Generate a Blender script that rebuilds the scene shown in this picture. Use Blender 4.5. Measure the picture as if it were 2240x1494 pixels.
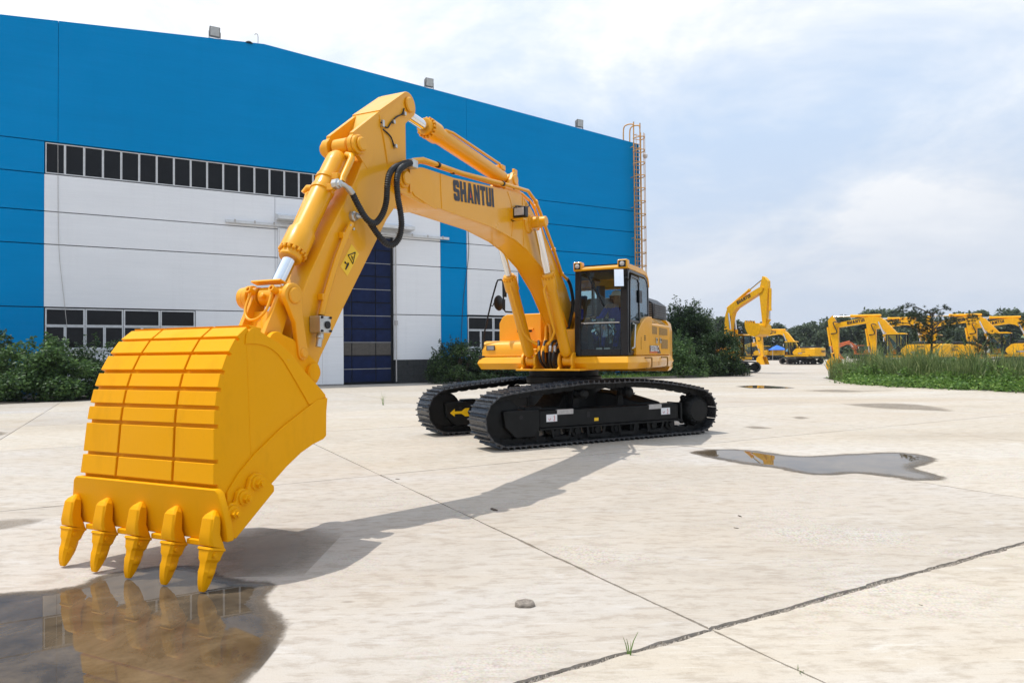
import bpy, bmesh, math, random
import numpy as np
from mathutils import Vector, Matrix
for o in list(bpy.data.objects): bpy.data.objects.remove(o)
SC = bpy.context.scene
COL = SC.collection
R = math.radians

# ------------------------------------------------------------------ camera
FPX, W0, H0 = 1501.0, 2240.0, 1494.0          # focal length in photo pixels, photo size
CAMZ = 1.5                                     # eye height
RM = np.array([[0.99995, -0.0103, 0.0], [0.00021, 0.0206, 0.99979], [-0.0103, -0.99974, 0.0206]])
_u, _s, _v = np.linalg.svd(RM); RM = _u @ _v   # camera (right, down, forward) -> world
cd = bpy.data.cameras.new('camera'); cam = bpy.data.objects.new('camera', cd); COL.objects.link(cam)
cd.sensor_fit = 'HORIZONTAL'; cd.sensor_width = 36.0; cd.lens = 36.0 * FPX / W0
cd.clip_start = 0.05; cd.clip_end = 6000
_m = Matrix.Identity(4)
for i in range(3):
    _m[i][0] = RM[i, 0]; _m[i][1] = -RM[i, 1]; _m[i][2] = -RM[i, 2]
_m[2][3] = CAMZ
cam.matrix_world = _m
SC.camera = cam
SC.render.resolution_x, SC.render.resolution_y = 1024, 682

# ------------------------------------------------------------------ sky and sun
SUN = Vector((-0.38, 0.012, 1.0)).normalized()
sun_el = math.asin(SUN.z)
wd = bpy.data.worlds.new('World'); SC.world = wd; wd.use_nodes = True
nt = wd.node_tree; N = nt.nodes; N.clear()
out = N.new('ShaderNodeOutputWorld'); bg = N.new('ShaderNodeBackground')
sky = N.new('ShaderNodeTexSky'); sky.sky_type = 'NISHITA'; sky.sun_disc = False
sky.sun_elevation = sun_el; sky.sun_rotation = math.atan2(SUN.x, SUN.y)
sky.air_density = 1.3; sky.dust_density = 3.0; sky.ozone_density = 1.2
tc = N.new('ShaderNodeTexCoord')
sep = N.new('ShaderNodeSeparateXYZ'); nt.links.new(tc.outputs['Generated'], sep.inputs[0])
# clouds lie on a flat layer: direction / (height + eps)
zz = N.new('ShaderNodeMath'); zz.operation = 'MAXIMUM'; zz.inputs[1].default_value = 0.0; nt.links.new(sep.outputs[2], zz.inputs[0])
za = N.new('ShaderNodeMath'); za.operation = 'ADD'; za.inputs[1].default_value = 0.28; nt.links.new(zz.outputs[0], za.inputs[0])
dv = N.new('ShaderNodeVectorMath'); dv.operation = 'DIVIDE'
cz = N.new('ShaderNodeCombineXYZ')
for k in range(3): nt.links.new(za.outputs[0], cz.inputs[k])
nt.links.new(tc.outputs['Generated'], dv.inputs[0]); nt.links.new(cz.outputs[0], dv.inputs[1])
def wnoise(scale, detail, rough, off, dist=0.0):
    mp_ = N.new('ShaderNodeMapping'); mp_.inputs['Location'].default_value = off
    nt.links.new(dv.outputs[0], mp_.inputs[0])
    n = N.new('ShaderNodeTexNoise'); n.inputs['Scale'].default_value = scale; n.inputs['Detail'].default_value = detail
    n.inputs['Roughness'].default_value = rough; n.inputs['Distortion'].default_value = dist
    nt.links.new(mp_.outputs[0], n.inputs['Vector']); return n
def wramp(src, stops):
    r = N.new('ShaderNodeValToRGB'); nt.links.new(src, r.inputs[0]); e = r.color_ramp.elements
    while len(e) < len(stops): e.new(0.5)
    for q, (p, c) in zip(e, stops):
        q.position = p; q.color = (c, c, c, 1) if not isinstance(c, tuple) else (*c, 1)
    return r
n1 = wnoise(1.5, 9, 0.60, (2.95, 1.1, 0.0), 0.25)
n2 = wnoise(0.55, 3, 0.5, (7.25, 2.9, 0.0), 0.2)
ad = N.new('ShaderNodeMath'); ad.operation = 'MULTIPLY_ADD'; ad.inputs[1].default_value = 0.55
nt.links.new(n2.outputs[0], ad.inputs[0])
sc_ = N.new('ShaderNodeMath'); sc_.operation = 'MULTIPLY'; sc_.inputs[1].default_value = 0.6
nt.links.new(n1.outputs[0], sc_.inputs[0]); nt.links.new(sc_.outputs[0], ad.inputs[2])
cover = wramp(ad.outputs[0], [(0.45, 0.18), (0.535, 0.55), (0.62, 1.0)])
shade = wramp(n1.outputs[0], [(0.36, (7.7, 8.3, 9.2)), (0.62, (10.6, 10.7, 10.8))])
clear = N.new('ShaderNodeMix'); clear.data_type = 'RGBA'; clear.inputs[0].default_value = 0.88; clear.inputs[7].default_value = (6.0, 7.7, 10.2, 1)
nt.links.new(sky.outputs[0], clear.inputs[6])
# low air near the horizon is a pale grey-blue
hz = wramp(sep.outputs[2], [(0.0, 0.95), (0.10, 0.70), (0.30, 0.0)])
base = N.new('ShaderNodeMix'); base.data_type = 'RGBA'
nt.links.new(cover.outputs[0], base.inputs[0]); nt.links.new(clear.outputs[2], base.inputs[6]); nt.links.new(shade.outputs[0], base.inputs[7])
mixh = N.new('ShaderNodeMix'); mixh.data_type = 'RGBA'; mixh.inputs[7].default_value = (6.3, 7.0, 8.2, 1)
nt.links.new(hz.outputs[0], mixh.inputs[0]); nt.links.new(base.outputs[2], mixh.inputs[6])
# thin cloud is brighter round the sun
dp = N.new('ShaderNodeVectorMath'); dp.operation = 'DOT_PRODUCT'; dp.inputs[1].default_value = SUN[:]
nt.links.new(tc.outputs['Generated'], dp.inputs[0])
gl = wramp(dp.outputs['Value'], [(0.0, 0.93), (0.30, 0.97), (0.62, 1.10), (0.90, 1.32), (1.0, 1.42)])
gm = N.new('ShaderNodeVectorMath'); gm.operation = 'MULTIPLY'; nt.links.new(mixh.outputs[2], gm.inputs[0]); nt.links.new(gl.outputs[0], gm.inputs[1])
nt.links.new(gm.outputs[0], bg.inputs[0]); bg.inputs[1].default_value = 0.1
nt.links.new(bg.outputs[0], out.inputs[0])
sd = bpy.data.lights.new('sun', 'SUN'); so = bpy.data.objects.new('sun', sd); COL.objects.link(so)
sd.energy = 3.4; sd.angle = R(0.5); sd.color = (1.0, 0.96, 0.90)
so.rotation_euler = (-SUN).to_track_quat('-Z', 'Y').to_euler(); so.location = (0, 0, 40)
SC.view_settings.view_transform = 'Standard'; SC.view_settings.look = 'None'
SC.view_settings.exposure = 0.09; SC.view_settings.gamma = 1.0; SC.view_settings.use_curve_mapping = False
SC.render.engine = 'CYCLES'
SC.cycles.max_bounces = 8; SC.cycles.transparent_max_bounces = 12; SC.cycles.caustics_reflective = False; SC.cycles.caustics_refractive = False

# ------------------------------------------------------------------ photo pixel -> point on a real surface
def ray(x, y): return RM @ np.array([x - W0/2, y - H0/2, FPX]) / FPX
def gnd(x, y, z=0.0):
    r = ray(x, y); t = (z - CAMZ) / r[2]; return np.array([0, 0, CAMZ]) + t*r
def hit(x, y, P, n):
    r = ray(x, y); o = np.array([0, 0, CAMZ]); t = np.dot(np.asarray(P, float) - o, n) / np.dot(r, n); return o + t*r
# frame of the big excavator: s forward, l left, z up
A0 = R(-24.6)
MV = np.array([math.cos(A0), math.sin(A0), 0.0]); MU = np.array([math.sin(A0), -math.cos(A0), 0.0])
MO = np.array([1.234, 13.165, 0.0])
def pm(x, y, l):
    d = hit(x, y, MO + MV*l, MV) - MO; return (float(d @ MU), float(d[2]))
def ps(x, y, s):
    d = hit(x, y, MO + MU*s, MU) - MO; return (float(d @ MV), float(d[2]))

# ------------------------------------------------------------------ mesh kit
def lerp(a, b, t): return a + (b - a)*t
class MB:
    def __init__(s): s.v = []; s.f = []
    def add(s, vs, fs):
        b = len(s.v); s.v += [tuple(map(float, p)) for p in vs]; s.f += [tuple(i + b for i in f) for f in fs]; return s
    def prism(s, poly, y0, y1):                  # (x,z) outline pushed along y
        n = len(poly); a = sum(poly[i][0]*poly[(i+1) % n][1] - poly[(i+1) % n][0]*poly[i][1] for i in range(n))
        if a > 0: poly = poly[::-1]
        vs = [(x, y0, z) for x, z in poly] + [(x, y1, z) for x, z in poly]
        fs = [tuple(range(n))[::-1], tuple(range(n, 2*n))] + [(i, (i+1) % n, n + (i+1) % n, n + i) for i in range(n)]
        return s.add(vs, [f[::-1] for f in fs])
    def prismz(s, poly, z0, z1):
        n = len(poly); a = sum(poly[i][0]*poly[(i+1) % n][1] - poly[(i+1) % n][0]*poly[i][1] for i in range(n))
        if a < 0: poly = poly[::-1]
        vs = [(x, y, z0) for x, y in poly] + [(x, y, z1) for x, y in poly]
        return s.add(vs, [tuple(range(n))[::-1], tuple(range(n, 2*n))] + [(i, (i+1) % n, n + (i+1) % n, n + i) for i in range(n)])
    def prismx(s, poly, x0, x1):                 # (y,z) outline pushed along x
        n = len(poly); a = sum(poly[i][0]*poly[(i+1) % n][1] - poly[(i+1) % n][0]*poly[i][1] for i in range(n))
        if a < 0: poly = poly[::-1]
        vs = [(x0, y, z) for y, z in poly] + [(x1, y, z) for y, z in poly]
        return s.add(vs, [tuple(range(n))[::-1], tuple(range(n, 2*n))] + [(i, (i+1) % n, n + (i+1) % n, n + i) for i in range(n)])
    def box(s, x0, x1, y0, y1, z0, z1):
        return s.prismz([(x0, y0), (x1, y0), (x1, y1), (x0, y1)], z0, z1)
    def loft(s, secs, cap=True, closed=True):
        n = len(secs[0]); vs = [p for q in secs for p in q]; fs = []
        for k in range(len(secs)-1):
            for i in range(n if closed else n-1):
                j = (i+1) % n; fs.append((k*n+i, k*n+j, (k+1)*n+j, (k+1)*n+i))
        if cap: fs += [tuple(range(n))[::-1], tuple(range((len(secs)-1)*n, len(secs)*n))]
        return s.add(vs, fs)
    def tube(s, path, r, n=10, cap=True):
        P = [Vector(p) for p in path]; m = len(P); rr = r if isinstance(r, (list, tuple)) else [r]*m
        T = []
        for i in range(m):
            t = (P[min(i+1, m-1)] - P[max(i-1, 0)]); T.append(t.normalized() if t.length > 1e-9 else Vector((0, 0, 1)))
        a = Vector((0, 0, 1)) if abs(T[0].z) < 0.9 else Vector((1, 0, 0))
        x = T[0].cross(a).normalized(); secs = []
        for i in range(m):
            x = (x - T[i]*x.dot(T[i])).normalized(); y = T[i].cross(x)
            secs.append([tuple(P[i] + (x*math.cos(2*math.pi*k/n) + y*math.sin(2*math.pi*k/n))*rr[i]) for k in range(n)])
        return s.loft(secs, cap)
    def lathe(s, p0, p1, prof, n=20, cap=True):   # prof: [(distance along axis from p0, radius)]
        p0 = Vector(p0); d = (Vector(p1) - p0).normalized()
        a = Vector((0, 0, 1)) if abs(d.z) < 0.9 else Vector((1, 0, 0))
        x = d.cross(a).normalized(); y = d.cross(x)
        secs = [[tuple(p0 + d*t + (x*math.cos(2*math.pi*k/n) + y*math.sin(2*math.pi*k/n))*r) for k in range(n)] for t, r in prof]
        return s.loft(secs, cap)
    def xf(s, M):
        s.v = [tuple(M @ Vector(p)) for p in s.v]; return s
    def mesh(s, name, mat, smooth=None):
        me = bpy.data.meshes.new(name); me.from_pydata(s.v, [], s.f); me.update()
        bm = bmesh.new(); bm.from_mesh(me); bmesh.ops.recalc_face_normals(bm, faces=bm.faces); bm.to_mesh(me); bm.free()
        if mat: me.materials.append(mat)
        if smooth:
            me.polygons.foreach_set('use_smooth', [True]*len(me.polygons)); me.set_sharp_from_angle(angle=R(smooth))
        return me
    def obj(s, name, mat, parent=None, bevel=0.0, smooth=None, seg=2, kind=None):
        me = s.mesh(name, mat, smooth); o = bpy.data.objects.new(name, me); COL.objects.link(o)
        if parent: o.parent = parent
        if bevel:
            b = o.modifiers.new('bevel', 'BEVEL'); b.width = bevel; b.segments = seg; b.limit_method = 'ANGLE'; b.angle_limit = R(35)
            b.harden_normals = True
            me.polygons.foreach_set('use_smooth', [True]*len(me.polygons)); me.set_sharp_from_angle(angle=R(smooth or 35))
        if kind: o['kind'] = kind
        return o
def link_copy(src, parent=None, name=None):
    o = src.copy(); COL.objects.link(o); o.parent = parent
    if name: o.name = name
    return o
def empty(name, loc=(0, 0, 0), rz=0.0):
    o = bpy.data.objects.new(name, None); COL.objects.link(o); o.location = loc; o.rotation_euler = (0, 0, rz); o.empty_display_size = 0.3; return o
def tag(o, label, cat, group=None):
    o['label'] = label; o['category'] = cat
    if group: o['group'] = group
    return o
def struct(o): o['kind'] = 'structure'; return o
def tree_copy(o, parent=None):
    c = o.copy(); COL.objects.link(c); c.parent = parent
    for ch in o.children: tree_copy(ch, c)
    return c
def smooth_path(pts, n=8):                        # Catmull-Rom through the points
    P = [Vector(p) for p in pts]; P = [P[0]*2 - P[1]] + P + [P[-1]*2 - P[-2]]; outp = []
    for i in range(1, len(P)-2):
        for k in range(n):
            t = k/n; a, b, c, d = P[i-1:i+3]
            outp.append(0.5*((2*b) + (c-a)*t + (2*a-5*b+4*c-d)*t*t + (3*b-a-3*c+d)*t**3))
    outp.append(P[-2]); return outp
def circ(cx, cz, r, a0, a1, n):
    return [(cx + r*math.cos(R(lerp(a0, a1, i/n))), cz + r*math.sin(R(lerp(a0, a1, i/n)))) for i in range(n+1)]

# ------------------------------------------------------------------ materials
MAT = {}
def nodes(name):
    m = bpy.data.materials.new(name); m.use_nodes = True; t = m.node_tree; b = t.nodes['Principled BSDF']; MAT[name] = m
    return m, t, b
def tex(t, kind='Object'):
    c = t.nodes.new('ShaderNodeTexCoord'); return c.outputs[kind]
def noise(t, vec, scale, detail=4, rough=0.55, dist=0.0):
    n = t.nodes.new('ShaderNodeTexNoise'); n.inputs['Scale'].default_value = scale; n.inputs['Detail'].default_value = detail
    n.inputs['Roughness'].default_value = rough; n.inputs['Distortion'].default_value = dist
    t.links.new(vec, n.inputs['Vector']); return n.outputs[0]
def ramp(t, src, stops, interp='LINEAR'):
    r = t.nodes.new('ShaderNodeValToRGB'); r.color_ramp.interpolation = interp; t.links.new(src, r.inputs[0]); e = r.color_ramp.elements
    while len(e) < len(stops): e.new(0.5)
    for q, (p, c) in zip(e, stops):
        q.position = p; q.color = (c, c, c, 1) if not isinstance(c, tuple) else (*c, 1)
    return r.outputs[0]
def mix(t, fac, a, b, blend='MIX'):
    m = t.nodes.new('ShaderNodeMix'); m.data_type = 'RGBA'; m.blend_type = blend
    for sock, val in ((m.inputs[0], fac), (m.inputs[6], a), (m.inputs[7], b)):
        if isinstance(val, (int, float)): sock.default_value = val
        elif isinstance(val, tuple): sock.default_value = (*val, 1)
        else: t.links.new(val, sock)
    return m.outputs[2]
def mth(t, op, a, b=0.0, c=0.0):
    m = t.nodes.new('ShaderNodeMath'); m.operation = op
    for i, val in enumerate((a, b, c)):
        if isinstance(val, (int, float)): m.inputs[i].default_value = val
        else: t.links.new(val, m.inputs[i])
    return m.outputs[0]
def bump(t, b, h, strength, dist=0.01):
    n = t.nodes.new('ShaderNodeBump'); n.inputs['Strength'].default_value = strength; n.inputs['Distance'].default_value = dist
    t.links.new(h, n.inputs['Height']); t.links.new(n.outputs[0], b.inputs['Normal'])
def simple(name, col, rough=0.5, metal=0.0, var=0.12, scale=6.0, bmp=0.0, coat=0.0, spec=0.5, emit=None):
    m, t, b = nodes(name); v = tex(t)
    n = noise(t, v, scale, 5, 0.6)
    lo = tuple(c*(1-var) for c in col); hi = tuple(min(1, c*(1+var)) for c in col)
    t.links.new(ramp(t, n, [(0.3, lo), (0.7, hi)]), b.inputs['Base Color'])
    rr = ramp(t, noise(t, v, scale*3.1, 4), [(0.3, max(0.02, rough*0.8)), (0.7, min(1, rough*1.25))])
    t.links.new(rr, b.inputs['Roughness']); b.inputs['Metallic'].default_value = metal
    b.inputs['Coat Weight'].default_value = coat; b.inputs['Coat Roughness'].default_value = 0.08; b.inputs['Specular IOR Level'].default_value = spec
    if bmp: bump(t, b, noise(t, v, scale*8, 4), bmp)
    return m
def paint(name, col, dust=(0.60, 0.34, 0.06), rough=0.3, coat=0.15, spec=0.5, grime=0.0):
    m, t, b = nodes(name); v = tex(t)
    big = noise(t, v, 0.9, 5, 0.6); fine = noise(t, v, 34, 3, 0.6)
    c = mix(t, ramp(t, big, [(0.35, 0.0), (0.8, 0.05)]), col, dust)
    c = mix(t, ramp(t, fine, [(0.55, 0.0), (0.85, 0.06)]), c, tuple(x*0.5 for x in col))
    t.links.new(c, b.inputs['Base Color'])
    t.links.new(ramp(t, noise(t, v, 2.2, 6, 0.65), [(0.3, rough*0.75), (0.75, rough*1.6)]), b.inputs['Roughness'])
    b.inputs['Coat Weight'].default_value = coat; b.inputs['Coat Roughness'].default_value = 0.05; b.inputs['Specular IOR Level'].default_value = spec
    if grime:
        mpz = t.nodes.new('ShaderNodeMapping'); mpz.inputs['Scale'].default_value = (1, 1, 0.25); t.links.new(v, mpz.inputs[0])
        c2 = mix(t, ramp(t, noise(t, mpz.outputs[0], 3.0, 6, 0.7), [(0.54, 0.0), (0.80, grime)]), c, tuple(x*0.45 for x in col))
        c2 = mix(t, ramp(t, noise(t, v, 7.0, 8, 0.75), [(0.66, 0.0), (0.74, grime*1.2)]), c2, (0.50, 0.40, 0.24))
        t.links.new(c2, b.inputs['Base Color'])
    bump(t, b, mth(t, 'ADD', noise(t, v, 3.5, 3, 0.5), mth(t, 'MULTIPLY', noise(t, v, 120, 2, 0.5), 0.02)), 0.10, 0.02)     # slight waviness and orange peel
    return m
YEL = paint('yellow_paint', (0.79, 0.358, 0.002), rough=0.34, coat=0.32, spec=0.3, grime=0.14)
YEB = paint('yellow_bucket_paint', (0.80, 0.355, 0.001), rough=0.46, coat=0.0, spec=0.10, grime=0.28)
YEF = simple('yellow_paint_far', (0.82, 0.41, 0.006), 0.4, coat=0.05, spec=0.3)
BLK = simple('black_paint', (0.012, 0.012, 0.013), 0.42, var=0.3, spec=0.3)
BLKS = simple('black_steel_track', (0.055, 0.057, 0.062), 0.30, metal=0.35, var=0.5, scale=9, bmp=0.15)
FRM = simple('dark_track_frame_paint', (0.009, 0.0095, 0.0095), 0.5, var=0.3, scale=4, spec=0.2)
RUB = simple('black_rubber', (0.012, 0.012, 0.013), 0.55, var=0.2)
CHR = simple('chrome_rod', (0.80, 0.80, 0.80), 0.08, metal=1.0, var=0.03)
STL = simple('bare_steel', (0.52, 0.52, 0.50), 0.35, metal=0.8, var=0.15)
WHT = simple('white_print', (0.78, 0.78, 0.80), 0.5, var=0.05)
RED = simple('red_print', (0.55, 0.03, 0.02), 0.5)
INK = simple('black_print', (0.012, 0.012, 0.02), 0.45)
DEC = simple('yellow_decal', (0.90, 0.55, 0.005), 0.35, var=0.04)
GRY = simple('grey_tape', (0.45, 0.43, 0.41), 0.5, var=0.15, scale=20)
VNT = simple('brown_vent_mesh', (0.30, 0.155, 0.02), 0.6, scale=60, bmp=0.4)
RST = simple('rusty_cable', (0.10, 0.045, 0.03), 0.6)
def glassmat(name, tint, alpha):
    m, t, b = nodes(name); t.nodes.remove(b)
    o = t.nodes['Material Output']; g = t.nodes.new('ShaderNodeBsdfGlossy'); g.inputs['Roughness'].default_value = 0.01; g.inputs['Color'].default_value = (0.9, 0.95, 1, 1)
    tr = t.nodes.new('ShaderNodeBsdfTransparent'); tr.inputs['Color'].default_value = (*tint, 1)
    f = t.nodes.new('ShaderNodeFresnel'); f.inputs['IOR'].default_value = 1.5
    mx = t.nodes.new('ShaderNodeMixShader'); t.links.new(mth(t, 'MULTIPLY_ADD', f.outputs[0], 0.9, alpha), mx.inputs[0])
    t.links.new(tr.outputs[0], mx.inputs[1]); t.links.new(g.outputs[0], mx.inputs[2]); t.links.new(mx.outputs[0], o.inputs[0]); return m
GLS = glassmat('cab_glass', (0.62, 0.76, 0.77), 0.0)
def darkglass(name, col):
    m, t, b = nodes(name); v = tex(t)
    t.links.new(ramp(t, noise(t, v, 0.8, 4), [(0.35, tuple(c*0.7 for c in col)), (0.7, col)]), b.inputs['Base Color'])
    b.inputs['Roughness'].default_value = 0.05; b.inputs['Specular IOR Level'].default_value = 0.22; bump(t, b, noise(t, v, 1.3, 2), 0.05, 0.02); return m
WGL = darkglass('dark_window_glass', (0.010, 0.010, 0.011))
MIR = simple('mirror_glass', (0.92, 0.93, 0.95), 0.02, metal=1.0, var=0.01)
# ================================================================== ground
rnd = random.Random(7)
def concrete(name, joints=False):
    m, t, b = nodes(name); g = t.nodes.new('ShaderNodeNewGeometry').outputs['Position']
    # the yard was swept and weathered along one direction: stretch the noise that way
    mp_ = t.nodes.new('ShaderNodeMapping'); mp_.vector_type = 'POINT'; mp_.inputs['Rotation'].default_value = (0, 0, R(-14)); mp_.inputs['Scale'].default_value = (0.42, 1.0, 1.0)
    t.links.new(g, mp_.inputs[0]); s = mp_.outputs[0]
    big = noise(t, s, 0.33, 6, 0.62, 0.6); mid = noise(t, s, 1.5, 7, 0.68, 0.8); fine = noise(t, s, 11, 6, 0.7); grit = noise(t, g, 95, 3, 0.7)
    c = ramp(t, big, [(0.30, (0.395, 0.345, 0.280)), (0.48, (0.485, 0.435, 0.365)), (0.68, (0.53, 0.505, 0.47))])
    c = mix(t, ramp(t, mid, [(0.40, 0.0), (0.75, 0.55)]), c, (0.49, 0.415, 0.325))
    c = mix(t, ramp(t, noise(t, s, 2.3, 8, 0.72, 1.5), [(0.56, 0.0), (0.72, 0.55)]), c, (0.60, 0.585, 0.56))
    c = mix(t, ramp(t, fine, [(0.38, 0.55), (0.52, 0.0)]), c, (0.32, 0.265, 0.205))
    c = mix(t, ramp(t, grit, [(0.58, 0.0), (0.72, 0.55)]), c, (0.26, 0.22, 0.18))
    agg = ramp(t, noise(t, g, 0.55, 4, 0.6), [(0.50, 0.0), (0.66, 1.0)])          # patches where the aggregate shows
    v2 = t.nodes.new('ShaderNodeTexVoronoi'); v2.inputs['Scale'].default_value = 70; t.links.new(g, v2.inputs['Vector'])
    pcol = mix(t, 0.16, ramp(t, v2.outputs['Distance'], [(0.12, (0.60, 0.56, 0.50)), (0.5, (0.50, 0.44, 0.36)), (0.8, (0.27, 0.23, 0.18))]), v2.outputs['Color'])
    c = mix(t, mth(t, 'MULTIPLY', agg, 0.62), c, pcol)
    # fine scratches drawn by tracks and blades
    mps = t.nodes.new('ShaderNodeMapping'); mps.inputs['Rotation'].default_value = (0, 0, R(24)); mps.inputs['Scale'].default_value = (1.2, 26, 1); t.links.new(g, mps.inputs[0])
    c = mix(t, ramp(t, noise(t, mps.outputs[0], 2.0, 4, 0.65, 0.3), [(0.58, 0.0), (0.70, 0.55)]), c, (0.62, 0.59, 0.54))
    mps2 = t.nodes.new('ShaderNodeMapping'); mps2.inputs['Rotation'].default_value = (0, 0, R(-52)); mps2.inputs['Scale'].default_value = (1.6, 30, 1); t.links.new(g, mps2.inputs[0])
    c = mix(t, ramp(t, noise(t, mps2.outputs[0], 1.6, 4, 0.65, 0.3), [(0.60, 0.0), (0.72, 0.42)]), c, (0.31, 0.265, 0.21))
    c = mix(t, ramp(t, noise(t, g, 61, 2, 0.5), [(0.68, 0.0), (0.78, 0.5)]), c, (0.66, 0.62, 0.56))
    # scattered dark specks and stains
    vo = t.nodes.new('ShaderNodeTexVoronoi'); vo.inputs['Scale'].default_value = 2.2; t.links.new(s, vo.inputs['Vector'])
    c = mix(t, ramp(t, vo.outputs['Distance'], [(0.02, 0.55), (0.05, 0.0)]), c, (0.20, 0.16, 0.12))
    c = mix(t, ramp(t, noise(t, s, 0.16, 3, 0.5), [(0.52, 0.0), (0.74, 0.5)]), c, (0.40, 0.31, 0.22))
    c = mix(t, ramp(t, noise(t, s, 0.7, 8, 0.7, 1.0), [(0.58, 0.0), (0.72, 0.42)]), c, (0.31, 0.26, 0.21))
    oi = t.nodes.new('ShaderNodeObjectInfo')                                        # every slab was poured a little differently
    c = mix(t, 1.0, c, ramp(t, oi.outputs['Random'], [(0.0, (0.91, 0.91, 0.93)), (0.5, (0.97, 0.96, 0.94)), (1.0, (1.0, 0.985, 0.96))]), 'MULTIPLY')
    if joints:
        mp2 = t.nodes.new('ShaderNodeMapping'); mp2.inputs['Rotation'].default_value = (0, 0, R(-29)); t.links.new(g, mp2.inputs[0])
        sp = t.nodes.new('ShaderNodeSeparateXYZ'); t.links.new(mp2.outputs[0], sp.inputs[0])
        for k in (0, 1):
            f = mth(t, 'FRACT', mth(t, 'DIVIDE', sp.outputs[k], 5.1)); d = mth(t, 'ABSOLUTE', mth(t, 'SUBTRACT', f, 0.5))
            c = mix(t, ramp(t, d, [(0.494, 0.0), (0.499, 0.7)]), c, (0.16, 0.13, 0.1))
    t.links.new(c, b.inputs['Base Color'])
    t.links.new(ramp(t, mid, [(0.3, 0.72), (0.7, 0.92)]), b.inputs['Roughness']); b.inputs['Specular IOR Level'].default_value = 0.3
    hgt = mth(t, 'ADD', mth(t, 'MULTIPLY', fine, 0.6), mth(t, 'MULTIPLY', grit, 0.35)); bump(t, b, hgt, 0.35, 0.012)
    return m
CON = concrete('yard_concrete'); CONF = concrete('far_yard_concrete', True)
m, t, b = nodes('joint_dirt'); g = t.nodes.new('ShaderNodeNewGeometry').outputs['Position']
t.links.new(ramp(t, noise(t, g, 34, 6, 0.8), [(0.40, (0.05, 0.042, 0.034)), (0.50, (0.17, 0.145, 0.12)), (0.60, (0.42, 0.38, 0.33))]), b.inputs['Base Color'])
b.inputs['Roughness'].default_value = 0.95; bump(t, b, noise(t, g, 60, 4, 0.7), 0.6, 0.02)
DIRT = m
ground = struct(MB().add([(-900, -60, -0.016), (1200, -60, -0.016), (1200, 2500, -0.016), (-900, 2500, -0.016)], [(0, 1, 2, 3)]).obj('ground', DIRT))

# slabs: joints in two families, parallel and square to the hall
def line_pts(p, q): p = gnd(*p); q = gnd(*q); return np.array([p[0], p[1]]), np.array([q[0]-p[0], q[1]-p[1]])
def isect(a, b_):
    (p, d), (q, e) = a, b_; t_ = np.linalg.solve(np.array([d, -e]).T, q - p); return p + d*t_[0]
E1 = np.array([math.cos(R(29)), math.sin(R(29))]); E2 = np.array([-E1[1], E1[0]])
def offB(n): return (E2*n, E1.copy())
def offA(n): return (E1*n, E2.copy())
B2 = line_pts((1130.5, 1494), (2240, 1187.5)); B1 = line_pts((0, 1118.3), (2240, 904.2)); B0 = line_pts((0, 986.2), (920, 931.3))
Aa = line_pts((0, 961.8), (131, 881.2)); Ab = line_pts((687.5, 971.3), (1807, 1494)); Ac = line_pts((1434, 964.6), (2005, 1053))
nb = [float(np.dot(isect(x, offA(4.0)), E2)) for x in (B2, B1, B0)]
na = [float(np.dot(isect(x, offB(9.0)), E1)) for x in (Aa, Ab, Ac)]
Bl = [offB(nb[0]-10.2), offB(nb[0]-5.1), B2, B1, B0] + [offB(nb[2]+5.0*k) for k in range(1, 5)]
Al = [offA(na[0]-4.8*k) for k in range(5, 0, -1)] + [Aa, Ab, Ac] + [offA(na[2]+5.0*k) for k in range(1, 7)]
def jag(p, q, gap, amp, inward):
    L = np.linalg.norm(q-p); n = max(2, int(L/0.035)) if L < 9 and amp > 0.004 else 6
    outp = []; a = 0
    for i in range(n):
        f = i/n; a = a*0.80 + rnd.uniform(-1, 1)*amp*0.5
        if rnd.random() < 0.03: a += rnd.uniform(0, 1)*amp*1.5
        outp.append(p + (q-p)*f + inward*(gap + (a if 0 < i else 0)))
    return outp
for j in range(len(Bl)-1):
    for i in range(len(Al)-1):
        c = [isect(Bl[j], Al[i]), isect(Bl[j], Al[i+1]), isect(Bl[j+1], Al[i+1]), isect(Bl[j+1], Al[i])]
        mid = sum(c)/4
        if mid[1] < -3 or mid[1] > 42: continue
        near = max(0.0, min(1.0, (15-np.hypot(*mid))/9))
        gB = lambda k: 0.020 if Bl[k] is B2 else 0.011
        aB = lambda k: (0.013 if Bl[k] is B2 else 0.008)*near
        vs = jag(c[0], c[1], gB(j), aB(j), E2) + jag(c[1], c[2], 0.009, 0.007*near, -E1) + jag(c[2], c[3], gB(j+1), aB(j+1), -E2) + jag(c[3], c[0], 0.009, 0.007*near, E1)
        MB().prismz([(p[0], p[1]) for p in vs], -0.03, 0.0).obj('concrete_slab', CON, ground)
# beyond the nearest slabs the yard goes on as one sheet with the joints in its material
def inpoly(): pass
far = MB()
far.add([(-40, 34, -0.012), (60, 34, -0.012), (420, 260, -0.012), (-200, 260, -0.012)], [(0, 1, 2, 3)])
far.add([(28, -8, -0.012), (120, -8, -0.012), (420, 260, -0.012), (60, 34, -0.012), (28, 34, -0.012)], [(0, 1, 2, 3, 4)])
far.add([(-120, -8, -0.012), (-22, -8, -0.012), (-22, 34, -0.012), (-120, 34, -0.012)], [(0, 1, 2, 3)])
struct(far.obj('far_yard', CONF))
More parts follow.
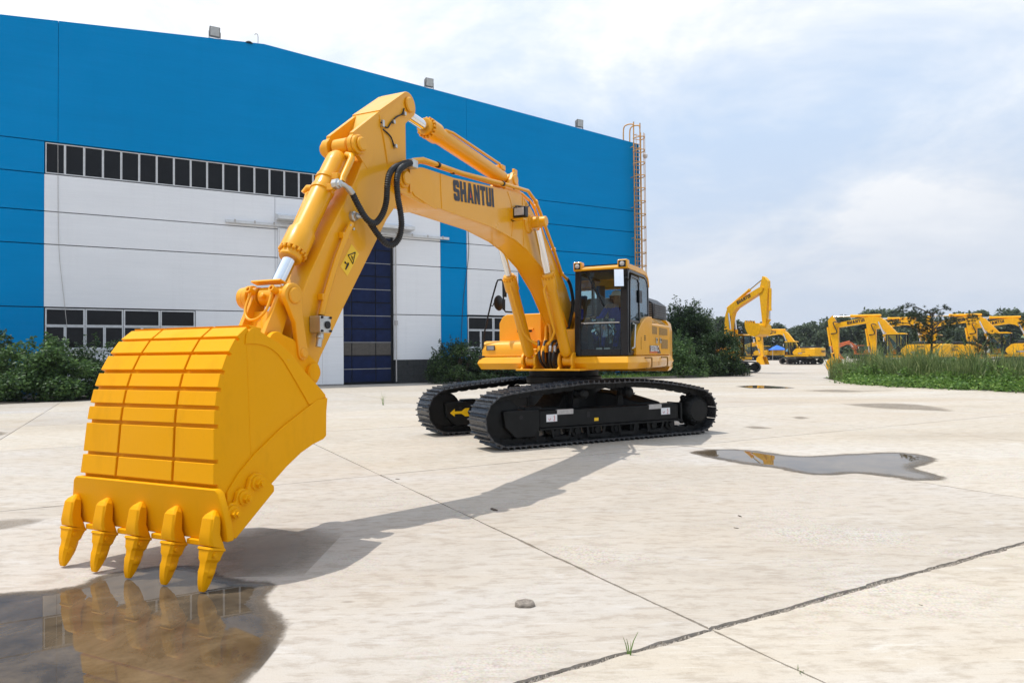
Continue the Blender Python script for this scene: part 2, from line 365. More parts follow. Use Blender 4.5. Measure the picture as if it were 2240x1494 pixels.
# gravel in the wide joint
peb = MB(); p0, d0 = B2; d0 = d0/np.linalg.norm(d0)
for k in range(2600):
    q = p0 + d0*rnd.uniform(-3.5, 7) + E2*rnd.gauss(0, 0.020); r_ = rnd.uniform(0.003, 0.010); z = -0.017
    h_ = rnd.uniform(0.006, 0.02)
    peb.add([(q[0]-r_, q[1]-r_*0.4, z), (q[0]+r_*0.8, q[1]-r_, z), (q[0]+r_, q[1]+r_, z), (q[0]-r_*0.6, q[1]+r_, z), (q[0], q[1], z+h_)], [(0, 1, 4), (1, 2, 4), (2, 3, 4), (3, 0, 4)])
peb.obj('joint_gravel', simple('gravel', (0.33, 0.29, 0.245), 0.9, var=0.75, scale=55), kind='stuff')['label'] = 'brown gravel lying in the wide broken concrete joint'

# ------------------------------------------------------------------ puddles: thin water sheets whose rim runs out into damp concrete
def watermat(name, body, stain, al=((0.10, 0.0), (0.26, 0.66), (0.50, 0.90), (0.8, 0.96)), rg_=((0.2, 0.6), (0.45, 0.22), (0.66, 0.012))):
    m, t, b = nodes(name); g = t.nodes.new('ShaderNodeNewGeometry').outputs['Position']
    at = t.nodes.new('ShaderNodeAttribute'); at.attribute_name = 'depth'
    d = mth(t, 'ADD', at.outputs['Fac'], mth(t, 'MULTIPLY', mth(t, 'SUBTRACT', noise(t, g, 4.0, 7, 0.68), 0.5), 0.55))
    d = mth(t, 'ADD', d, mth(t, 'MULTIPLY', mth(t, 'SUBTRACT', noise(t, g, 45, 3, 0.7), 0.5), 0.16))
    col = mix(t, ramp(t, noise(t, g, 2.6, 9, 0.72, 0.6), [(0.32, 0.0), (0.68, 1.0)]), body, stain)
    t.links.new(col, b.inputs['Base Color'])
    t.links.new(ramp(t, d, list(rg_)), b.inputs['Roughness'])
    b.inputs['IOR'].default_value = 1.34; b.inputs['Specular IOR Level'].default_value = 0.5
    t.links.new(ramp(t, d, list(al)), b.inputs['Alpha'])
    hh = mth(t, 'MULTIPLY', ramp(t, d, [(0.35, 1.0), (0.62, 0.0)]), noise(t, g, 90, 4, 0.7)); bump(t, b, hh, 0.5, 0.006)
    return m
WAT = watermat('puddle_water', (0.050, 0.038, 0.026), (0.150, 0.112, 0.072))
DMP = watermat('damp_stain', (0.20, 0.165, 0.125), (0.30, 0.25, 0.19), ((0.0, 0.0), (0.2, 0.25), (0.42, 0.55), (0.6, 0.6)), ((0.2, 0.8), (0.5, 0.55)))
def puddle(pts, mat, name='puddle', z=0.004, rim=0.3, deep=True, label=None):
    P = smooth_path([(*gnd(*p)[:2], 0) for p in pts + pts[:1]], 6)[:-1]; P = np.array([[p.x, p.y] for p in P])
    x0, y0 = P.min(0); x1, y1 = P.max(0); n = 64; xs = np.linspace(x0, x1, n); ys = np.linspace(y0, y1, n)
    X, Y = np.meshgrid(xs, ys); ins = np.zeros_like(X, bool); dist = np.full_like(X, 1e9)
    m_ = len(P)
    for i in range(m_):
        a = P[i]; c = P[(i+1) % m_]
        cond = ((a[1] > Y) != (c[1] > Y)) & (X < (c[0]-a[0])*(Y-a[1])/(c[1]-a[1]+1e-12)+a[0]); ins ^= cond
        ab = c-a; tt = np.clip(((X-a[0])*ab[0]+(Y-a[1])*ab[1])/(ab@ab+1e-12), 0, 1)
        dist = np.minimum(dist, np.hypot(X-a[0]-ab[0]*tt, Y-a[1]-ab[1]*tt))
    sd_ = np.where(ins, dist, -dist); dep = np.clip(sd_/rim + (0.25 if deep else 0.12), 0, 1 if deep else 0.42)
    keep = sd_ > -rim*0.3; vs = [(float(X[j, i]), float(Y[j, i]), z) for j in range(n) for i in range(n)]; fs = []
    for j in range(n-1):
        for i in range(n-1):
            if keep[j, i] or keep[j+1, i] or keep[j, i+1] or keep[j+1, i+1]: fs.append((j*n+i, j*n+i+1, (j+1)*n+i+1, (j+1)*n+i))
    o = MB().add(vs, fs).obj(name, mat); struct(o)
    a = o.data.attributes.new('depth', 'FLOAT', 'POINT'); a.data.foreach_set('value', dep.ravel().astype(np.float32))
    if label: o['label'] = label
    return o
puddle([(-260, 1330), (0, 1300), (110, 1292), (190, 1278), (215, 1262), (300, 1246), (420, 1238), (500, 1268), (592, 1278), (572, 1312), (606, 1345), (612, 1385), (588, 1440), (525, 1494), (440, 1570), (300, 1680), (-300, 1680)], WAT, rim=0.26)
puddle([(1508, 990), (1560, 983), (1640, 985), (1740, 998), (1850, 994), (1960, 990), (2030, 998), (2040, 1008), (2000, 1024), (2060, 1044), (2050, 1050), (2000, 1050), (1930, 1040), (1870, 1035), (1800, 1039), (1740, 1032), (1690, 1022), (1600, 1010)], WAT, rim=0.42)
puddle([(1610, 845), (1660, 843), (1735, 848), (1700, 850), (1640, 849)], WAT, rim=0.5)
puddle([(1840, 884), (1930, 882), (2020, 886), (2085, 899), (2010, 897), (1920, 893)], DMP, 'damp_patch', rim=0.8, deep=False)
puddle([(1755, 854), (1830, 852), (1890, 855), (1960, 853), (1870, 858), (1800, 857)], DMP, 'damp_patch', rim=1.2, deep=False)
puddle([(-60, 1146), (0, 1138), (70, 1133), (92, 1140), (40, 1152), (0, 1160), (-60, 1168)], DMP, 'damp_patch', rim=0.28, deep=False)
puddle([(500, 1175), (640, 1155), (720, 1190), (660, 1240), (540, 1262), (470, 1240)], DMP, 'damp_patch', rim=0.9, deep=True, z=0.003)
puddle([(-40, 946), (0, 944), (14, 948), (0, 953), (-40, 955)], DMP, 'damp_patch', rim=0.3, deep=False)
puddle([(1728, 913), (1750, 911), (1770, 914), (1750, 917)], DMP, 'damp_patch', rim=0.3, deep=False)
puddle([(1625, 934), (1650, 932), (1690, 937), (1650, 938)], DMP, 'damp_patch', rim=0.35, deep=False)

# ================================================================== factory hall
WD = np.array([math.cos(R(29.2)), math.sin(R(29.2)), 0]); WN = np.array([WD[1], -WD[0], 0])
W_O = gnd(864, 838.6)
def wl(x, y): q = hit(x, y, W_O, WN) - W_O; return float(q @ WD), float(q[2])
def wallpaint(name, col, var):
    m, t, b = nodes(name); v = tex(t)
    mp_ = t.nodes.new('ShaderNodeMapping'); mp_.inputs['Scale'].default_value = (0.25, 1, 1.6); t.links.new(v, mp_.inputs[0])
    c = ramp(t, noise(t, mp_.outputs[0], 0.8, 6, 0.6), [(0.3, tuple(x*(1-var) for x in col)), (0.7, col)])
    mp3 = t.nodes.new('ShaderNodeMapping'); mp3.inputs['Scale'].default_value = (2.2, 1, 0.10); t.links.new(v, mp3.inputs[0])
    c = mix(t, ramp(t, noise(t, mp3.outputs[0], 1.1, 5, 0.6), [(0.55, 0.0), (0.85, 0.16)]), c, tuple(x*0.62 for x in col))
    mp4 = t.nodes.new('ShaderNodeMapping'); mp4.inputs['Scale'].default_value = (0.5, 1, 11.0); t.links.new(v, mp4.inputs[0])
    c = mix(t, ramp(t, noise(t, mp4.outputs[0], 0.9, 4, 0.7), [(0.42, 0.0), (0.62, 0.10)]), c, tuple(min(1.0, x*1.25+0.01) for x in col))
    c = mix(t, ramp(t, noise(t, v, 0.22, 4, 0.6), [(0.45, 0.0), (0.75, 0.12)]), c, tuple(min(1.0, x*1.3+0.015) for x in col))  # broad paler patches: soft reflections painted into the wall colour
    t.links.new(c, b.inputs['Base Color']); b.inputs['Roughness'].default_value = 0.7; b.inputs['Specular IOR Level'].default_value = 0.03
    bump(t, b, noise(t, mp_.outputs[0], 26, 4, 0.6), 0.25, 0.03); return m
WBL = wallpaint('blue_wall', (0.000, 0.235, 0.54), 0.08)
WWH = wallpaint('white_wall', (0.80, 0.81, 0.83), 0.05)
JNT = simple('wall_joint', (0.05, 0.055, 0.07), 0.8)
FRW = simple('white_frame', (0.62, 0.63, 0.64), 0.5, var=0.1)
hall = empty('factory_hall', tuple(W_O), R(29.2))     # local x along the wall, y into the building, z up
tag(hall, 'large blue and white factory hall with window bands behind the excavator', 'building')
def roofz(x):
    return 17.85 - 0.095*(-7.0-x) if x < -7.0 else 17.85 - 0.0685*(x+7.0)
XL, XR, XD = -34.0, 17.9, 40.0
# the wall is an assembly of panel strips with open joints over a dark backing
back = MB(); back.prism([(XL, 0.0), (XR-0.04, 0.0), (XR-0.04, roofz(XR)-0.1), (-7.0, 17.7), (XL, roofz(XL)-0.1)], 0.25, 0.4)
back.obj('backing_wall', simple('dark_backing', (0.03, 0.035, 0.045), 0.8), hall)
jz = [0.0, 1.31, 3.9, 6.74, 8.23, 9.93, 11.4]
holes = [(-16.47, -3.0, 9.96, 11.38, 'high'), (-16.47, -10.26, 2.0, 3.88, 'low'), (4.58, 8.1, 2.0, 3.98, 'low'), (-2.94, 0.0, 0.0, 8.3, 'door')]
def cut_strip(x0, x1, z0, z1, mat, name='wall_panel'):
    # split a strip round the openings, give each piece its own body
    segs = [(x0, x1, z0, z1)]
    for hx0, hx1, hz0, hz1, _ in holes:
        nxt = []
        for a, b_, c, d in segs:
            if hx1 <= a or hx0 >= b_ or hz1 <= c or hz0 >= d: nxt.append((a, b_, c, d)); continue
            if hx0 > a: nxt.append((a, hx0, c, d))
            if hx1 < b_: nxt.append((hx1, b_, c, d))
            xa, xb = max(a, hx0), min(b_, hx1)
            if hz0 > c: nxt.append((xa, xb, c, hz0))
            if hz1 < d: nxt.append((xa, xb, hz1, d))
        segs = nxt
    for a, b_, c, d in segs:
        if b_-a < 0.05 or d-c < 0.05: continue
        MB().box(a, b_, 0.0, 0.24, c, d).obj(name, mat, hall)
for k in range(len(jz)-1):
    z0, z1 = jz[k]+0.022, jz[k+1]-0.022
    if k == 0: z0 = 0.0
    for xa, xb, mt in ((XL, -25.0, WBL), (-24.97, -16.49, WBL), (-16.48, -6.5, WWH), (-6.48, 2.84, WWH), (2.86, 4.55, WBL), (4.57, 8.1, WWH if z1 < 10.0 else WBL), (8.12, XR, WBL)):
        if k == 0 and -3 < xa < 8: continue
        if k == 0 and xa == -6.48: xb = -2.94
        if k >= 5: mt = WBL
        cut_strip(xa, xb, z0, z1, mt)
# top band to the roof line, split at the long vertical joints
for xa, xb in ((XL, -15.978), (-15.962, 4.605), (4.62, XR)):
    pts = [(xa, 11.42), (xb, 11.42), (xb, roofz(xb))] + ([(-7.0, 17.85)] if xa < -7 < xb else []) + [(xa, roofz(xa))]
    MB().prism(pts, 0.0, 0.24).obj('wall_panel', WBL, hall)
MB().add([(XR, 0.0, 0), (XR, XD, 0), (XR, XD, roofz(XR)), (XR, 0.0, roofz(XR)), (XR-0.3, 0.0, 0), (XR-0.3, XD, 0), (XR-0.3, XD, roofz(XR)), (XR-0.3, 0.0, roofz(XR))],
     [(0, 1, 2, 3), (4, 7, 6, 5), (3, 2, 6, 7), (1, 5, 6, 2), (0, 3, 7, 4)]).obj('side_wall', WBL, hall)
rf = MB()
for xa, xb in ((XL, -7.0), (-7.0, XR)):
    za_, zb_ = roofz(xa), roofz(xb); rf.add([(xa, 0.3, za_-0.3), (xb, 0.3, zb_-0.3), (xb, XD, zb_-0.3), (xa, XD, za_-0.3)], [(0, 1, 2, 3)])
rf.obj('roof', simple('roof_sheet', (0.30, 0.33, 0.36), 0.5), hall)
# plinth of grey blocks right of the door
GB = simple('grey_block', (0.032, 0.034, 0.035), 0.85, var=0.25, scale=9, bmp=0.3)
MB().box(0.09, 8.08, 0.03, 0.24, 0.0, 1.30).obj('plinth', JNT, hall)
for r_ in range(5):
    z0 = 0.004 + r_*0.26; x = 0.07 - (0.35 if r_ % 2 else 0.0)
    while x < 4.5:
        a = max(0.07, x); b_ = min(4.55, x+0.69)
        if b_-a > 0.06: MB().box(a, b_, 0.0, 0.09, z0, z0+0.245).obj('plinth_block', GB, hall)
        x += 0.705
for r_ in range(5):
    MB().box(4.58, 8.08, 0.0, 0.09, 0.004 + r_*0.26, 0.249 + r_*0.26).obj('plinth_course', GB, hall)
# windows
def window(x0, x1, z0, z1, rows=((0, 1),), fw=0.05):
    f = MB(); y0, y1 = 0.03, 0.15
    f.box(x0, x1, y0, y1, z1-fw, z1); f.box(x0, x1, y0, y1, z0, z0+fw); f.box(x0, x0+fw, y0, y1, z0+fw, z1-fw); f.box(x1-fw, x1, y0, y1, z0+fw, z1-fw)
    w = f.obj('window', FRW, hall); MB().box(x0+fw, x1-fw, 0.085, 0.10, z0+fw, z1-fw).obj('pane', WGL, w); return w
nw = 18; wx = np.linspace(-16.45, -3.02, nw+1)
for k in range(nw): window(wx[k]+0.004, wx[k+1]-0.004, 9.97, 11.36, fw=0.038)
for x0, x1, n_ in ((-16.45, -10.28, 4), (4.6, 8.08, 2)):
    xs = np.linspace(x0, x1, n_+1)
    for k in range(n_):
        a, b_ = xs[k]+0.01, xs[k+1]-0.01
        window(a, b_, 3.06, 3.86, fw=0.06); mid = (a+b_)/2
        window(a, mid-0.004, 2.02, 3.05, fw=0.05); window(mid+0.004, b_, 2.02, 3.05, fw=0.05)
    MB().box(x0-0.1, x1+0.1, -0.06, 0.05, 1.94, 2.015).obj('sill', FRW, hall)
# sliding door: dark blue boards with thin metal strips in an open leaf frame
DBL = simple('door_blue_sheet', (0.006, 0.014, 0.055), 0.5, var=0.25, scale=2.5, bmp=0.15, spec=0.15)
DTN = simple('door_brown_sheet', (0.075, 0.065, 0.055), 0.6, var=0.2)
DFR = simple('door_dark_frame', (0.008, 0.009, 0.011), 0.5, spec=0.2)
door = MB().box(-2.93, -0.01, 0.19, 0.235, 0.0, 8.28).obj('sliding_door', DFR, hall)
zs = np.linspace(0.12, 8.24, 12); xs = [-2.9, -2.42, -1.06, -0.16]
for k in range(11):
    for j in range(3):
        MB().box(xs[j]+0.025, xs[j+1]-0.025, 0.15, 0.19, zs[k]+0.02, zs[k+1]-0.045).obj('door_sheet', DTN if k == 2 else DBL, door)
    if k % 2 == 0: MB().box(-2.88, -0.18, 0.135, 0.15, zs[k+1]-0.03, zs[k+1]+0.005).obj('door_strip', simple('door_strip_metal', (0.30, 0.30, 0.31), 0.4) if 'door_strip_metal' not in MAT else MAT['door_strip_metal'], door)
# white leaf pushed to the left, rail, hood over the rail
leaf = MB().box(-6.35, -2.96, -0.14, -0.04, 0.06, 8.25).obj('door_leaf', WWH, hall)
for x_ in (-6.3, -5.2, -4.1): MB().box(x_, x_+0.012, -0.146, -0.1415, 0.1, 8.2).obj('leaf_seam', GRY, leaf)
MB().box(-6.33, -3.0, -0.146, -0.1415, 2.6, 2.612).obj('leaf_seam', GRY, leaf)
MB().box(-8.9, 3.35, -0.16, -0.02, 8.36, 8.50).obj('door_rail', FRW, hall)
for x_ in np.arange(-8.5, 3.3, 0.95): MB().box(x_, x_+0.08, -0.19, -0.161, 8.40, 8.54).obj('rail_bracket', GRY, hall)
hd = MB(); hd.prismx([(0.0, 9.05), (-0.75, 8.83), (-0.75, 8.66), (0.0, 8.66)], -6.45, 1.0); hd.obj('door_hood', FRW, hall)
MB().tube([(0.06, -0.1, 0.1), (0.06, -0.1, 8.3)], 0.035, 8).obj('drain_pipe', GRY, hall)
MB().box(0.0, 0.16, -0.10, -0.003, 3.3, 3.55).obj('lock_box', GRY, hall)
# cables hanging on the wall
MB().tube(smooth_path([(-15.97, -0.03, 11.3), (-15.95, -0.03, 8), (-15.9, -0.04, 6.2), (-15.75, -0.04, 4.6), (-15.6, -0.03, 3.0)], 6), 0.011, 5).obj('wall_cable', GRY, hall)
MB().tube(smooth_path([(4.62, -0.03, 9.6), (4.66, -0.05, 7.6), (4.3, -0.05, 5), (4.1, -0.05, 2.2)], 6), 0.018, 5).obj('wall_cable', JNT, hall)
# lower white part right of the blue pier, as in the photograph
# floodlights on the parapet
FLG = simple('floodlight_glass', (0.42, 0.43, 0.42), 0.15)
for px_, lab in ((470, 'grey floodlight on the blue parapet, leftmost of three'), (939, 'grey floodlight on the blue parapet above the excavator arm'), (1267, 'grey floodlight on the blue parapet nearest the caged ladder')):
    x_ = wl(px_, 150)[0]; q = W_O + WD*x_; fl = empty('floodlight', (q[0], q[1], roofz(x_)), R(29.2)); tag(fl, lab, 'floodlight', 'floodlights on the roof edge')
    MB().prismx([(-0.02, 0.08), (0.22, 0.12), (0.22, 0.52), (-0.06, 0.58)], -0.25, 0.25).obj('lamp_housing', simple('lamp_grey', (0.16, 0.16, 0.16), 0.5) if 'lamp_grey' not in MAT else MAT['lamp_grey'], fl, bevel=0.015)
    MB().add([(-0.21, -0.035, 0.12), (0.21, -0.035, 0.12), (0.21, -0.068, 0.55), (-0.21, -0.068, 0.55)], [(0, 1, 2, 3)]).obj('lamp_glass', FLG, fl)
    MB().box(-0.28, -0.26, 0.02, 0.10, 0.0, 0.36).box(0.26, 0.28, 0.02, 0.10, 0.0, 0.36).box(-0.28, 0.28, 0.0, 0.12, -0.02, 0.0).obj('bracket', MAT['lamp_grey'], fl)
q = W_O + WD*wl(565, 90)[0]; x_ = wl(565, 90)[0]
o = MB().tube(smooth_path([(0, 0.1, 0), (0, 0.1, 0.42), (-0.06, 0.1, 0.52), (-0.14, 0.1, 0.5), (-0.15, 0.1, 0.44)], 4), 0.02, 6).obj('roof_hook', GRY); o.location = (q[0], q[1], roofz(x_)); o.rotation_euler[2] = R(29.2); tag(o, 'thin grey hook standing on the ridge of the blue hall', 'hook')
x_ = wl(543, 96)[0]; q = W_O + WD*x_
o = MB().lathe((0, 0.1, -0.05), (0, 0.1, 1), [(0, 0.2), (0.05, 0.2), (0.12, 0.12), (0.14, 0.02)], 12).obj('roof_siren', BLK, smooth=40); o.location = (q[0], q[1], roofz(x_)); tag(o, 'small black dome on the ridge beside the hook', 'siren')
# caged ladder at the right corner
LAD = simple('ladder_paint', (0.55, 0.28, 0.07), 0.55, var=0.25)
lad = empty('caged_ladder', tuple(W_O + WD*17.45), R(29.2)); tag(lad, 'tall tan caged ladder on the right corner of the hall', 'ladder')
ZT = roofz(17.5)
for x_ in (-0.28, 0.28):
    MB().tube(smooth_path([(x_, -0.35, 2.5), (x_, -0.35, ZT), (x_, -0.35, ZT+0.9), (x_-0.05, -0.28, ZT+1.15), (x_-0.22, 0.1, ZT+1.2), (x_-0.3, 0.35, ZT+1.0), (x_-0.3, 0.4, ZT)], 5), 0.045, 7).obj('rail', LAD, lad, smooth=60)
z_ = 2.8
rung = None
while z_ < ZT+0.6:
    if rung is None: rung = MB().tube([(-0.28, 0, 0), (0.28, 0, 0)], 0.022, 6).obj('rung', LAD, lad); rung.location = (0, -0.35, z_)
    else: o = link_copy(rung, lad); o.location = (0, -0.35, z_)
    z_ += 0.3
hoop = None; z_ = 4.0
while z_ < ZT+0.5:
    if hoop is None:
        hoop = MB().tube([(0.36*math.cos(R(a)), -0.02-0.68*math.sin(R(a)), 0) for a in range(0, 181, 12)], 0.032, 6).obj('cage_hoop', LAD, lad, smooth=60)
    else: hoop = link_copy(hoop, lad)
    hoop.location = (0, -0.35, z_); z_ += 0.88
for a in (25, 62, 90, 118, 155):
    MB().tube([(0.36*math.cos(R(a)), -0.37-0.68*math.sin(R(a)), 4.0), (0.36*math.cos(R(a)), -0.37-0.68*math.sin(R(a)), ZT+0.4)], 0.020, 5).obj('cage_bar', LAD, lad)
z_ = 3.2
while z_ < ZT:
    for x_ in (-0.28, 0.28): MB().box(x_-0.02, x_+0.02, -0.35, 0.0, z_-0.02, z_+0.02).obj('standoff', LAD, lad)
    z_ += 2.1
q = W_O + WD*18.3
sc2 = empty('security_camera', (q[0], q[1], 15.3), R(29.2)); tag(sc2, 'white dome camera on an arm beside the caged ladder', 'camera')
MB().lathe((0, -0.2, 0), (0, -0.2, 1), [(-0.16, 0.05), (-0.12, 0.13), (0.0, 0.17), (0.1, 0.17), (0.16, 0.1), (0.2, 0.03)], 14).obj('dome', FRW, sc2, smooth=50)
MB().tube([(0, -0.2, 0.18), (0, -0.2, 0.3), (-0.4, 0.1, 0.3)], 0.025, 6).obj('arm', GRY, sc2)
# ================================================================== the big excavator (frame: x forward, y left, z up)
EX = empty('excavator', tuple(MO), math.atan2(MU[1], MU[0]))
tag(EX, 'large yellow crawler excavator in the foreground resting its bucket teeth on the ground', 'excavator')
def part(mb, name, mat, parent=None, **k): return mb.obj(name, mat, parent or EX, **k)
def cyl(p, q, r, n=20): return MB().lathe(p, q, [(0, r), ((Vector(q)-Vector(p)).length, r)], n)
def boss(x, z, y0, y1, r, n=24, ch=0.012):         # a turned boss lying along y
    L = y1-y0; return MB().lathe((x, y0, z), (x, y1, z), [(0, r-ch), (ch, r), (L-ch, r), (L, r-ch)], n)
def seclist(prof): return prof
# ---------- lettering: flat print cut from the built-in font
def lettering(txt, name, mat, parent, origin, right, up, height, width, thick=0.003, bold=0.0):
    cu = bpy.data.curves.new(name, 'FONT'); cu.body = txt; cu.size = 1.0; cu.offset = bold; cu.extrude = 0.0; cu.resolution_u = 4
    tmp = bpy.data.objects.new('tmp_text', cu); COL.objects.link(tmp); bpy.context.view_layer.update()
    dg = bpy.context.evaluated_depsgraph_get(); me = bpy.data.meshes.new_from_object(tmp.evaluated_get(dg)); bpy.data.objects.remove(tmp); bpy.data.curves.remove(cu)
    vs = np.array([v.co[:] for v in me.vertices]); lo = vs.min(0); hi = vs.max(0)
    right = Vector(right).normalized(); up = Vector(up); up = (up - right*up.dot(right)).normalized() if up.length else up
    nrm = right.cross(up)
    for v in me.vertices:
        a = (v.co.x-lo[0])/(hi[0]-lo[0])*width; c = (v.co.y-lo[1])/(hi[1]-lo[1])*height
        v.co = Vector(origin) + right*a + up*c + nrm*thick
    me.name = name; me.materials.clear(); me.materials.append(mat)
    o = bpy.data.objects.new(name, me); COL.objects.link(o); o.parent = parent; return o
# heavy block capitals drawn as single outlines
BLOCK = {'S': (.62, [(0, .34), (0, .10), (.10, 0), (.52, 0), (.62, .10), (.62, .50), (.52, .58), (.25, .60), (.25, .76), (.37, .76), (.37, .66), (.62, .66), (.62, .90), (.52, 1), (.10, 1), (0, .90), (0, .50), (.10, .42), (.37, .40), (.37, .24), (.25, .24), (.25, .34)]),
 'H': (.64, [(0, 0), (.24, 0), (.24, .38), (.40, .38), (.40, 0), (.64, 0), (.64, 1), (.40, 1), (.40, .62), (.24, .62), (.24, 1), (0, 1)]),
 'A': (.70, [(0, 0), (.24, 0), (.27, .16), (.43, .16), (.46, 0), (.70, 0), (.48, 1), (.22, 1)]),
 'N': (.66, [(0, 0), (.24, 0), (.24, .50), (.42, 0), (.66, 0), (.66, 1), (.42, 1), (.42, .50), (.24, 1), (0, 1)]),
 'T': (.60, [(.18, 0), (.42, 0), (.42, .77), (.60, .77), (.60, 1), (0, 1), (0, .77), (.18, .77)]),
 'U': (.62, [(0, 1), (0, .10), (.10, 0), (.52, 0), (.62, .10), (.62, 1), (.38, 1), (.38, .22), (.24, .22), (.24, 1)]), 'I': (.25, [(0, 0), (.25, 0), (.25, 1), (0, 1)])}
def block_text(txt, parent, origin, right, height, width, thick=0.003, mat=None, red=True):
    tot = sum(BLOCK[c][0] for c in txt) + 0.075*(len(txt)-1); k = width/tot; right = Vector(right).normalized()
    up = (Vector((0, 0, 1)) - right*right.z).normalized(); nrm = right.cross(up); x = 0.0; lm = MB(); rm = None
    P_ = lambda a, b_, e: tuple(Vector(origin) + right*a*k + up*b_*height + nrm*(thick+e))
    for c in txt:
        w_, pl = BLOCK[c]; lm.add([P_(x+a, b_, 0) for a, b_ in pl], [tuple(range(len(pl)))])
        if c == 'A' and red: rm = MB().add([P_(x+a, b_, 0.003) for a, b_ in ((.28, .27), (.42, .27), (.35, .62))], [(0, 1, 2)])
        x += w_ + 0.075
    o = lm.obj('lettering', mat or INK, parent)
    if rm: rm.obj('red_mark', RED, parent)
    return o
# ---------- hydraulic cylinder
def hydraulic(name, base, rod, rt, rr, split, lift=1.0, eye_b=None, eye_r=None, gland=1.0, bolts=16, eye=None):
    base = Vector(base); rod = Vector(rod); L = (rod-base).length; d = (rod-base)/L; S_ = split*L
    prof = [(eye_b or 0.12, rt*0.7), ((eye_b or 0.12)+0.05, rt*0.98), (0.26, rt), (S_-0.34*gland, rt), (S_-0.30*gland, rt*1.22), (S_-0.10*gland, rt*1.22), (S_-0.085*gland, rt*1.22), (S_-0.085*gland, rt*0.98), (S_-0.01, rt*0.98), (S_, rt*0.9), (S_, rr*1.02)]
    tube_ = part(MB().lathe(base, rod, prof, 28), name, YEL, smooth=32)
    part(MB().lathe(base, rod, [(S_-0.05, rr), (L-(eye_r or 0.12), rr)], 24), 'piston_rod', CHR, tube_, smooth=40)
    ex = Vector((0, 1, 0)); w = rt*0.85; er = eye or rt*0.92
    part(boss(base.x, base.z, base.y-w, base.y+w, er), 'cylinder_eye', YEL, tube_, smooth=40)
    part(boss(rod.x, rod.z, rod.y-w, rod.y+w, er), 'rod_eye', YEL, tube_, smooth=40)
    # ring of gland bolts
    b = MB(); a = Vector((0, 0, 1)) if abs(d.z) < 0.9 else Vector((1, 0, 0)); x = d.cross(a).normalized(); y = d.cross(x)
    for k in range(bolts):
        t_ = 2*math.pi*k/bolts; c = base + d*(S_-0.087*gland) + (x*math.cos(t_)+y*math.sin(t_))*rt*1.10
        b.lathe(c, c+d, [(0, 0.017), (0.028, 0.017), (0.034, 0.010)], 7)
    part(b, 'gland_bolts', YEL, tube_, smooth=40)
    return tube_
YH = 0.22                                           # half width of the boom
# ---------- boom
btop = [(6.10, 3.575), (5.84, 3.65), (5.1, 3.70), (4.13, 3.82), (3.25, 3.925), (3.05, 3.925), (2.87, 3.875), (2.69, 3.79), (2.0, 3.385), (1.5, 2.985), (1.1, 2.66), (0.78, 2.30), (0.55, 2.22)]
bbot = [(0.42, 2.06), (0.50, 1.92), (0.72, 1.87), (1.0, 1.95), (1.25, 2.20), (1.70, 2.58), (2.29, 2.92), (2.87, 3.12), (3.31, 3.205), (4.05, 3.265), (5.03, 3.255), (5.72, 3.245)]
boom = part(MB().prism([(5.55, 3.66)] + btop[2:] + bbot[:-1] + [(5.55, 3.25)], -YH+0.03, YH-0.03), 'boom', YEL, bevel=0.01)
side = [(x, z) for x, z in circ(6.24, 3.43, 0.165, -75, 110, 10)] + [(6.08, 3.585)] + btop[1:] + bbot + [(5.86, 3.235)]
for sg in (-1, 1):
    y0 = sg*YH - 0.03*(sg > 0); part(MB().prism(side, y0, y0+0.03), 'boom_side_plate', YEL, boom, bevel=0.006)
    part(boss(6.24, 3.43, sg*YH-0.01 if sg > 0 else -YH-0.035, YH+0.035 if sg > 0 else -YH+0.01, 0.105), 'boom_tip_boss', YEL, boom, smooth=40)
    part(boss(6.24, 3.43, sg*(YH+0.034) if sg > 0 else -YH-0.065, YH+0.065 if sg > 0 else -YH-0.034, 0.078), 'pin_cap', YEL, boom, smooth=40)
    # elbow: boss that carries the boom cylinder
    part(MB().lathe((2.79, sg*(YH-0.01), 3.54), (2.79, sg*2, 3.54), [(0, 0.165), (0.02, 0.165), (0.05, 0.125), (0.08, 0.12)], 26), 'elbow_boss', YEL, boom, smooth=40)
    part(MB().lathe((2.79, sg*(YH+0.20), 3.54), (2.79, sg*2, 3.54), [(0, 0.08), (0.09, 0.08), (0.10, 0.068)], 22), 'elbow_pin', YEL, boom, smooth=40)
# weld seams and stiffener lines of the side plate
for s0, zt, zb in ((5.45, 3.67, 3.26), (3.02, 3.90, 3.16)):
    part(MB().tube([(s0, YH+0.001, zt), (s0-0.03, YH+0.001, zb)], 0.007, 6), 'weld_seam', YEL, boom)
part(MB().tube(smooth_path([(3.55, YH+0.001, 3.86), (3.42, YH+0.001, 3.70), (3.38, YH+0.001, 3.45), (3.42, YH+0.001, 3.24)], 5), 0.006, 6), 'weld_seam', YEL, boom)
part(MB().tube(smooth_path([(2.95, YH+0.001, 3.88), (2.84, YH+0.001, 3.74), (2.80, YH+0.001, 3.70)], 5), 0.006, 6), 'weld_seam', YEL, boom)
# gusset under the nose
part(MB().prism([(6.08, 3.33), (6.02, 3.285), (5.62, 3.225), (5.55, 3.225), (5.55, 3.245), (5.62, 3.25)], -YH-0.012, YH+0.012), 'nose_flange', YEL, boom, bevel=0.004)
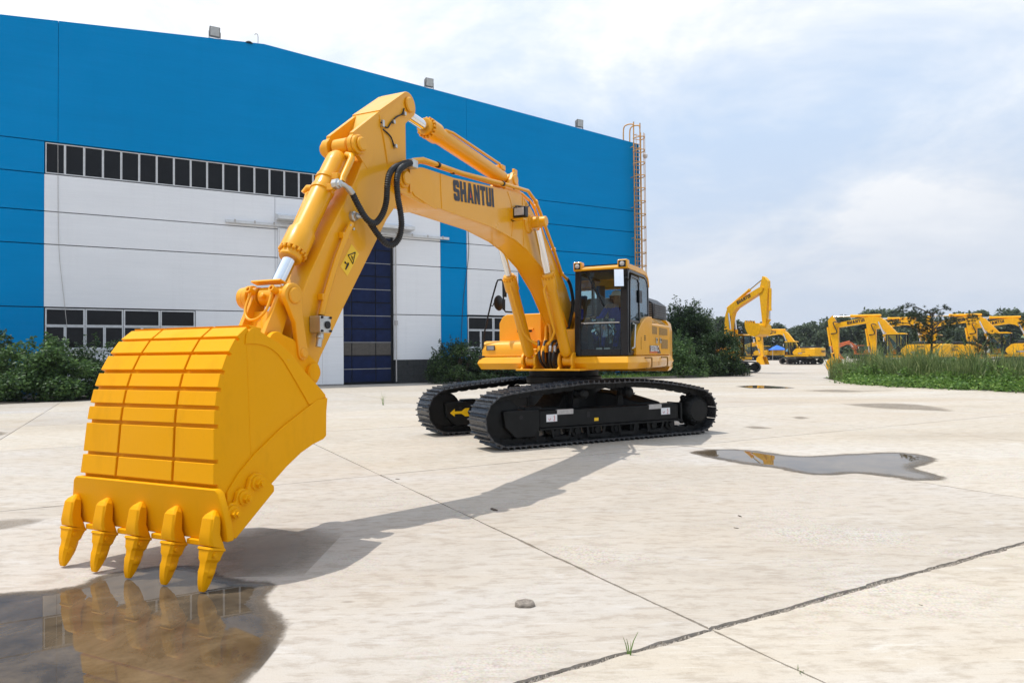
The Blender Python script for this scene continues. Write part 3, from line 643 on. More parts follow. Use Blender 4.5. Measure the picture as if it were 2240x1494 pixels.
# bracket for the arm cylinder
for sg in (-1, 1):
    y0 = 0.10 if sg > 0 else -0.15
    part(MB().prism([(3.55, 3.86), (3.22, 4.16)] + circ(3.12, 4.14, 0.115, 60, 190, 8) + [(2.82, 3.84)], y0, y0+0.05), 'cylinder_bracket', YEL, boom, bevel=0.006)
    part(boss(3.12, 4.14, y0-0.02, y0+0.07, 0.085), 'pin_cap', YEL, boom, smooth=40)
part(MB().box(2.98, 3.10, 0.09, 0.13, 4.24, 4.32).box(3.3, 3.42, -0.08, 0.08, 4.24, 4.31), 'pipe_block', YEL, boom, bevel=0.008)
# pipes along the upper edge (near side), placed over the left plate
pa = [(893, 357), (905, 351), (925, 349), (958, 361), (1010, 379), (1100, 402), (1155, 418), (1172, 442), (1182, 466), (1211, 546), (1229, 600), (1241, 612)]
pb = [(902, 361), (918, 354), (930, 356), (990, 376), (1075, 401), (1120, 414), (1142, 425), (1159, 440), (1168, 452), (1199, 545), (1224, 598)]
P1 = [(s, YH+0.03, z) for s, z in (pm(x, y, YH+0.03) for x, y in pa)]
P2 = [(s, YH-0.10, z) for s, z in (pm(x, y, YH-0.10) for x, y in pb)]
part(MB().tube(P1, 0.026, 10), 'pipe', YEL, boom, smooth=60); part(MB().tube(P2, 0.024, 10), 'pipe', YEL, boom, smooth=60)
for i, (pp, w_) in enumerate(((P1, 0.036), (P2, 0.034))):
    for k in ((3, 5, 7, 9, 10) if i == 0 else (3, 5, 8, 9)):
        c = Vector(pp[k]); n_ = (Vector(pp[k+1 if k+1 < len(pp) else k]) - Vector(pp[k-1])).normalized()
        part(MB().lathe(c - n_*0.02, c + n_*0.02, [(0, w_), (0.04, w_)], 10), 'pipe_clamp', BLK if k in (3, 5) else YEL, boom, smooth=40)
hs = pm(1241, 612, YH+0.03)
part(MB().tube(smooth_path([(hs[0]+0.02, YH+0.03, hs[1]+0.02), (hs[0]-0.10, YH+0.05, hs[1]-0.10), (hs[0]-0.2, YH+0.06, hs[1]-0.4), (hs[0]-0.12, YH+0.02, hs[1]-0.75), (hs[0]-0.2, 0.15, hs[1]-0.95)], 6), 0.03, 10), 'hose', RUB, boom, smooth=60)
# work lamp on the side plate
a = pm(1134, 464, YH+0.10)
wl_ = part(MB().box(a[0]-0.09, a[0]+0.03, YH+0.03, YH+0.22, a[1]-0.075, a[1]+0.075), 'work_lamp', BLK, boom, bevel=0.012)
part(MB().box(a[0]+0.031, a[0]+0.036, YH+0.05, YH+0.20, a[1]-0.055, a[1]+0.055), 'lamp_lens', GRY, wl_)
part(MB().box(a[0]-0.06, a[0]+0.05, YH, YH+0.20, a[1]-0.12, a[1]-0.10).box(a[0]-0.06, a[0]+0.05, YH, YH+0.03, a[1]-0.12, a[1]+0.05), 'lamp_bracket', YEL, boom)
cb = pm(1150, 447, YH+0.01)
part(MB().tube(smooth_path([(a[0]-0.05, YH+0.05, a[1]+0.07), (a[0]-0.12, YH+0.02, a[1]+0.12), (cb[0]-0.05, YH+0.03, cb[1]-0.03), (cb[0]-0.12, YH+0.02, cb[1]+0.06)], 5), 0.009, 6), 'cable', BLK, boom)
# SHANTUI on the side plate
c0 = pm(993, 439, YH); c1 = pm(1081, 454, YH); c2 = pm(994, 405, YH)
rv = Vector((c1[0]-c0[0], 0, c1[1]-c0[1])); uv = Vector((c2[0]-c0[0], 0, c2[1]-c0[1]))
block_text('SHANTUI', boom, (c0[0], YH+0.001, c0[1]), rv, 0.255, rv.length)
# ---------- boom cylinders
BF = (1.43, 1.40); BE = (2.79, 3.54)
for sg in (-1, 1):
    hc = hydraulic('boom_cylinder', (BF[0], sg*0.34, BF[1]), (BE[0], sg*0.34, BE[1]), 0.095, 0.055, 0.66, gland=0.9, bolts=14)
    base = Vector((BF[0], sg*0.34, BF[1])); dd = (Vector((BE[0], sg*0.34, BE[1])) - base).normalized(); nn = Vector((dd.z, 0, -dd.x)); o2 = Vector((0, -sg*0.06, 0))
    pp = [base + dd*1.52 + nn*0.10 + o2*0.5, base + dd*1.45 + nn*0.155 + o2, base + dd*1.28 + nn*0.15 + o2, base + dd*0.66 + nn*0.125 + o2, base + dd*0.52 + nn*0.13 + o2*2.2, base + dd*0.40 + nn*0.10 + o2*4]
    part(MB().tube(pp, 0.022, 8), 'cylinder_pipe', YEL, hc, smooth=50)
    # lugs on the frame
    for oy in (-0.115, 0.115):
        y_ = sg*0.34 + oy; part(MB().prism([(1.05, 1.26)] + circ(1.43, 1.40, 0.15, 130, -40, 8) + [(1.62, 1.26)], y_-0.02, y_+0.02), 'cylinder_lug', YEL, bevel=0.006)
# ---------- arm
AP = (6.24, 3.43); AC = (6.03, 4.31); BC = (6.975, 3.60); LP = (7.955, 2.03); BP = (7.72, 1.37); RP = (7.84, 1.54); HP = (8.13, 1.62)
AY = 0.165
armp = circ(AC[0], AC[1], 0.145, 215, 60, 9) + [(6.60, 4.055), (6.74, 3.78), (6.86, 3.50), (7.0, 3.24), (7.36, 2.71), (7.66, 2.24), (7.84, 1.90), (7.90, 1.66), (7.88, 1.44)] + circ(BP[0], BP[1], 0.118, 20, -150, 8) + [(7.52, 1.50), (7.21, 1.94), (6.46, 2.95), (6.20, 3.22)] + circ(AP[0], AP[1], 0.15, 200, 160, 3) + [(6.085, 3.62), (6.09, 4.08), (5.98, 4.17)]
arm = part(MB().prism(armp, -AY, AY), 'arm', YEL, bevel=0.014)
for sg in (-1, 1):
    y0 = sg*AY - 0.025*(sg > 0) if sg > 0 else -AY
    lug = [(6.10, 4.425), (6.60, 4.055), (7.03, 3.715)] + circ(BC[0], BC[1], 0.105, 60, -110, 8) + [(6.80, 3.40), (6.70, 3.55), (6.62, 3.95)]
    part(MB().prism(lug, AY-0.045 if sg > 0 else -AY-0.004, AY+0.004 if sg > 0 else -AY+0.045), 'cylinder_lug', YEL, arm, bevel=0.005)
    yy = (AY-0.002, AY+0.05) if sg > 0 else (-AY-0.05, -AY+0.002)
    part(boss(BC[0], BC[1], yy[0], yy[1], 0.098), 'pin_boss', YEL, arm, smooth=40)
    part(boss(BC[0], BC[1], *((yy[1]-0.002, yy[1]+0.035) if sg > 0 else (yy[0]-0.035, yy[0]+0.002)), 0.07), 'pin_cap', YEL, arm, smooth=40)
    part(boss(AC[0], AC[1], *((AY-0.002, AY+0.03) if sg > 0 else (-AY-0.03, -AY+0.002)), 0.085), 'pin_cap', YEL, arm, smooth=40)
    part(boss(BP[0], BP[1], *((AY+0.03, AY+0.10) if sg > 0 else (-AY-0.10, -AY-0.03)), 0.062), 'bucket_pin', YEL, arm, smooth=40)
    part(boss(AP[0], AP[1], *((AY-0.01, YH-0.032) if sg > 0 else (-YH+0.032, -AY+0.01)), 0.16), 'arm_pivot_collar', YEL, arm, smooth=40)
# top cover of the arm head, a thin plate standing a little proud
part(MB().prism([(6.12, 4.425), (6.60, 4.068), (6.59, 4.055), (6.11, 4.412)], -AY-0.012, AY+0.012), 'head_plate', YEL, arm, bevel=0.003)
# reinforcement seam, grease line and pipes on the left face
part(MB().tube(smooth_path([(6.60, AY+0.002, 4.02), (6.52, AY+0.003, 3.80), (6.45, AY+0.003, 3.55)], 4), 0.010, 6), 'weld_seam', YEL, arm)
def on_arm(px, l=AY+0.012): return [(s, l, z) for s, z in (pm(x, y, l) for x, y in px)]
part(MB().tube(smooth_path(on_arm([(833, 268), (840, 276), (848, 280), (856, 268), (868, 256), (880, 250), (884, 238)]), 4), 0.008, 6), 'grease_line', BLK, arm)
part(MB().tube(smooth_path(on_arm([(837, 283), (846, 290), (855, 300), (860, 313), (862, 321)]), 4), 0.008, 6), 'grease_line', BLK, arm)
for x, y in ((834, 268), (834, 275), (858, 268), (862, 321), (882, 250)):
    s, z = pm(x, y, AY); part(MB().box(s-0.016, s+0.016, AY, AY+0.035, z-0.02, z+0.02), 'grease_fitting', STL, arm, bevel=0.004)
ap = on_arm([(769, 490), (764, 500), (757, 516), (740, 560), (727, 600), (712, 650), (703, 690)], AY+0.05)
part(MB().tube(ap, 0.030, 10), 'arm_pipe', YEL, arm, smooth=60)
for k in (2, 5):
    c = ap[k]; part(MB().box(c[0]-0.05, c[0]+0.05, AY, AY+0.06, c[2]-0.03, c[2]+0.03), 'pipe_clamp', YEL, arm, bevel=0.006)
for x, y in ((768, 494), (774, 501)):
    s, z = pm(x, y, AY+0.07); part(MB().lathe((s, AY+0.05, z), (s, 1, z), [(0, 0.014), (0.025, 0.014)], 6), 'bolt', STL, arm)
# valve block low on the arm
vx, vz = pm(703, 711, AY+0.08)
vb = part(MB().box(vx-0.075, vx+0.07, AY, AY+0.13, vz-0.07, vz+0.08), 'valve_block', STL, arm, bevel=0.012)
part(MB().lathe((vx-0.02, AY+0.129, vz+0.0), (vx-0.02, 1, vz), [(0, 0.035), (0.012, 0.035)], 12), 'valve_cap', BLK, vb)
for dx, dz in ((-0.06, 0.065), (0.055, 0.065), (-0.06, -0.055), (0.055, -0.055)): part(MB().lathe((vx+dx, AY+0.129, vz+dz), (vx+dx, 1, vz+dz), [(0, 0.012), (0.014, 0.012)], 6), 'bolt', BLK, vb)
part(MB().lathe((vx+0.0, AY+0.07, vz-0.07), (vx+0.03, AY+0.07, vz-0.2), [(0, 0.03), (0.05, 0.036), (0.06, 0.027), (0.13, 0.027)], 10), 'valve_nipple', STL, vb, smooth=40)
s_, z_ = pm(666, 782, AY); part(MB().lathe((s_, AY+0.0005, z_), (s_, 1, z_), [(0, 0.02), (0.004, 0.02)], 10), 'grease_hole', BLK, arm)
# warning decal
q = [pm(x, y, AY+0.002) for x, y in ((769, 534), (785, 556), (760, 604), (744, 583))]
dc = part(MB().add([(s, AY+0.003, z) for s, z in q], [(0, 1, 2, 3)]), 'warning_decal', DEC, arm)
def on_q(u_, v_): 
    a, b_, c, d = [np.array(k) for k in q]; p = a*(1-u_)*(1-v_) + b_*u_*(1-v_) + c*u_*v_ + d*(1-u_)*v_; return (p[0], AY+0.006, p[1])
tri = [on_q(0.05, 0.35), on_q(0.5, 0.10), on_q(0.92, 0.52)]
tri = [(0.16, 0.44), (0.62, 0.10), (0.90, 0.50)]
part(MB().tube([on_q(*p) for p in tri + tri[:2]], 0.006, 4), 'warning_triangle', INK, dc)
part(MB().tube([on_q(0.45, 0.32), on_q(0.55, 0.38), on_q(0.62, 0.30), on_q(0.68, 0.42)], 0.004, 4), 'warning_symbol', INK, dc)
part(MB().tube([on_q(0.18, 0.74), on_q(0.40, 0.72)], [0.012, 0.004], 5).tube([on_q(0.52, 0.68), on_q(0.55, 0.90)], [0.012, 0.006], 6).tube([on_q(0.50, 0.66), on_q(0.505, 0.655)], 0.012, 6), 'warning_figure', INK, dc)
# ---------- arm cylinder
ac_ = hydraulic('arm_cylinder', (3.12, 0, 4.14), (AC[0]-0.0, 0, AC[1]), 0.105, 0.06, 0.80, gland=0.9)
part(MB().tube([(3.45, 0.06, 4.26), (3.5, 0.08, 4.29), (4.9, 0.09, 4.335), (5.05, 0.07, 4.33)], 0.018, 8), 'cylinder_pipe', YEL, ac_, smooth=50)
# ---------- bucket cylinder
bc_ = hydraulic('bucket_cylinder', (BC[0], 0, BC[1]), (LP[0], 0, LP[1]), 0.105, 0.062, 0.775, gland=1.0, eye=0.085)
bd = (Vector((LP[0], 0, LP[1])) - Vector((BC[0], 0, BC[1]))).normalized(); b0 = Vector((BC[0], 0, BC[1])); bn = Vector((-bd.z, 0, bd.x))
for t_ in (0.46, 0.60):
    part(MB().lathe(b0+bd*(t_-0.02), b0+bd*(t_+0.02), [(0, 0.115), (0.04, 0.115)], 26), 'tube_band', YEL, bc_, smooth=40)
    part(MB().box(-0.03, 0.03, 0.08, 0.17, -0.03, 0.03).xf(Matrix.Translation(b0+bd*t_+bn*0.03)), 'band_lug', YEL, bc_, bevel=0.005)
part(MB().tube([b0+bd*0.13+Vector((0, 0.10, 0)), b0+bd*0.17+Vector((0, 0.17, 0.01)), b0+bd*0.2+Vector((0, 0.185, 0)), b0+bd*0.46+Vector((0, 0.185, 0)), b0+bd*0.52+Vector((0, 0.20, 0))], 0.034, 10), 'cylinder_pipe', YEL, bc_, smooth=50)
part(MB().tube([b0+bd*0.58-Vector((0, 0.10, 0)), b0+bd*0.62-Vector((0, 0.17, 0)), b0+bd*0.7-Vector((0, 0.15, 0)), b0+bd*1.28-Vector((0, 0.12, 0))], 0.026, 10), 'cylinder_pipe', YEL, bc_, smooth=50)
part(MB().tube([b0+bd*0.55-Vector((0, 0.08, 0)), b0+bd*0.56-Vector((0, 0.19, -0.02)), b0+bd*0.6-Vector((0, 0.22, 0))], 0.035, 8), 'pipe_elbow', YEL, bc_, smooth=50)
# ---------- corrugated hoses between boom and arm
def corr(path, r, name):
    P = smooth_path(path, 24); L = [0.0]
    for i in range(1, len(P)): L.append(L[-1] + (P[i]-P[i-1]).length)
    n = int(L[-1]/0.011); pts = []; rs = []
    for k in range(n+1):
        d = L[-1]*k/n; i = max(0, min(len(P)-2, int(np.searchsorted(L, d))-1)); f = (d-L[i])/max(1e-9, L[i+1]-L[i]); pts.append(P[i].lerp(P[i+1], f)); rs.append(r*(1.0 if k % 2 else 0.80))
    return part(MB().tube(pts, rs, 9), name, RUB, smooth=50)
def hp(px): return [(*(lambda q: (q[0], l, q[1]))(pm(x, y, l)),) for x, y, l in px]
h1 = corr(hp([(894, 356, 0.27), (880, 360, 0.32), (862, 368, 0.36), (851, 384, 0.38), (847, 410, 0.38), (845, 440, 0.36), (838, 466, 0.34), (824, 486, 0.32), (812, 487, 0.31), (798, 474, 0.29), (783, 448, 0.27), (771, 424, 0.25)]), 0.034, 'hydraulic_hose')
h2 = corr(hp([(898, 357, 0.30), (886, 362, 0.36), (873, 374, 0.41), (868, 395, 0.43), (870, 430, 0.43), (876, 465, 0.42), (878, 495, 0.41), (872, 522, 0.39), (858, 536, 0.36), (842, 531, 0.33), (826, 512, 0.30), (809, 487, 0.28)]), 0.034, 'hydraulic_hose')
for hh, px in ((h1, [(771, 424, 0.25), (762, 413, 0.24), (752, 405, 0.24), (742, 402, 0.22)]), (h2, [(809, 487, 0.28), (800, 478, 0.27), (790, 473, 0.25), (778, 473, 0.21)])):
    part(MB().tube(smooth_path(hp(px), 5), [0.032]*6 + [0.024]*10, 10), 'hose_end', STL, hh, smooth=50)
    x_, y_, l_ = px[-1]; s_, z_ = pm(x_, y_, l_); part(MB().lathe((s_, l_-0.06, z_), (s_, 1, z_), [(0, 0.05), (0.05, 0.05), (0.06, 0.035), (0.08, 0.035)], 8), 'hose_flange', STL, hh)
s_, z_ = pm(897, 357, 0.28); part(MB().box(s_-0.09, s_+0.02, 0.18, 0.33, z_-0.05, z_+0.04), 'hose_clamp_block', STL, boom, bevel=0.01)
part(MB().box(s_-0.10, s_-0.06, 0.20, 0.24, z_-0.3, z_-0.04), 'clamp_post', YEL, boom)
# ---------- linkage
rk = circ(LP[0], LP[1], 0.108, -15, 200, 12) + [(7.845, 1.86)] + circ(RP[0], RP[1], 0.062, 180, 340, 6) + [(7.945, 1.80)]
for sg in (-1, 1):
    yy = (0.20, 0.255) if sg > 0 else (-0.255, -0.20)
    rl = part(MB().prism(rk, *yy), 'rocker_link', YEL, bevel=0.012)
    part(boss(LP[0], LP[1], *((0.25, 0.272) if sg > 0 else (-0.272, -0.25)), 0.072), 'pin_cap', YEL, rl, smooth=40)
    part(boss(RP[0], RP[1], *((AY, 0.272) if sg > 0 else (-0.272, -AY)), 0.045), 'pivot_pin', YEL, rl, smooth=40)
dl = (Vector((HP[0], 0, HP[1])) - Vector((LP[0], 0, LP[1]))).normalized(); nl = Vector((-dl.z, 0, dl.x))
hlk = part(boss(LP[0], LP[1], -0.20, -0.115, 0.088), 'bucket_link', YEL, smooth=40)
part(boss(LP[0], LP[1], 0.115, 0.195, 0.088), 'link_barrel', YEL, hlk, smooth=40)
for sg in (-1, 1):
    a = Vector((LP[0], 0, LP[1])); y0 = 0.12 if sg > 0 else -0.165
    pl = [a - nl*0.075 - dl*0.02, a + nl*0.075 - dl*0.02, a + dl*0.47 + nl*0.11, a + dl*0.47 - nl*0.09]
    part(MB().prism([(p.x, p.z) for p in pl], y0, y0+0.045), 'link_plate', YEL, hlk, bevel=0.006)
    g_ = a + nl*0.105 + dl*0.0; part(MB().lathe((g_.x, sg*0.13, g_.z), tuple(g_ + nl + Vector((0, sg*0.13, 0))), [(-0.02, 0.028), (0.05, 0.028), (0.05, 0.017), (0.03, 0.017)], 12), 'link_stub', YEL, hlk, smooth=40)
a = Vector((LP[0], 0, LP[1])); wb = [a + dl*0.15 + nl*0.02, a + dl*0.15 - nl*0.0, a + dl*0.47 - nl*0.02, a + dl*0.47 + nl*0.02]
part(MB().prism([(p.x, p.z) for p in wb], -0.12, 0.12), 'link_web', YEL, hlk)
fr = [(0, -0.12, 0.0), (0, -0.12, 0.18), (0, -0.05, 0.27), (0, 0.05, 0.27), (0, 0.12, 0.18), (0, 0.12, 0.0)]
part(MB().tube(smooth_path([tuple(a + nl*(0.12) + dl*(z_) + Vector((0, y_, 0))) for _, y_, z_ in fr], 5), 0.012, 8), 'grease_loop', YEL, hlk, smooth=60)
tp_ = [a + nl*0.03 - dl*0.115, a + nl*0.12 - dl*0.105, a + nl*0.125 - dl*0.085, a + nl*0.04 - dl*0.095]
part(MB().prism([(p.x, p.z) for p in tp_], -0.165, 0.165), 'link_top_bar', YEL, hlk, bevel=0.006)
g_ = a + nl*0.088 + dl*0.04; part(MB().lathe(tuple(g_), tuple(g_+nl), [(-0.02, 0.022), (0.025, 0.022), (0.03, 0.012)], 10), 'grease_nipple', YEL, hlk, smooth=40)
part(boss(LP[0], LP[1], -0.33, -0.255, 0.095), 'pin_head', YEL, hlk, smooth=40)
# ---------- bucket
def bhw(s, z): return lerp(0.678, 0.583, max(0.0, min(1.0, (z-0.35)/1.30)))   # half width, a little narrower towards the top
back_c = [(9.10, 0.36), (9.14, 0.50), (9.183, 0.66), (9.169, 0.826), (9.162, 0.94), (9.153, 1.048), (9.137, 1.17), (9.112, 1.29), (9.074, 1.406), (9.021, 1.514), (8.949, 1.62), (8.90, 1.67), (8.835, 1.715), (8.77, 1.72), (8.64, 1.665), (8.50, 1.597), (8.38, 1.51), (8.24, 1.376), (8.09, 1.25), (8.015, 1.18)]

def offset_curve(C, d):
    outp = []
    for i in range(len(C)):
        a = C[max(0, i-1)]; b_ = C[min(len(C)-1, i+1)]; tx, tz = b_[0]-a[0], b_[1]-a[1]; L = math.hypot(tx, tz); outp.append((C[i][0] + tz/L*d, C[i][1] - tx/L*d))
    return outp
back_o = list(back_c)                                # outer face of the wear plates; the shell lies 34 mm inside it
_t = offset_curve(back_o, -0.034); back_c = _t if _t[3][0] < back_o[3][0] else offset_curve(back_o, 0.034)
back_c[-7:] = back_o[-7:]
inn = offset_curve(back_c, -0.03)
# which side is inside? the interior lies towards smaller s at the back
if inn[3][0] > back_c[3][0]: inn = offset_curve(back_c, 0.03)
mb = MB()
for i in range(len(back_c)-1):
    for (c_a, c_b) in (((back_c[i]), (back_c[i+1])),):
        wa, wb_ = bhw(*back_c[i]), bhw(*back_c[i+1]); ia, ib = inn[i], inn[i+1]
        mb.add([(c_a[0], -wa, c_a[1]), (c_a[0], wa, c_a[1]), (c_b[0], wb_, c_b[1]), (c_b[0], -wb_, c_b[1]), (ia[0], -wa, ia[1]), (ia[0], wa, ia[1]), (ib[0], wb_, ib[1]), (ib[0], -wb_, ib[1])],
               [(0, 1, 2, 3), (4, 7, 6, 5), (0, 3, 7, 4), (1, 5, 6, 2)])
bucket = part(mb, 'bucket', YEB, smooth=40)
_bs = smooth_path([(x, 0, z) for x, z in back_c], 4); back_f = [(p.x, p.z) for p in _bs]
edge = [(8.045, 1.06), (8.065, 0.87), (8.10, 0.848), (8.23, 0.82), (8.366, 0.773), (8.53, 0.69), (8.696, 0.588), (8.827, 0.499), (8.95, 0.40), (9.05, 0.312), (9.08, 0.33)]
sidep = back_f + edge
def side_plate(poly, off0, off1, name, parent, bev=0.004, sg=1):
    m_ = MB(); n = len(poly)
    v0 = [(x, sg*(bhw(x, z)+off0), z) for x, z in poly]; v1 = [(x, sg*(bhw(x, z)+off1), z) for x, z in poly]
    m_.add(v0 + v1, [tuple(range(n)), tuple(range(n, 2*n))[::-1]] + [(i, n+i, n+(i+1) % n, (i+1) % n) for i in range(n)])
    return part(m_, name, YEB, parent, bevel=bev)
for sg in (-1, 1):
    side_plate(sidep, -0.002, 0.022, 'bucket_side', bucket, 0.005, sg)
    # doubler along the cutting edge and a rim plate round the hinge corner
    side_plate([(8.02, 1.172), (8.045, 1.06), (8.065, 0.87), (8.10, 0.848), (8.23, 0.82), (8.366, 0.773), (8.53, 0.69), (8.696, 0.588), (8.827, 0.499), (8.95, 0.40), (9.05, 0.312), (9.075, 0.36), (9.10, 0.50), (9.09, 0.60), (8.98, 0.715), (8.816, 0.833), (8.546, 0.984), (8.14, 1.165)], 0.0222, 0.040, 'edge_doubler', bucket, 0.004, sg)
    side_plate([p for p in back_f if p[0] <= 8.85 and p[1] > 1.19] + [(8.05, 1.178), (8.23, 1.13)] + [(p.x, p.z) for p in smooth_path([(8.23, 0, 1.13), (8.41, 0, 1.38), (8.515, 0, 1.51), (8.64, 0, 1.585), (8.79, 0, 1.605), (8.85, 0, 1.60)], 4)[1:]], 0.0222, 0.032, 'rim_plate', bucket, 0.003, sg)
    part(MB().tube([(8.83, sg*(bhw(8.84, 1.59)+0.021), 1.59), (8.85, sg*(bhw(8.86, 0.82)+0.021), 0.82)], 0.004, 5), 'weld_seam', YEB, bucket)
    # side cutter with three bolts
    sc_p = [(9.075, 0.30), (9.11, 0.325), (9.085, 0.50), (9.045, 0.53), (9.0, 0.525), (8.965, 0.60), (8.92, 0.62), (8.87, 0.60), (8.84, 0.665), (8.79, 0.68), (8.72, 0.655), (8.685, 0.575), (8.70, 0.53)]
    sc_p = [(9.07, 0.295), (9.125, 0.33), (9.145, 0.50), (9.10, 0.54), (9.055, 0.535), (9.03, 0.60), (8.985, 0.62), (8.945, 0.60), (8.915, 0.675), (8.865, 0.70), (8.815, 0.69), (8.70, 0.585), (8.70, 0.545)]
    cut = side_plate(sc_p, 0.0402, 0.078, 'side_cutter', bucket, 0.010, sg)
    for bx, bz in ((9.092, 0.472), (8.985, 0.552), (8.866, 0.632)):
        y0 = sg*(bhw(bx, bz)+0.078)
        part(MB().lathe((bx, y0, bz), (bx, sg*9, bz), [(0, 0.050), (0.012, 0.050), (0.014, 0.044), (0.018, 0.036)], 18), 'washer', YEB, cut, smooth=40)
        part(MB().lathe((bx, y0+sg*0.014, bz), (bx, sg*9, bz), [(0, 0.033), (0.030, 0.033), (0.034, 0.028)], 6), 'nut', YEB, cut)
        part(MB().lathe((bx, y0+sg*0.044, bz), (bx, sg*9, bz), [(0, 0.018), (0.022, 0.018)], 10), 'bolt_end', YEB, cut)
# wear plates on the back: rows of three
arc = [0.0]
for i in range(1, len(back_c)): arc.append(arc[-1] + math.hypot(back_c[i][0]-back_c[i-1][0], back_c[i][1]-back_c[i-1][1]))
def at_arc(d):
    i = max(0, min(len(back_c)-2, int(np.searchsorted(arc, d))-1)); f = (d-arc[i])/(arc[i+1]-arc[i])
    a, b_ = back_c[i], back_c[i+1]; p = (lerp(a[0], b_[0], f), lerp(a[1], b_[1], f)); tx, tz = b_[0]-a[0], b_[1]-a[1]; L = math.hypot(tx, tz)
    n_ = (tz/L, -tx/L); return p, n_
sgn = 1 if at_arc(0.5)[1][0] > 0 else -1
zrows = [0.655, 0.815, 1.045, 1.165, 1.285, 1.40, 1.52]
dr = [float(np.interp(z, [c[1] for c in back_c[:12]], arc[:12])) for z in zrows]
dr += [dr[-1]+0.13, dr[-1]+0.26, dr[-1]+0.385]
cols = [(-1.0, -0.442), (-0.410, 0.410), (0.442, 1.0)]
for r_ in range(len(dr)-1):
    d0_, d1_ = dr[r_]+0.012, dr[r_+1]-0.012; nsub = 1
    for c0_, c1_ in cols:
        (p0_, n0_), (p1_, n1_) = at_arc(d0_), at_arc(d1_); m_ = MB(); vs = []
        for (p, n_) in ((p0_, n0_), (p1_, n1_)):
            w_ = bhw(*p)+0.022
            for th in (-0.006, 0.036):
                for cc in (c0_, c1_): vs.append((p[0]+n_[0]*sgn*th, cc*w_, p[1]+n_[1]*sgn*th))
        m_.add(vs, [(0, 1, 5, 4), (2, 6, 7, 3), (0, 2, 3, 1), (4, 5, 7, 6), (0, 4, 6, 2), (1, 3, 7, 5)])
        part(m_, 'wear_plate', YEB, bucket, bevel=0.005)
# lip plate with the cut corners
lw = 0.775
lipp = [(9.112, 0.30), (9.172, 0.30), (9.222, 0.648), (9.214, 0.66), (9.176, 0.66)]
m_ = MB(); secs = []
for y_, drop in ((-lw-0.03, 0.02), (-lw, 0.0), (lw, 0.0), (lw+0.03, 0.02)): pass
lp_out = [(-0.785, 0.30), (0.785, 0.30), (0.783, 0.42), (0.735, 0.615), (0.705, 0.645), (-0.705, 0.645), (-0.735, 0.615), (-0.783, 0.42)]
def lipx(z): return lerp(9.155, 9.192, (z-0.30)/0.36)
n = len(lp_out); vs = [(lipx(z)-0.045, y_, z) for y_, z in lp_out] + [(lipx(z)+0.012, y_, z) for y_, z in lp_out]
m_.add(vs, [tuple(range(n)), tuple(range(n, 2*n))[::-1]] + [(i, n+i, n+(i+1) % n, (i+1) % n) for i in range(n)])
part(m_, 'lip_plate', YEB, bucket, bevel=0.010)
for y_ in (-0.52, -0.175, 0.175, 0.52):
    part(MB().box(9.10, 9.19, y_-0.09, y_+0.09, 0.262, 0.30), 'lip_shroud', YEB, bucket, bevel=0.008)
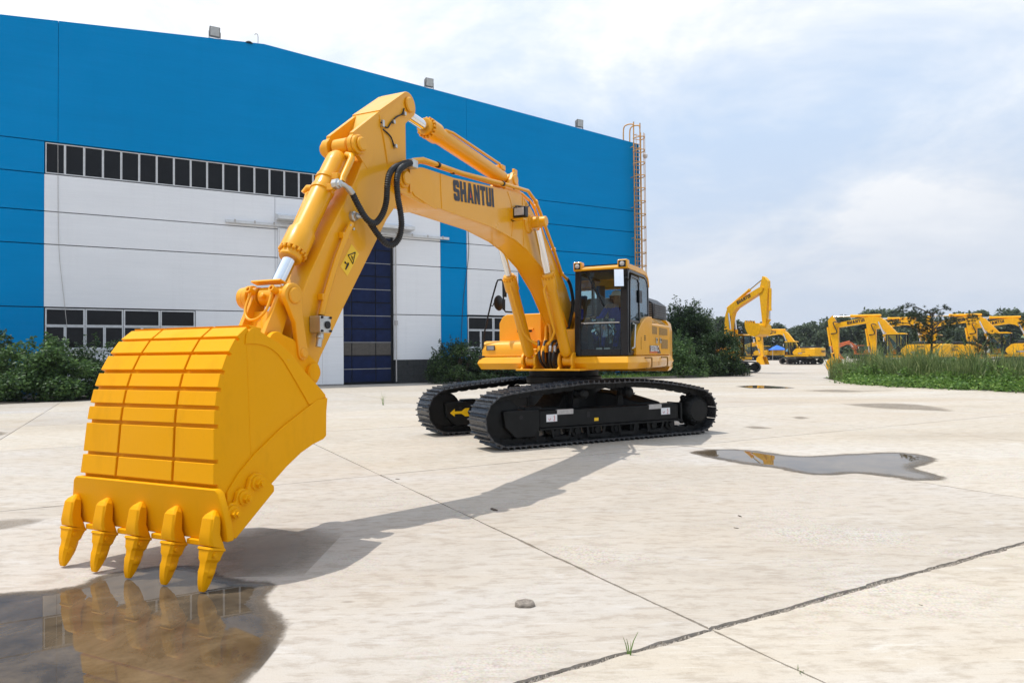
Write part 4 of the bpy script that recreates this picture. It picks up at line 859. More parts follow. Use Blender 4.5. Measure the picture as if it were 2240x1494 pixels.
# teeth: adapter welded to the lip and a pointed tip
def rsec(cx, cz, dx, dz, hw, ht, y_, ch=0.35):     # rounded-rect section: width along y, thickness along (dx,dz)
    o = []
    for a_, b__ in ((-1+ch, -1), (1-ch, -1), (1, -1+ch), (1, 1-ch), (1-ch, 1), (-1+ch, 1), (-1, 1-ch), (-1, -1+ch)):
        o.append((cx + dx*b__*ht, y_ + a_*hw, cz + dz*b__*ht))
    return o
ax_d = Vector((0.25, 0, -0.60)).normalized()       # direction of the tooth, down and forward
th_d = Vector((0.60, 0, 0.25)).normalized()
for k, y_ in enumerate((-0.70, -0.35, 0.0, 0.35, 0.70)):
    # adapter
    top = Vector((9.185, 0, 0.485)); secs = []
    for d_, off, hw, ht, ch in ((-0.02, 0.004, 0.012, 0.018, 0.5), (0.018, 0.026, 0.044, 0.034, 0.35), (0.045, 0.034, 0.054, 0.040, 0.28), (0.13, 0.034, 0.056, 0.046, 0.25), (0.18, 0.020, 0.064, 0.060, 0.25), (0.215, 0.006, 0.066, 0.064, 0.25)):
        c = top + Vector((0.12, 0, -0.99)).normalized()*d_ + th_d*off; secs.append(rsec(c.x, c.z, th_d.x, th_d.z, hw, ht, y_, ch))
    ad_ = part(MB().loft(secs), 'tooth_adapter', YEB, bucket, bevel=0.007, smooth=20)
    base = top + Vector((0.12, 0, -0.99)).normalized()*0.2145 + th_d*(0.006); tip = Vector((9.297, 0, 0.012)); dv_ = (tip-base); secs = []
    tn_ = Vector((-dv_.z, 0, dv_.x)).normalized()
    for f, hw, ht, ch in ((0.0, 0.066, 0.066, 0.22), (0.06, 0.069, 0.069, 0.22), (0.065, 0.063, 0.063, 0.25), (0.20, 0.056, 0.058, 0.3), (0.27, 0.056, 0.056, 0.32), (0.34, 0.044, 0.050, 0.4), (0.46, 0.040, 0.046, 0.42), (0.55, 0.046, 0.046, 0.4), (0.66, 0.040, 0.042, 0.4), (0.82, 0.034, 0.032, 0.35), (0.95, 0.027, 0.018, 0.35), (1.0, 0.020, 0.010, 0.35)):
        c = base + dv_*f; secs.append(rsec(c.x, c.z, tn_.x, tn_.z, hw, ht, y_, ch))
    tt = part(MB().loft(secs), 'tooth_tip', YEB, ad_, bevel=0.005, smooth=20)
    for sg in (-1, 1):
        c = base + dv_*0.16 + tn_*0.02; part(MB().lathe((c.x, y_+sg*0.058, c.z), (c.x, y_+sg*9, c.z), [(0, 0.016), (0.012, 0.016)], 10), 'tooth_pin', YEB, ad_)
        c2 = base + dv_*0.52 - tn_*0.05; c3 = base + dv_*0.68 - tn_*0.04
    rb = MB(); secs = []
    for f, w_ in ((0.30, 0.012), (0.42, 0.022), (0.60, 0.022), (0.72, 0.012)):
        c = base + dv_*f - tn_*lerp(0.050, 0.040, (f-0.3)/0.42); secs.append(rsec(c.x, c.z, tn_.x, tn_.z, w_, 0.012, y_, 0.4))
    part(rb.loft(secs), 'tooth_rib', YEB, ad_, bevel=0.004, smooth=30)
    e0 = base + dv_*0.58; [part(MB().lathe((e0.x, y_+sg*0.03, e0.z), (e0.x, y_+sg*9, e0.z), [(0, 0.030), (0.014, 0.026), (0.022, 0.014)], 10), 'wear_boss', YEB, ad_, smooth=40) for sg in (-1, 1)]
# hinge ears
earp = circ(BP[0], BP[1], 0.115, 250, 110, 7) + [(7.95, 1.66)] + circ(HP[0], HP[1], 0.10, 130, 30, 5) + [(8.50, 1.63), (8.64, 1.668), (8.24, 1.372), (8.02, 1.18)]
for sg in (-1, 1):
    for y0 in (0.185, ):
        yy = (y0, y0+0.05) if sg > 0 else (-y0-0.05, -y0)
        part(MB().prism(earp, *yy), 'hinge_ear', YEB, bucket, bevel=0.008)
    part(boss(BP[0], BP[1], *((0.22, 0.275) if sg > 0 else (-0.275, -0.22)), 0.08), 'ear_boss', YEB, bucket, smooth=40)
part(MB().prism([(7.99, 1.66), (8.30, 1.70), (8.34, 1.40), (8.22, 1.27)], -0.185, 0.185), 'ear_web', YEB, bucket)

# ---------- revolving frame
part(MB().prismz([(1.62, -0.55), (1.62, 0.62), (0.9, 0.75), (-2.6, 0.75), (-2.6, -0.75), (0.9, -0.75)], 1.235, 1.268), 'frame_plate', YEL, bevel=0.006)
for sg in (-1, 1):
    y_ = sg*0.265
    part(MB().prism([(1.30, 1.268), (1.18, 1.50), (0.95, 1.80), (0.80, 2.12), (0.60, 2.26), (0.42, 2.16), (-0.2, 1.70), (-1.6, 1.45), (-1.6, 1.268)], y_-0.02, y_+0.02), 'frame_web', YEL, bevel=0.006)
    part(boss(0.62, 2.05, *((0.225, 0.34) if sg > 0 else (-0.34, -0.225)), 0.13), 'boom_foot_boss', YEL, smooth=40)
part(MB().box(-0.1, 0.95, -0.245, 0.245, 1.27, 1.62), 'swing_motor_housing', BLK)
# left skirt under cab and door, and its side run
Z0, Z1 = 1.255, 1.475
lsk = [(0.46, Z1-0.002), (1.43, Z1-0.002)]
m_ = MB(); prof = [(0.0, Z1), (0.05, Z1-0.012), (0.10, Z1-0.11), (0.03, Z0)]     # outward offset, height
path = [((1.36, 0.47), (1, 0)), ((1.36, 1.36), (0.92, 0.38)), ((1.15, 1.43), (0.2, 0.98)), ((-1.60, 1.43), (0, 1)), ((-1.78, 1.36), (-0.6, 0.8))]
secs = [[(px+nx*o_, py+ny*o_, z) for o_, z in prof] + [(px-nx*0.25, py-ny*0.25, Z0), (px-nx*0.25, py-ny*0.25, Z1)] for (px, py), (nx, ny) in path]
part(m_.loft(secs), 'left_skirt', YEL, bevel=0.008)
for s_ in (0.55, -0.75):
    part(MB().tube(smooth_path([(s_+0.16, 1.50, 1.44), (s_+0.06, 1.57, 1.44), (s_, 1.58, 1.43), (s_, 1.58, 1.30), (s_+0.02, 1.56, 1.26), (s_+0.06, 1.50, 1.25)], 3), 0.014, 7), 'grab_handle', VNT, smooth=50)
# right skirt and boxes
m_ = MB(); path = [((1.40, -0.46), (1, 0)), ((1.40, -1.18), (1, 0)), ((1.33, -1.34), (0.6, -0.8)), ((1.1, -1.42), (0, -1)), ((-1.6, -1.42), (0, -1))]
secs = [[(px+nx*o_, py+ny*o_, z) for o_, z in prof] + [(px-nx*0.25, py-ny*0.25, Z0), (px-nx*0.25, py-ny*0.25, Z1)] for (px, py), (nx, ny) in path]
part(m_.loft(secs), 'right_skirt', YEL, bevel=0.008)
tb = part(MB().prism([(0.55, 1.48), (1.36, 1.48), (1.36, 1.60), (1.33, 1.70), (1.27, 1.755), (1.20, 1.77), (0.55, 1.77)], -1.34, -0.45), 'tool_box', YEL, bevel=0.018)
part(MB().box(1.361, 1.366, -1.245, -1.075, 1.60, 1.685), 'front_lamp_slot', BLK, tb)
for z_ in (1.618, 1.645, 1.668): part(MB().box(1.367, 1.374, -1.225, -1.09, z_-0.007, z_+0.007), 'lamp_slat', STL, tb)
part(MB().box(1.362, 1.372, -1.33, -0.46, 1.49, 1.515), 'box_trim', YEL, tb, bevel=0.004)
tk = part(MB().prismx([(-1.34, 1.48), (-1.34, 2.12), (-1.27, 2.24), (-1.18, 2.285), (-0.47, 2.285), (-0.47, 1.48)], -1.3, 0.62), 'fuel_tank', YEL, bevel=0.02)
part(MB().box(0.621, 0.66, -0.98, -0.62, 1.98, 2.01).box(0.621, 0.64, -1.02, -0.60, 1.77, 1.79), 'tank_step', YEL, tk, bevel=0.006)
part(MB().box(0.622, 0.626, -0.96, -0.66, 1.94, 1.978), 'step_gap', BLK, tk)
part(MB().box(-0.1, 0.3, -0.62, -0.50, 2.286, 2.32).lathe((0.35, -0.56, 2.28), (0.35, -0.56, 3), [(0, 0.05), (0.06, 0.05), (0.065, 0.04)], 12), 'tank_filler', WHT, tk)
# rear body and counterweight
body = part(MB().prismx([(-1.42, 1.48), (-1.42, 2.06), (-1.24, 2.21), (1.24, 2.21), (1.435, 2.06), (1.435, 1.48)], -1.70, -0.10), 'engine_house', YEL, bevel=0.02)
m_ = MB(); plan = [(-1.72, 1.42), (-2.3, 1.36), (-2.75, 1.15), (-3.02, 0.75), (-3.1, 0.0), (-3.02, -0.75), (-2.75, -1.15), (-2.3, -1.36), (-1.72, -1.42)]
secs = []
for z_, k_ in ((1.15, 0.97), (1.22, 1.0), (2.0, 1.0), (2.14, 0.985), (2.2, 0.95)): secs.append([(-1.72 + (x+1.72)*k_, y*k_, z_) for x, y in plan])
part(m_.loft(secs), 'counterweight', YEL, bevel=0.02)
# left side panel with its curved front edge
spp = [(1.05, 1.485), (1.05, 1.68), (1.02, 1.78), (0.94, 1.88), (0.80, 1.97), (0.62, 2.06), (0.40, 2.14), (0.10, 2.19), (-0.12, 2.19), (-0.12, 1.485)]
sp_ = part(MB().prism(spp, 1.36, 1.44), 'left_side_panel', YEL, bevel=0.012)
vnt = [((1422, 711), (1437.5, 716), (1437.5, 731.6), (1422, 730)), ((1442, 716), (1460, 720), (1460, 734), (1442, 733)), ((1447, 742), (1461, 743.5), (1461, 763), (1447, 763))]
for v_ in vnt:
    part(MB().add([(*(lambda q: (q[0], 1.4395, q[1]))(pm(x, y, 1.4395)),) for x, y in v_], [(0, 1, 2, 3)]), 'vent_grille', VNT, body)
# vents in the sloping shoulder
for s0, s1 in ((-0.20, -0.72), (-0.86, -1.48)):
    part(MB().add([(s0, 1.405, 2.095), (s1, 1.405, 2.095), (s1, 1.275, 2.196), (s0, 1.275, 2.196)], [(0, 1, 2, 3)]), 'vent_grille', VNT, body)
for x, y in ((1436, 745), (1444.5, 745)):
    s_, z_ = pm(x, y, 1.44); part(MB().box(s_-0.05, s_+0.05, 1.44, 1.452, z_-0.05, z_+0.05), 'panel_latch', STL, body, bevel=0.006); part(MB().box(s_-0.02, s_+0.02, 1.453, 1.46, z_, z_+0.03), 'latch_hole', BLK, body)
q = [pm(x, y, 1.442) for x, y in ((1421, 755.5), (1440, 756), (1446, 773), (1421, 772))]
pl_ = part(MB().add([(s, 1.4425, z) for s, z in q], [(0, 1, 2, 3)]), 'model_plate', simple('plate_brown', (0.10, 0.035, 0.02), 0.4), body)
c0 = pm(1423, 768.5, 1.444); c1 = pm(1441, 769, 1.444)
lettering('SE370LC', 'model_lettering', WHT, body, (c0[0], 1.446, c0[1]), (c1[0]-c0[0], 0, 0), (0, 0, 1), 0.105, abs(c1[0]-c0[0]), 0.002, bold=0.02)
part(MB().box(q[3][0]-0.62, q[3][0], 1.4435, 1.445, q[3][1]-0.005, q[3][1]+0.03), 'plate_stripe', simple('plate_orange', (0.6, 0.12, 0.02), 0.4), body)
for k in range(3):
    s_, z_ = pm(1410.5, 735+k*4.3, 1.441); part(MB().box(s_-0.05, s_+0.03, 1.441, 1.447, z_-0.009, z_+0.009), 'louvre', BLK, sp_)
part(MB().tube([pm(1402.5, 737, 1.442)[0:1] + (1.442,) + pm(1402.5, 737, 1.442)[1:], pm(1402.5, 765, 1.442)[0:1] + (1.442,) + pm(1402.5, 765, 1.442)[1:]], 0.005, 5), 'panel_gap', VNT, sp_)
# raised engine hood with slats
HSL = simple('hood_slat_grey', (0.10, 0.10, 0.105), 0.45)
hood = part(MB().prismx([(-0.6, 2.21), (-0.6, 2.55), (-0.45, 2.66), (1.05, 2.66), (1.24, 2.52), (1.26, 2.21)], -2.3, -1.05), 'engine_hood', BLK, bevel=0.02)
for k in range(6):
    z_ = 2.27 + k*0.043; part(MB().box(-1.048, -1.035, 0.75, 1.22, z_, z_+0.018), 'hood_slat', HSL, hood)
    part(MB().box(-2.2, -1.1, 1.262, 1.275, z_, z_+0.018), 'hood_slat', HSL, hood)
part(MB().tube([(-1.3, 0.9, 2.66), (-1.3, 0.9, 2.72)], 0.02, 6), 'hood_knob', BLK, hood)
# ---------- cab
CZ0, CZ1 = 1.485, 2.93; CY0, CY1 = 0.46, 1.385; CX0, CX1 = -0.10, 1.40
CBK = simple('cab_black', (0.010, 0.010, 0.011), 0.32, var=0.2, coat=0.1, spec=0.3); CIN = simple('cab_interior', (0.055, 0.06, 0.062), 0.7, var=0.15); SEAT = simple('seat_cloth', (0.05, 0.05, 0.055), 0.9)
cab = part(MB().box(CX0, CX1-0.02, CY0+0.01, CY1-0.01, CZ0, CZ0+0.05), 'cab', CBK, bevel=0.006)
def strip(pts, r, name, mat=CBK, n=8): return part(MB().tube(pts, r, n), name, mat, cab, smooth=50)
# front face frame: posts, sill, header (front leans back slightly)
lean = 0.06
def fx(z): return CX1 - lean*max(0.0, (z-1.9))/1.05
def fpanel(y0, y1, z0, z1, name): return part(MB().loft([[(fx(z)-0.05, y0, z), (fx(z), y0, z), (fx(z), y1, z), (fx(z)-0.05, y1, z)] for z in (z0, max(z0, min(1.9, z1)), z1)]), name, CBK, cab, bevel=0.012)
fpanel(CY0, CY0+0.105, CZ0, CZ1, 'front_post'); fpanel(CY1-0.125, CY1, CZ0, CZ1, 'front_post')
fpanel(CY0+0.105, CY1-0.125, CZ0, CZ0+0.105, 'front_sill'); fpanel(CY0+0.105, CY1-0.125, CZ1-0.035, CZ1, 'front_header')
fpanel(CY0+0.105, CY1-0.125, 2.012, 2.03, 'front_divider')
part(MB().box(CX1-0.004, CX1+0.008, CY0+0.12, CY1-0.14, 2.032, 2.045), 'divider_strip', STL, cab)
g = MB()
for z0, z1 in ((CZ0+0.10, 2.015), (2.028, CZ1-0.03)):
    g.add([(fx(z0)-0.02, CY0+0.09, z0), (fx(z0)-0.02, CY1-0.11, z0), (fx(z1)-0.02, CY1-0.11, z1), (fx(z1)-0.02, CY0+0.09, z1)], [(0, 1, 2, 3)])
    part(g, 'front_glass', GLS, cab); g = MB()
# rear and right walls, with windows
part(MB().box(CX0, CX0+0.04, CY0, CY0+0.10, CZ0+0.05, CZ1).box(CX0, CX0+0.04, CY1-0.10, CY1, CZ0+0.05, CZ1).box(CX0, CX0+0.04, CY0+0.1, CY1-0.1, CZ0+0.05, 2.18).box(CX0, CX0+0.04, CY0+0.1, CY1-0.1, CZ1-0.10, CZ1), 'rear_frame', CBK, cab, bevel=0.01)
part(MB().add([(CX0+0.02, CY0+0.1, 2.18), (CX0+0.02, CY1-0.1, 2.18), (CX0+0.02, CY1-0.1, CZ1-0.1), (CX0+0.02, CY0+0.1, CZ1-0.1)], [(0, 1, 2, 3)]), 'rear_glass', GLS, cab)
part(MB().box(0.35, 0.45, CY0, CY0+0.035, CZ0+0.05, CZ1).box(CX0+0.04, CX1-0.06, CY0, CY0+0.034, CZ0+0.05, 1.72).box(CX0+0.04, CX1-0.1, CY0, CY0+0.034, CZ1-0.06, CZ1), 'right_frame', CBK, cab, bevel=0.006)
part(MB().add([(CX0, CY0+0.017, 1.72), (CX1-0.05, CY0+0.017, 1.72), (CX1-0.08, CY0+0.017, CZ1-0.06), (CX0, CY0+0.017, CZ1-0.06)], [(0, 1, 2, 3)]), 'right_glass', GLS, cab)
# door side (left): outer frame, door frame with rounded top, glass
dy0, dy1 = CY1-0.03, CY1+0.004
outer = [(CX1-0.012, CZ0+0.002), (CX1-0.012, 1.9), (CX1-0.06, CZ1-0.06), (CX1-0.15, CZ1), (0.20, CZ1-0.0), (0.0, CZ1-0.06), (CX0, CZ1-0.2), (CX0, CZ0+0.002)]
def frame(poly, w, y0, y1, name, mat=CBK, par=None):
    n = len(poly); cx = sum(p[0] for p in poly)/n; cz = sum(p[1] for p in poly)/n; m_ = MB()
    inn_ = []
    for i in range(n):
        a = Vector((poly[i-1][0], poly[i-1][1])); b_ = Vector(poly[i]); c = Vector(poly[(i+1) % n]); d1 = (b_-a).normalized(); d2 = (c-b_).normalized()
        n1_ = Vector((-d1.y, d1.x)); n2_ = Vector((-d2.y, d2.x))
        if n1_.dot(Vector((cx, cz))-b_) < 0: n1_, n2_ = -n1_, -n2_
        k_ = (n1_+n2_); k_ = k_/max(0.4, k_.dot(n1_)); inn_.append(b_ + k_*w)
    vs = [(x, y0, z) for x, z in poly] + [(p.x, y0, p.y) for p in inn_] + [(x, y1, z) for x, z in poly] + [(p.x, y1, p.y) for p in inn_]; fs = []
    for i in range(n):
        j = (i+1) % n; fs += [(i, j, n+j, n+i), (2*n+i, 3*n+i, 3*n+j, 2*n+j), (i, 2*n+i, 2*n+j, j), (n+i, n+j, 3*n+j, 3*n+i)]
    o = part(m_.add(vs, fs), name, mat, par or cab, bevel=0.006); return o, [(p.x, p.y) for p in inn_]
_, inn1 = frame(outer, 0.05, dy0, dy1, 'door_frame')
doorp = [(1.30, 1.52), (1.30, 1.9), (1.26, 2.72), (1.17, 2.84), (0.72, 2.84), (0.62, 2.76), (0.60, 1.52)]
dr_, inn2 = frame(doorp, 0.045, CY1-0.02, CY1+0.016, 'cab_door')
part(MB().prism([(1.262, 1.56), (1.262, 2.04), (0.64, 2.04), (0.64, 1.56)], CY1-0.004, CY1+0.002), 'door_lower_glass', GLS, dr_)
part(MB().prism([(x, z) for x, z in [(1.262, 2.08)] + [p for p in inn2 if p[1] > 2.0] + [(0.64, 2.08)]], CY1-0.004, CY1+0.002), 'door_glass', GLS, dr_)
part(MB().prism([(1.262, 2.04), (1.262, 2.08), (0.64, 2.08), (0.64, 2.04)], CY1-0.01, CY1+0.014), 'door_bar', CBK, dr_, bevel=0.004)
part(MB().prism([(0.575, 2.10), (0.56, 2.86), (0.2, 2.86), (0.02, 2.82), (-0.06, 2.70), (-0.06, 2.10)], CY1-0.012, CY1-0.006), 'quarter_glass', GLS, cab)
part(MB().prism([(0.60, 1.52), (0.60, 2.10), (-0.06, 2.10), (-0.06, 1.52)], CY1-0.03, CY1-0.004), 'rear_side_panel', CBK, cab)
part(MB().prism([(0.70, 2.40), (0.70, 2.62), (0.50, 2.62), (0.50, 2.40)], CY1+0.017, CY1+0.03), 'window_latch', BLK, dr_, bevel=0.01)
strip([(1.22, CY1+0.02, 1.60), (1.20, CY1+0.06, 1.62), (1.12, CY1+0.06, 2.0), (1.14, CY1+0.02, 2.02)], 0.014, 'door_grab_rail', STL)
part(MB().box(0.66, 0.72, CY1+0.015, CY1+0.04, 1.92, 1.98), 'door_handle', BLK, dr_, bevel=0.008)
# roof cap and lamps
rcap = [(CX1-lean+0.03, CZ1), (CX1-lean+0.03, CZ1+0.04), (CX1-lean-0.12, CZ1+0.085), (0.4, CZ1+0.10), (0.05, CZ1+0.06), (-0.10, CZ1-0.05), (-0.13, CZ1-0.20), (-0.11, CZ1-0.20), (0.0, CZ1-0.03), (0.15, CZ1)]
roof_ = part(MB().prism(rcap, CY0-0.005, CY1+0.012), 'cab_roof', YEL, cab, bevel=0.016)
part(MB().box(CX0+0.06, CX1-0.09, CY0+0.03, CY1-0.035, CZ1-0.02, CZ1-0.003), 'headliner', CIN, cab)
part(MB().box(0.25, 1.15, CY0+0.08, CY1-0.1, CZ1+0.098, CZ1+0.115), 'roof_hatch', CBK, roof_)
for y_, w_ in ((CY0+0.055, 0.15), (CY1-0.085, 0.17)):
    lx = CX1-lean+0.035
    lb = part(MB().box(lx-0.16, lx+0.0, y_-w_/2, y_+w_/2, CZ1-0.005, CZ1+0.155), 'roof_lamp', YEL, cab, bevel=0.02)
    part(MB().box(lx, lx+0.008, y_-w_/2+0.022, y_+w_/2-0.022, CZ1+0.025, CZ1+0.135), 'lamp_bezel', BLK, lb, bevel=0.012)
    part(MB().lathe((lx+0.006, y_, CZ1+0.08), (9, y_, CZ1+0.08), [(0, 0.040), (0.006, 0.040), (0.012, 0.03)], 16), 'lamp_lens', GRY, lb, smooth=40)
part(MB().tube([(0.5, 0.9, CZ1+0.10), (0.5, 0.9, CZ1+0.17)], 0.006, 5), 'antenna', BLK, roof_)
# wiper, rear view mirror on the front post
strip([(fx(2.9)+0.006, CY0+0.20, 2.90), (fx(2.55)+0.012, CY0+0.42, 2.46)], 0.009, 'wiper_arm')
strip([(fx(2.75)+0.01, CY0+0.32, 2.72), (fx(2.3)+0.012, CY0+0.50, 2.32)], 0.013, 'wiper_blade')
mr = part(MB().box(0, 0.035, -0.083, 0.083, -0.152, 0.152), 'cab_mirror', BLK, bevel=0.03); l_, z_ = ps(1353.5, 609, 1.52)
mr.location = (1.52, l_, z_); mr.rotation_euler = (0, R(-9), R(20))
part(MB().box(0.036, 0.040, -0.075, 0.075, -0.142, 0.142), 'mirror_glass', MIR, mr, bevel=0.0)
part(MB().tube([(0.01, 0.02, 0.0), (-0.02, 0.14, 0.02), (-0.12, 0.17, 0.0)], 0.013, 7), 'mirror_arm', BLK, mr)
# inside: seat, consoles, levers, plastic wrap
part(MB().box(0.15, 0.62, 0.68, 1.16, CZ0+0.05, 1.86).prism([(0.15, 1.86), (0.62, 1.86), (0.60, 1.96), (0.30, 1.95), (0.12, 2.62), (0.02, 2.62)], 0.70, 1.14), 'driver_seat', SEAT, cab, bevel=0.03)
for y_ in (0.60, 1.20): 
    part(MB().box(0.35, 0.95, y_-0.06, y_+0.06, CZ0+0.05, 2.02), 'control_console', CIN, cab, bevel=0.02)
    strip([(0.90, y_, 2.02), (0.93, y_, 2.20)], [0.018, 0.024], 'joystick')
for y_ in (0.84, 0.98): strip([(1.12, y_, CZ0+0.05), (1.16, y_, 2.0), (1.20, y_, 2.06)], 0.012, 'travel_lever')
for y_ in (0.84, 0.98): part(MB().box(1.10, 1.24, y_-0.05, y_+0.05, CZ0+0.10, CZ0+0.13), 'pedal', STL, cab)
WRAP = glassmat('plastic_wrap', (0.80, 0.88, 0.90), 0.10)
wr = MB(); random.seed(4); secs = []
for k in range(7):
    z = lerp(1.70, 2.12, k/6); secs.append([(1.0+0.17*math.cos(a_)*(1+random.uniform(-0.2, 0.2)), 0.86+0.20*math.sin(a_)*(1+random.uniform(-0.2, 0.2)), z) for a_ in np.linspace(0, 2*math.pi, 12, endpoint=False)])
part(wr.loft(secs), 'plastic_wrap', WRAP, cab, smooth=30)
# ---------- right hand mirror and rails
ry = lambda x, y: (lambda q: (1.34, q[0], q[1]))(ps(x, y, 1.34))
mrod = part(MB().tube([ry(1062, 796), ry(1057, 785), ry(1056.5, 762), ry(1058, 735), ry(1068, 690), ry(1076, 655), ry(1086, 620), ry(1089, 613), ry(1096, 612)], 0.016, 8), 'mirror_post', BLK, smooth=50)
part(MB().tube([ry(1096, 612), ry(1100, 615), ry(1101, 650), ry(1101.5, 676), ry(1106, 682), ry(1122, 683)], 0.016, 8), 'hand_rail', BLK, smooth=50)
part(MB().tube([ry(1105, 612), ry(1105, 650)], 0.03, 8).tube([ry(1102, 655), ry(1102, 678)], 0.028, 8), 'rail_sleeve', BLK, smooth=50)
c_ = Vector(ry(1090, 663)); dd = Vector((0.2, 1, 0)).normalized()
part(MB().lathe(c_, c_+dd, [(-0.02, 0.05), (-0.005, 0.13), (0.012, 0.14), (0.018, 0.13)], 22).tube([c_, c_-dd*0.10], 0.016, 7), 'round_mirror', BLK, mrod, smooth=40)
part(MB().tube([c_-dd*0.10, c_-dd*0.13+Vector((0, 0, -0.05)), Vector(ry(1073, 668))], 0.01, 6), 'mirror_stay', BLK, mrod)
part(MB().box(1.33, 1.39, -1.40, -1.28, 1.44, 1.50), 'post_clamp', BLK, mrod, bevel=0.008)
# hoses and small pipes between the boom cylinders
for k, (y_, x1) in enumerate(((-0.16, 1.50), (-0.07, 1.52), (0.05, 1.50), (0.14, 1.52))):
    part(MB().tube(smooth_path([(1.28, y_*1.6, 1.75), (1.42, y_*1.2, 1.72), (x1, y_, 1.60), (x1+0.02, y_*0.8, 1.42), (1.40, y_*0.6, 1.30), (1.2, y_*0.5, 1.30)], 5), 0.024, 8), 'hose', RUB, smooth=50)
    part(MB().lathe((x1-0.02, y_, 1.66), (x1+0.01, y_, 1.55), [(0, 0.022), (0.02, 0.03), (0.10, 0.03), (0.11, 0.024)], 8), 'hose_end', STL if k > 1 else YEL, smooth=40)
part(MB().tube(smooth_path([(1.05, -0.20, 1.55), (1.05, -0.20, 1.98), (1.08, -0.16, 2.06), (1.10, -0.10, 1.98), (1.10, -0.08, 1.55)], 5), 0.03, 8), 'hose_guard', YEL, smooth=50)
part(MB().tube(smooth_path([(1.0, -0.28, 2.55), (1.06, -0.27, 2.30), (1.05, -0.24, 2.15), (0.98, -0.18, 2.08)], 5), 0.035, 8), 'hose', RUB, smooth=50)
part(MB().box(0.9, 1.28, 0.24, 0.44, 1.27, 1.95).box(0.9, 1.28, -0.44, -0.29, 1.27, 1.62), 'inner_cover', YEL, bevel=0.02)

# ---------- undercarriage (turned under the upper frame)
SL = (0.12, -0.22); TA = math.atan2(-math.sin(R(28.4)), -math.cos(R(28.4))) - math.atan2(MU[1], MU[0])
UM = Matrix.Translation((SL[0], SL[1], 0)) @ Matrix.Rotation(TA, 4, 'Z')    # x towards the idlers, y left
def upart(mb, name, mat, parent=None, **k): return part(mb.xf(UM), name, mat, parent, **k)
upart(MB().lathe((0, 0, 0.98), (0, 0, 2), [(0, 0.70), (0.03, 0.72), (0.12, 0.72), (0.13, 0.66), (0.20, 0.66), (0.255, 0.66)], 40), 'slew_ring', FRM, smooth=35)
upart(MB().lathe((0, 0, 0.35), (0, 0, 2), [(0, 0.55), (0.10, 0.70), (0.50, 0.70), (0.62, 0.62)], 28), 'centre_frame', FRM, smooth=35)
for sx in (-1, 1):
    for sy in (-1, 1):
        secs = []
        for f, w_, h0, h1 in ((0.0, 0.34, 0.38, 0.86), (0.5, 0.30, 0.36, 0.80), (1.0, 0.34, 0.30, 0.62)):
            x = sx*lerp(0.30, 1.12, f); y = sy*lerp(0.35, 1.15, f); secs.append([(x-w_, y, h0), (x+w_, y, h0), (x+w_*0.8, y, h1), (x-w_*0.8, y, h1)])
        upart(MB().loft(secs), 'frame_leg', FRM, bevel=0.03)
# chain path, from the front round
IX, IZ, IR = 2.00, 0.466, 0.412; KX, KZ, KR = -2.06, 0.442, 0.388
pth = circ(IX, IZ, IR, 88, -90, 22)[::1]
pth = [(x, z) for x, z in circ(IX, IZ, IR, 85, -90, 22)] + [(x, 0.054) for x in np.linspace(1.9, -1.95, 40)] + [(x, z) for x, z in circ(KX, KZ, KR, 270, 98, 22)]
topc = smooth_path([(pth[-1][0], 0, pth[-1][1]), (-1.69, 0, 0.905), (-1.1, 0, 0.985), (-0.5, 0, 1.02), (0.0, 0, 1.01), (0.455, 0, 1.015), (1.0, 0, 0.97), (1.5, 0, 0.935), (pth[0][0], 0, pth[0][1])], 8)
pth += [(p.x, p.z) for p in topc[1:-1]]
PL = [0.0]
for i in range(1, len(pth)+1): PL.append(PL[-1] + math.hypot(pth[i % len(pth)][0]-pth[i-1][0], pth[i % len(pth)][1]-pth[i-1][1]))
NSH = 49; pitch = PL[-1]/NSH
def on_chain(d):
    d %= PL[-1]; i = min(len(pth)-1, int(np.searchsorted(PL, d, 'right'))-1); f = (d-PL[i])/(PL[i+1]-PL[i]); a, b_ = pth[i], pth[(i+1) % len(pth)]
    return lerp(a[0], b_[0], f), lerp(a[1], b_[1], f)
# one shoe: plate with three grousers, local x along the chain, z outwards
sh = MB(); hp_ = pitch/2
sh.prism([(-hp_+0.006, -0.008), (hp_-0.010, -0.008), (hp_-0.004, 0.002), (hp_-0.010, 0.010), (hp_*0.56, 0.012), (hp_*0.52, 0.052), (hp_*0.36, 0.052), (hp_*0.30, 0.012), (-hp_*0.36, 0.012), (-hp_*0.42, 0.050), (-hp_*0.58, 0.050), (-hp_*0.64, 0.012), (-hp_+0.006, 0.010)], -0.30, 0.30)
shme = sh.mesh('track_shoe', BLKS)
lk = MB()
for sy in (-0.085, 0.085):
    lk.prism([(-hp_*0.98, -0.025), (-hp_*0.98, -0.085), (-hp_*0.5, -0.105), (hp_*0.5, -0.105), (hp_*0.98, -0.085), (hp_*0.98, -0.025), (hp_*0.5, -0.008), (-hp_*0.5, -0.008)], sy-0.022, sy+0.022)
for dx in (-0.05, 0.05):
    for dy in (-0.10, 0.10): lk.lathe((dx, dy, 0.010), (dx, dy, 1), [(0, 0.016), (0.012, 0.016)], 6)
lkme = lk.mesh('chain_link', FRM)
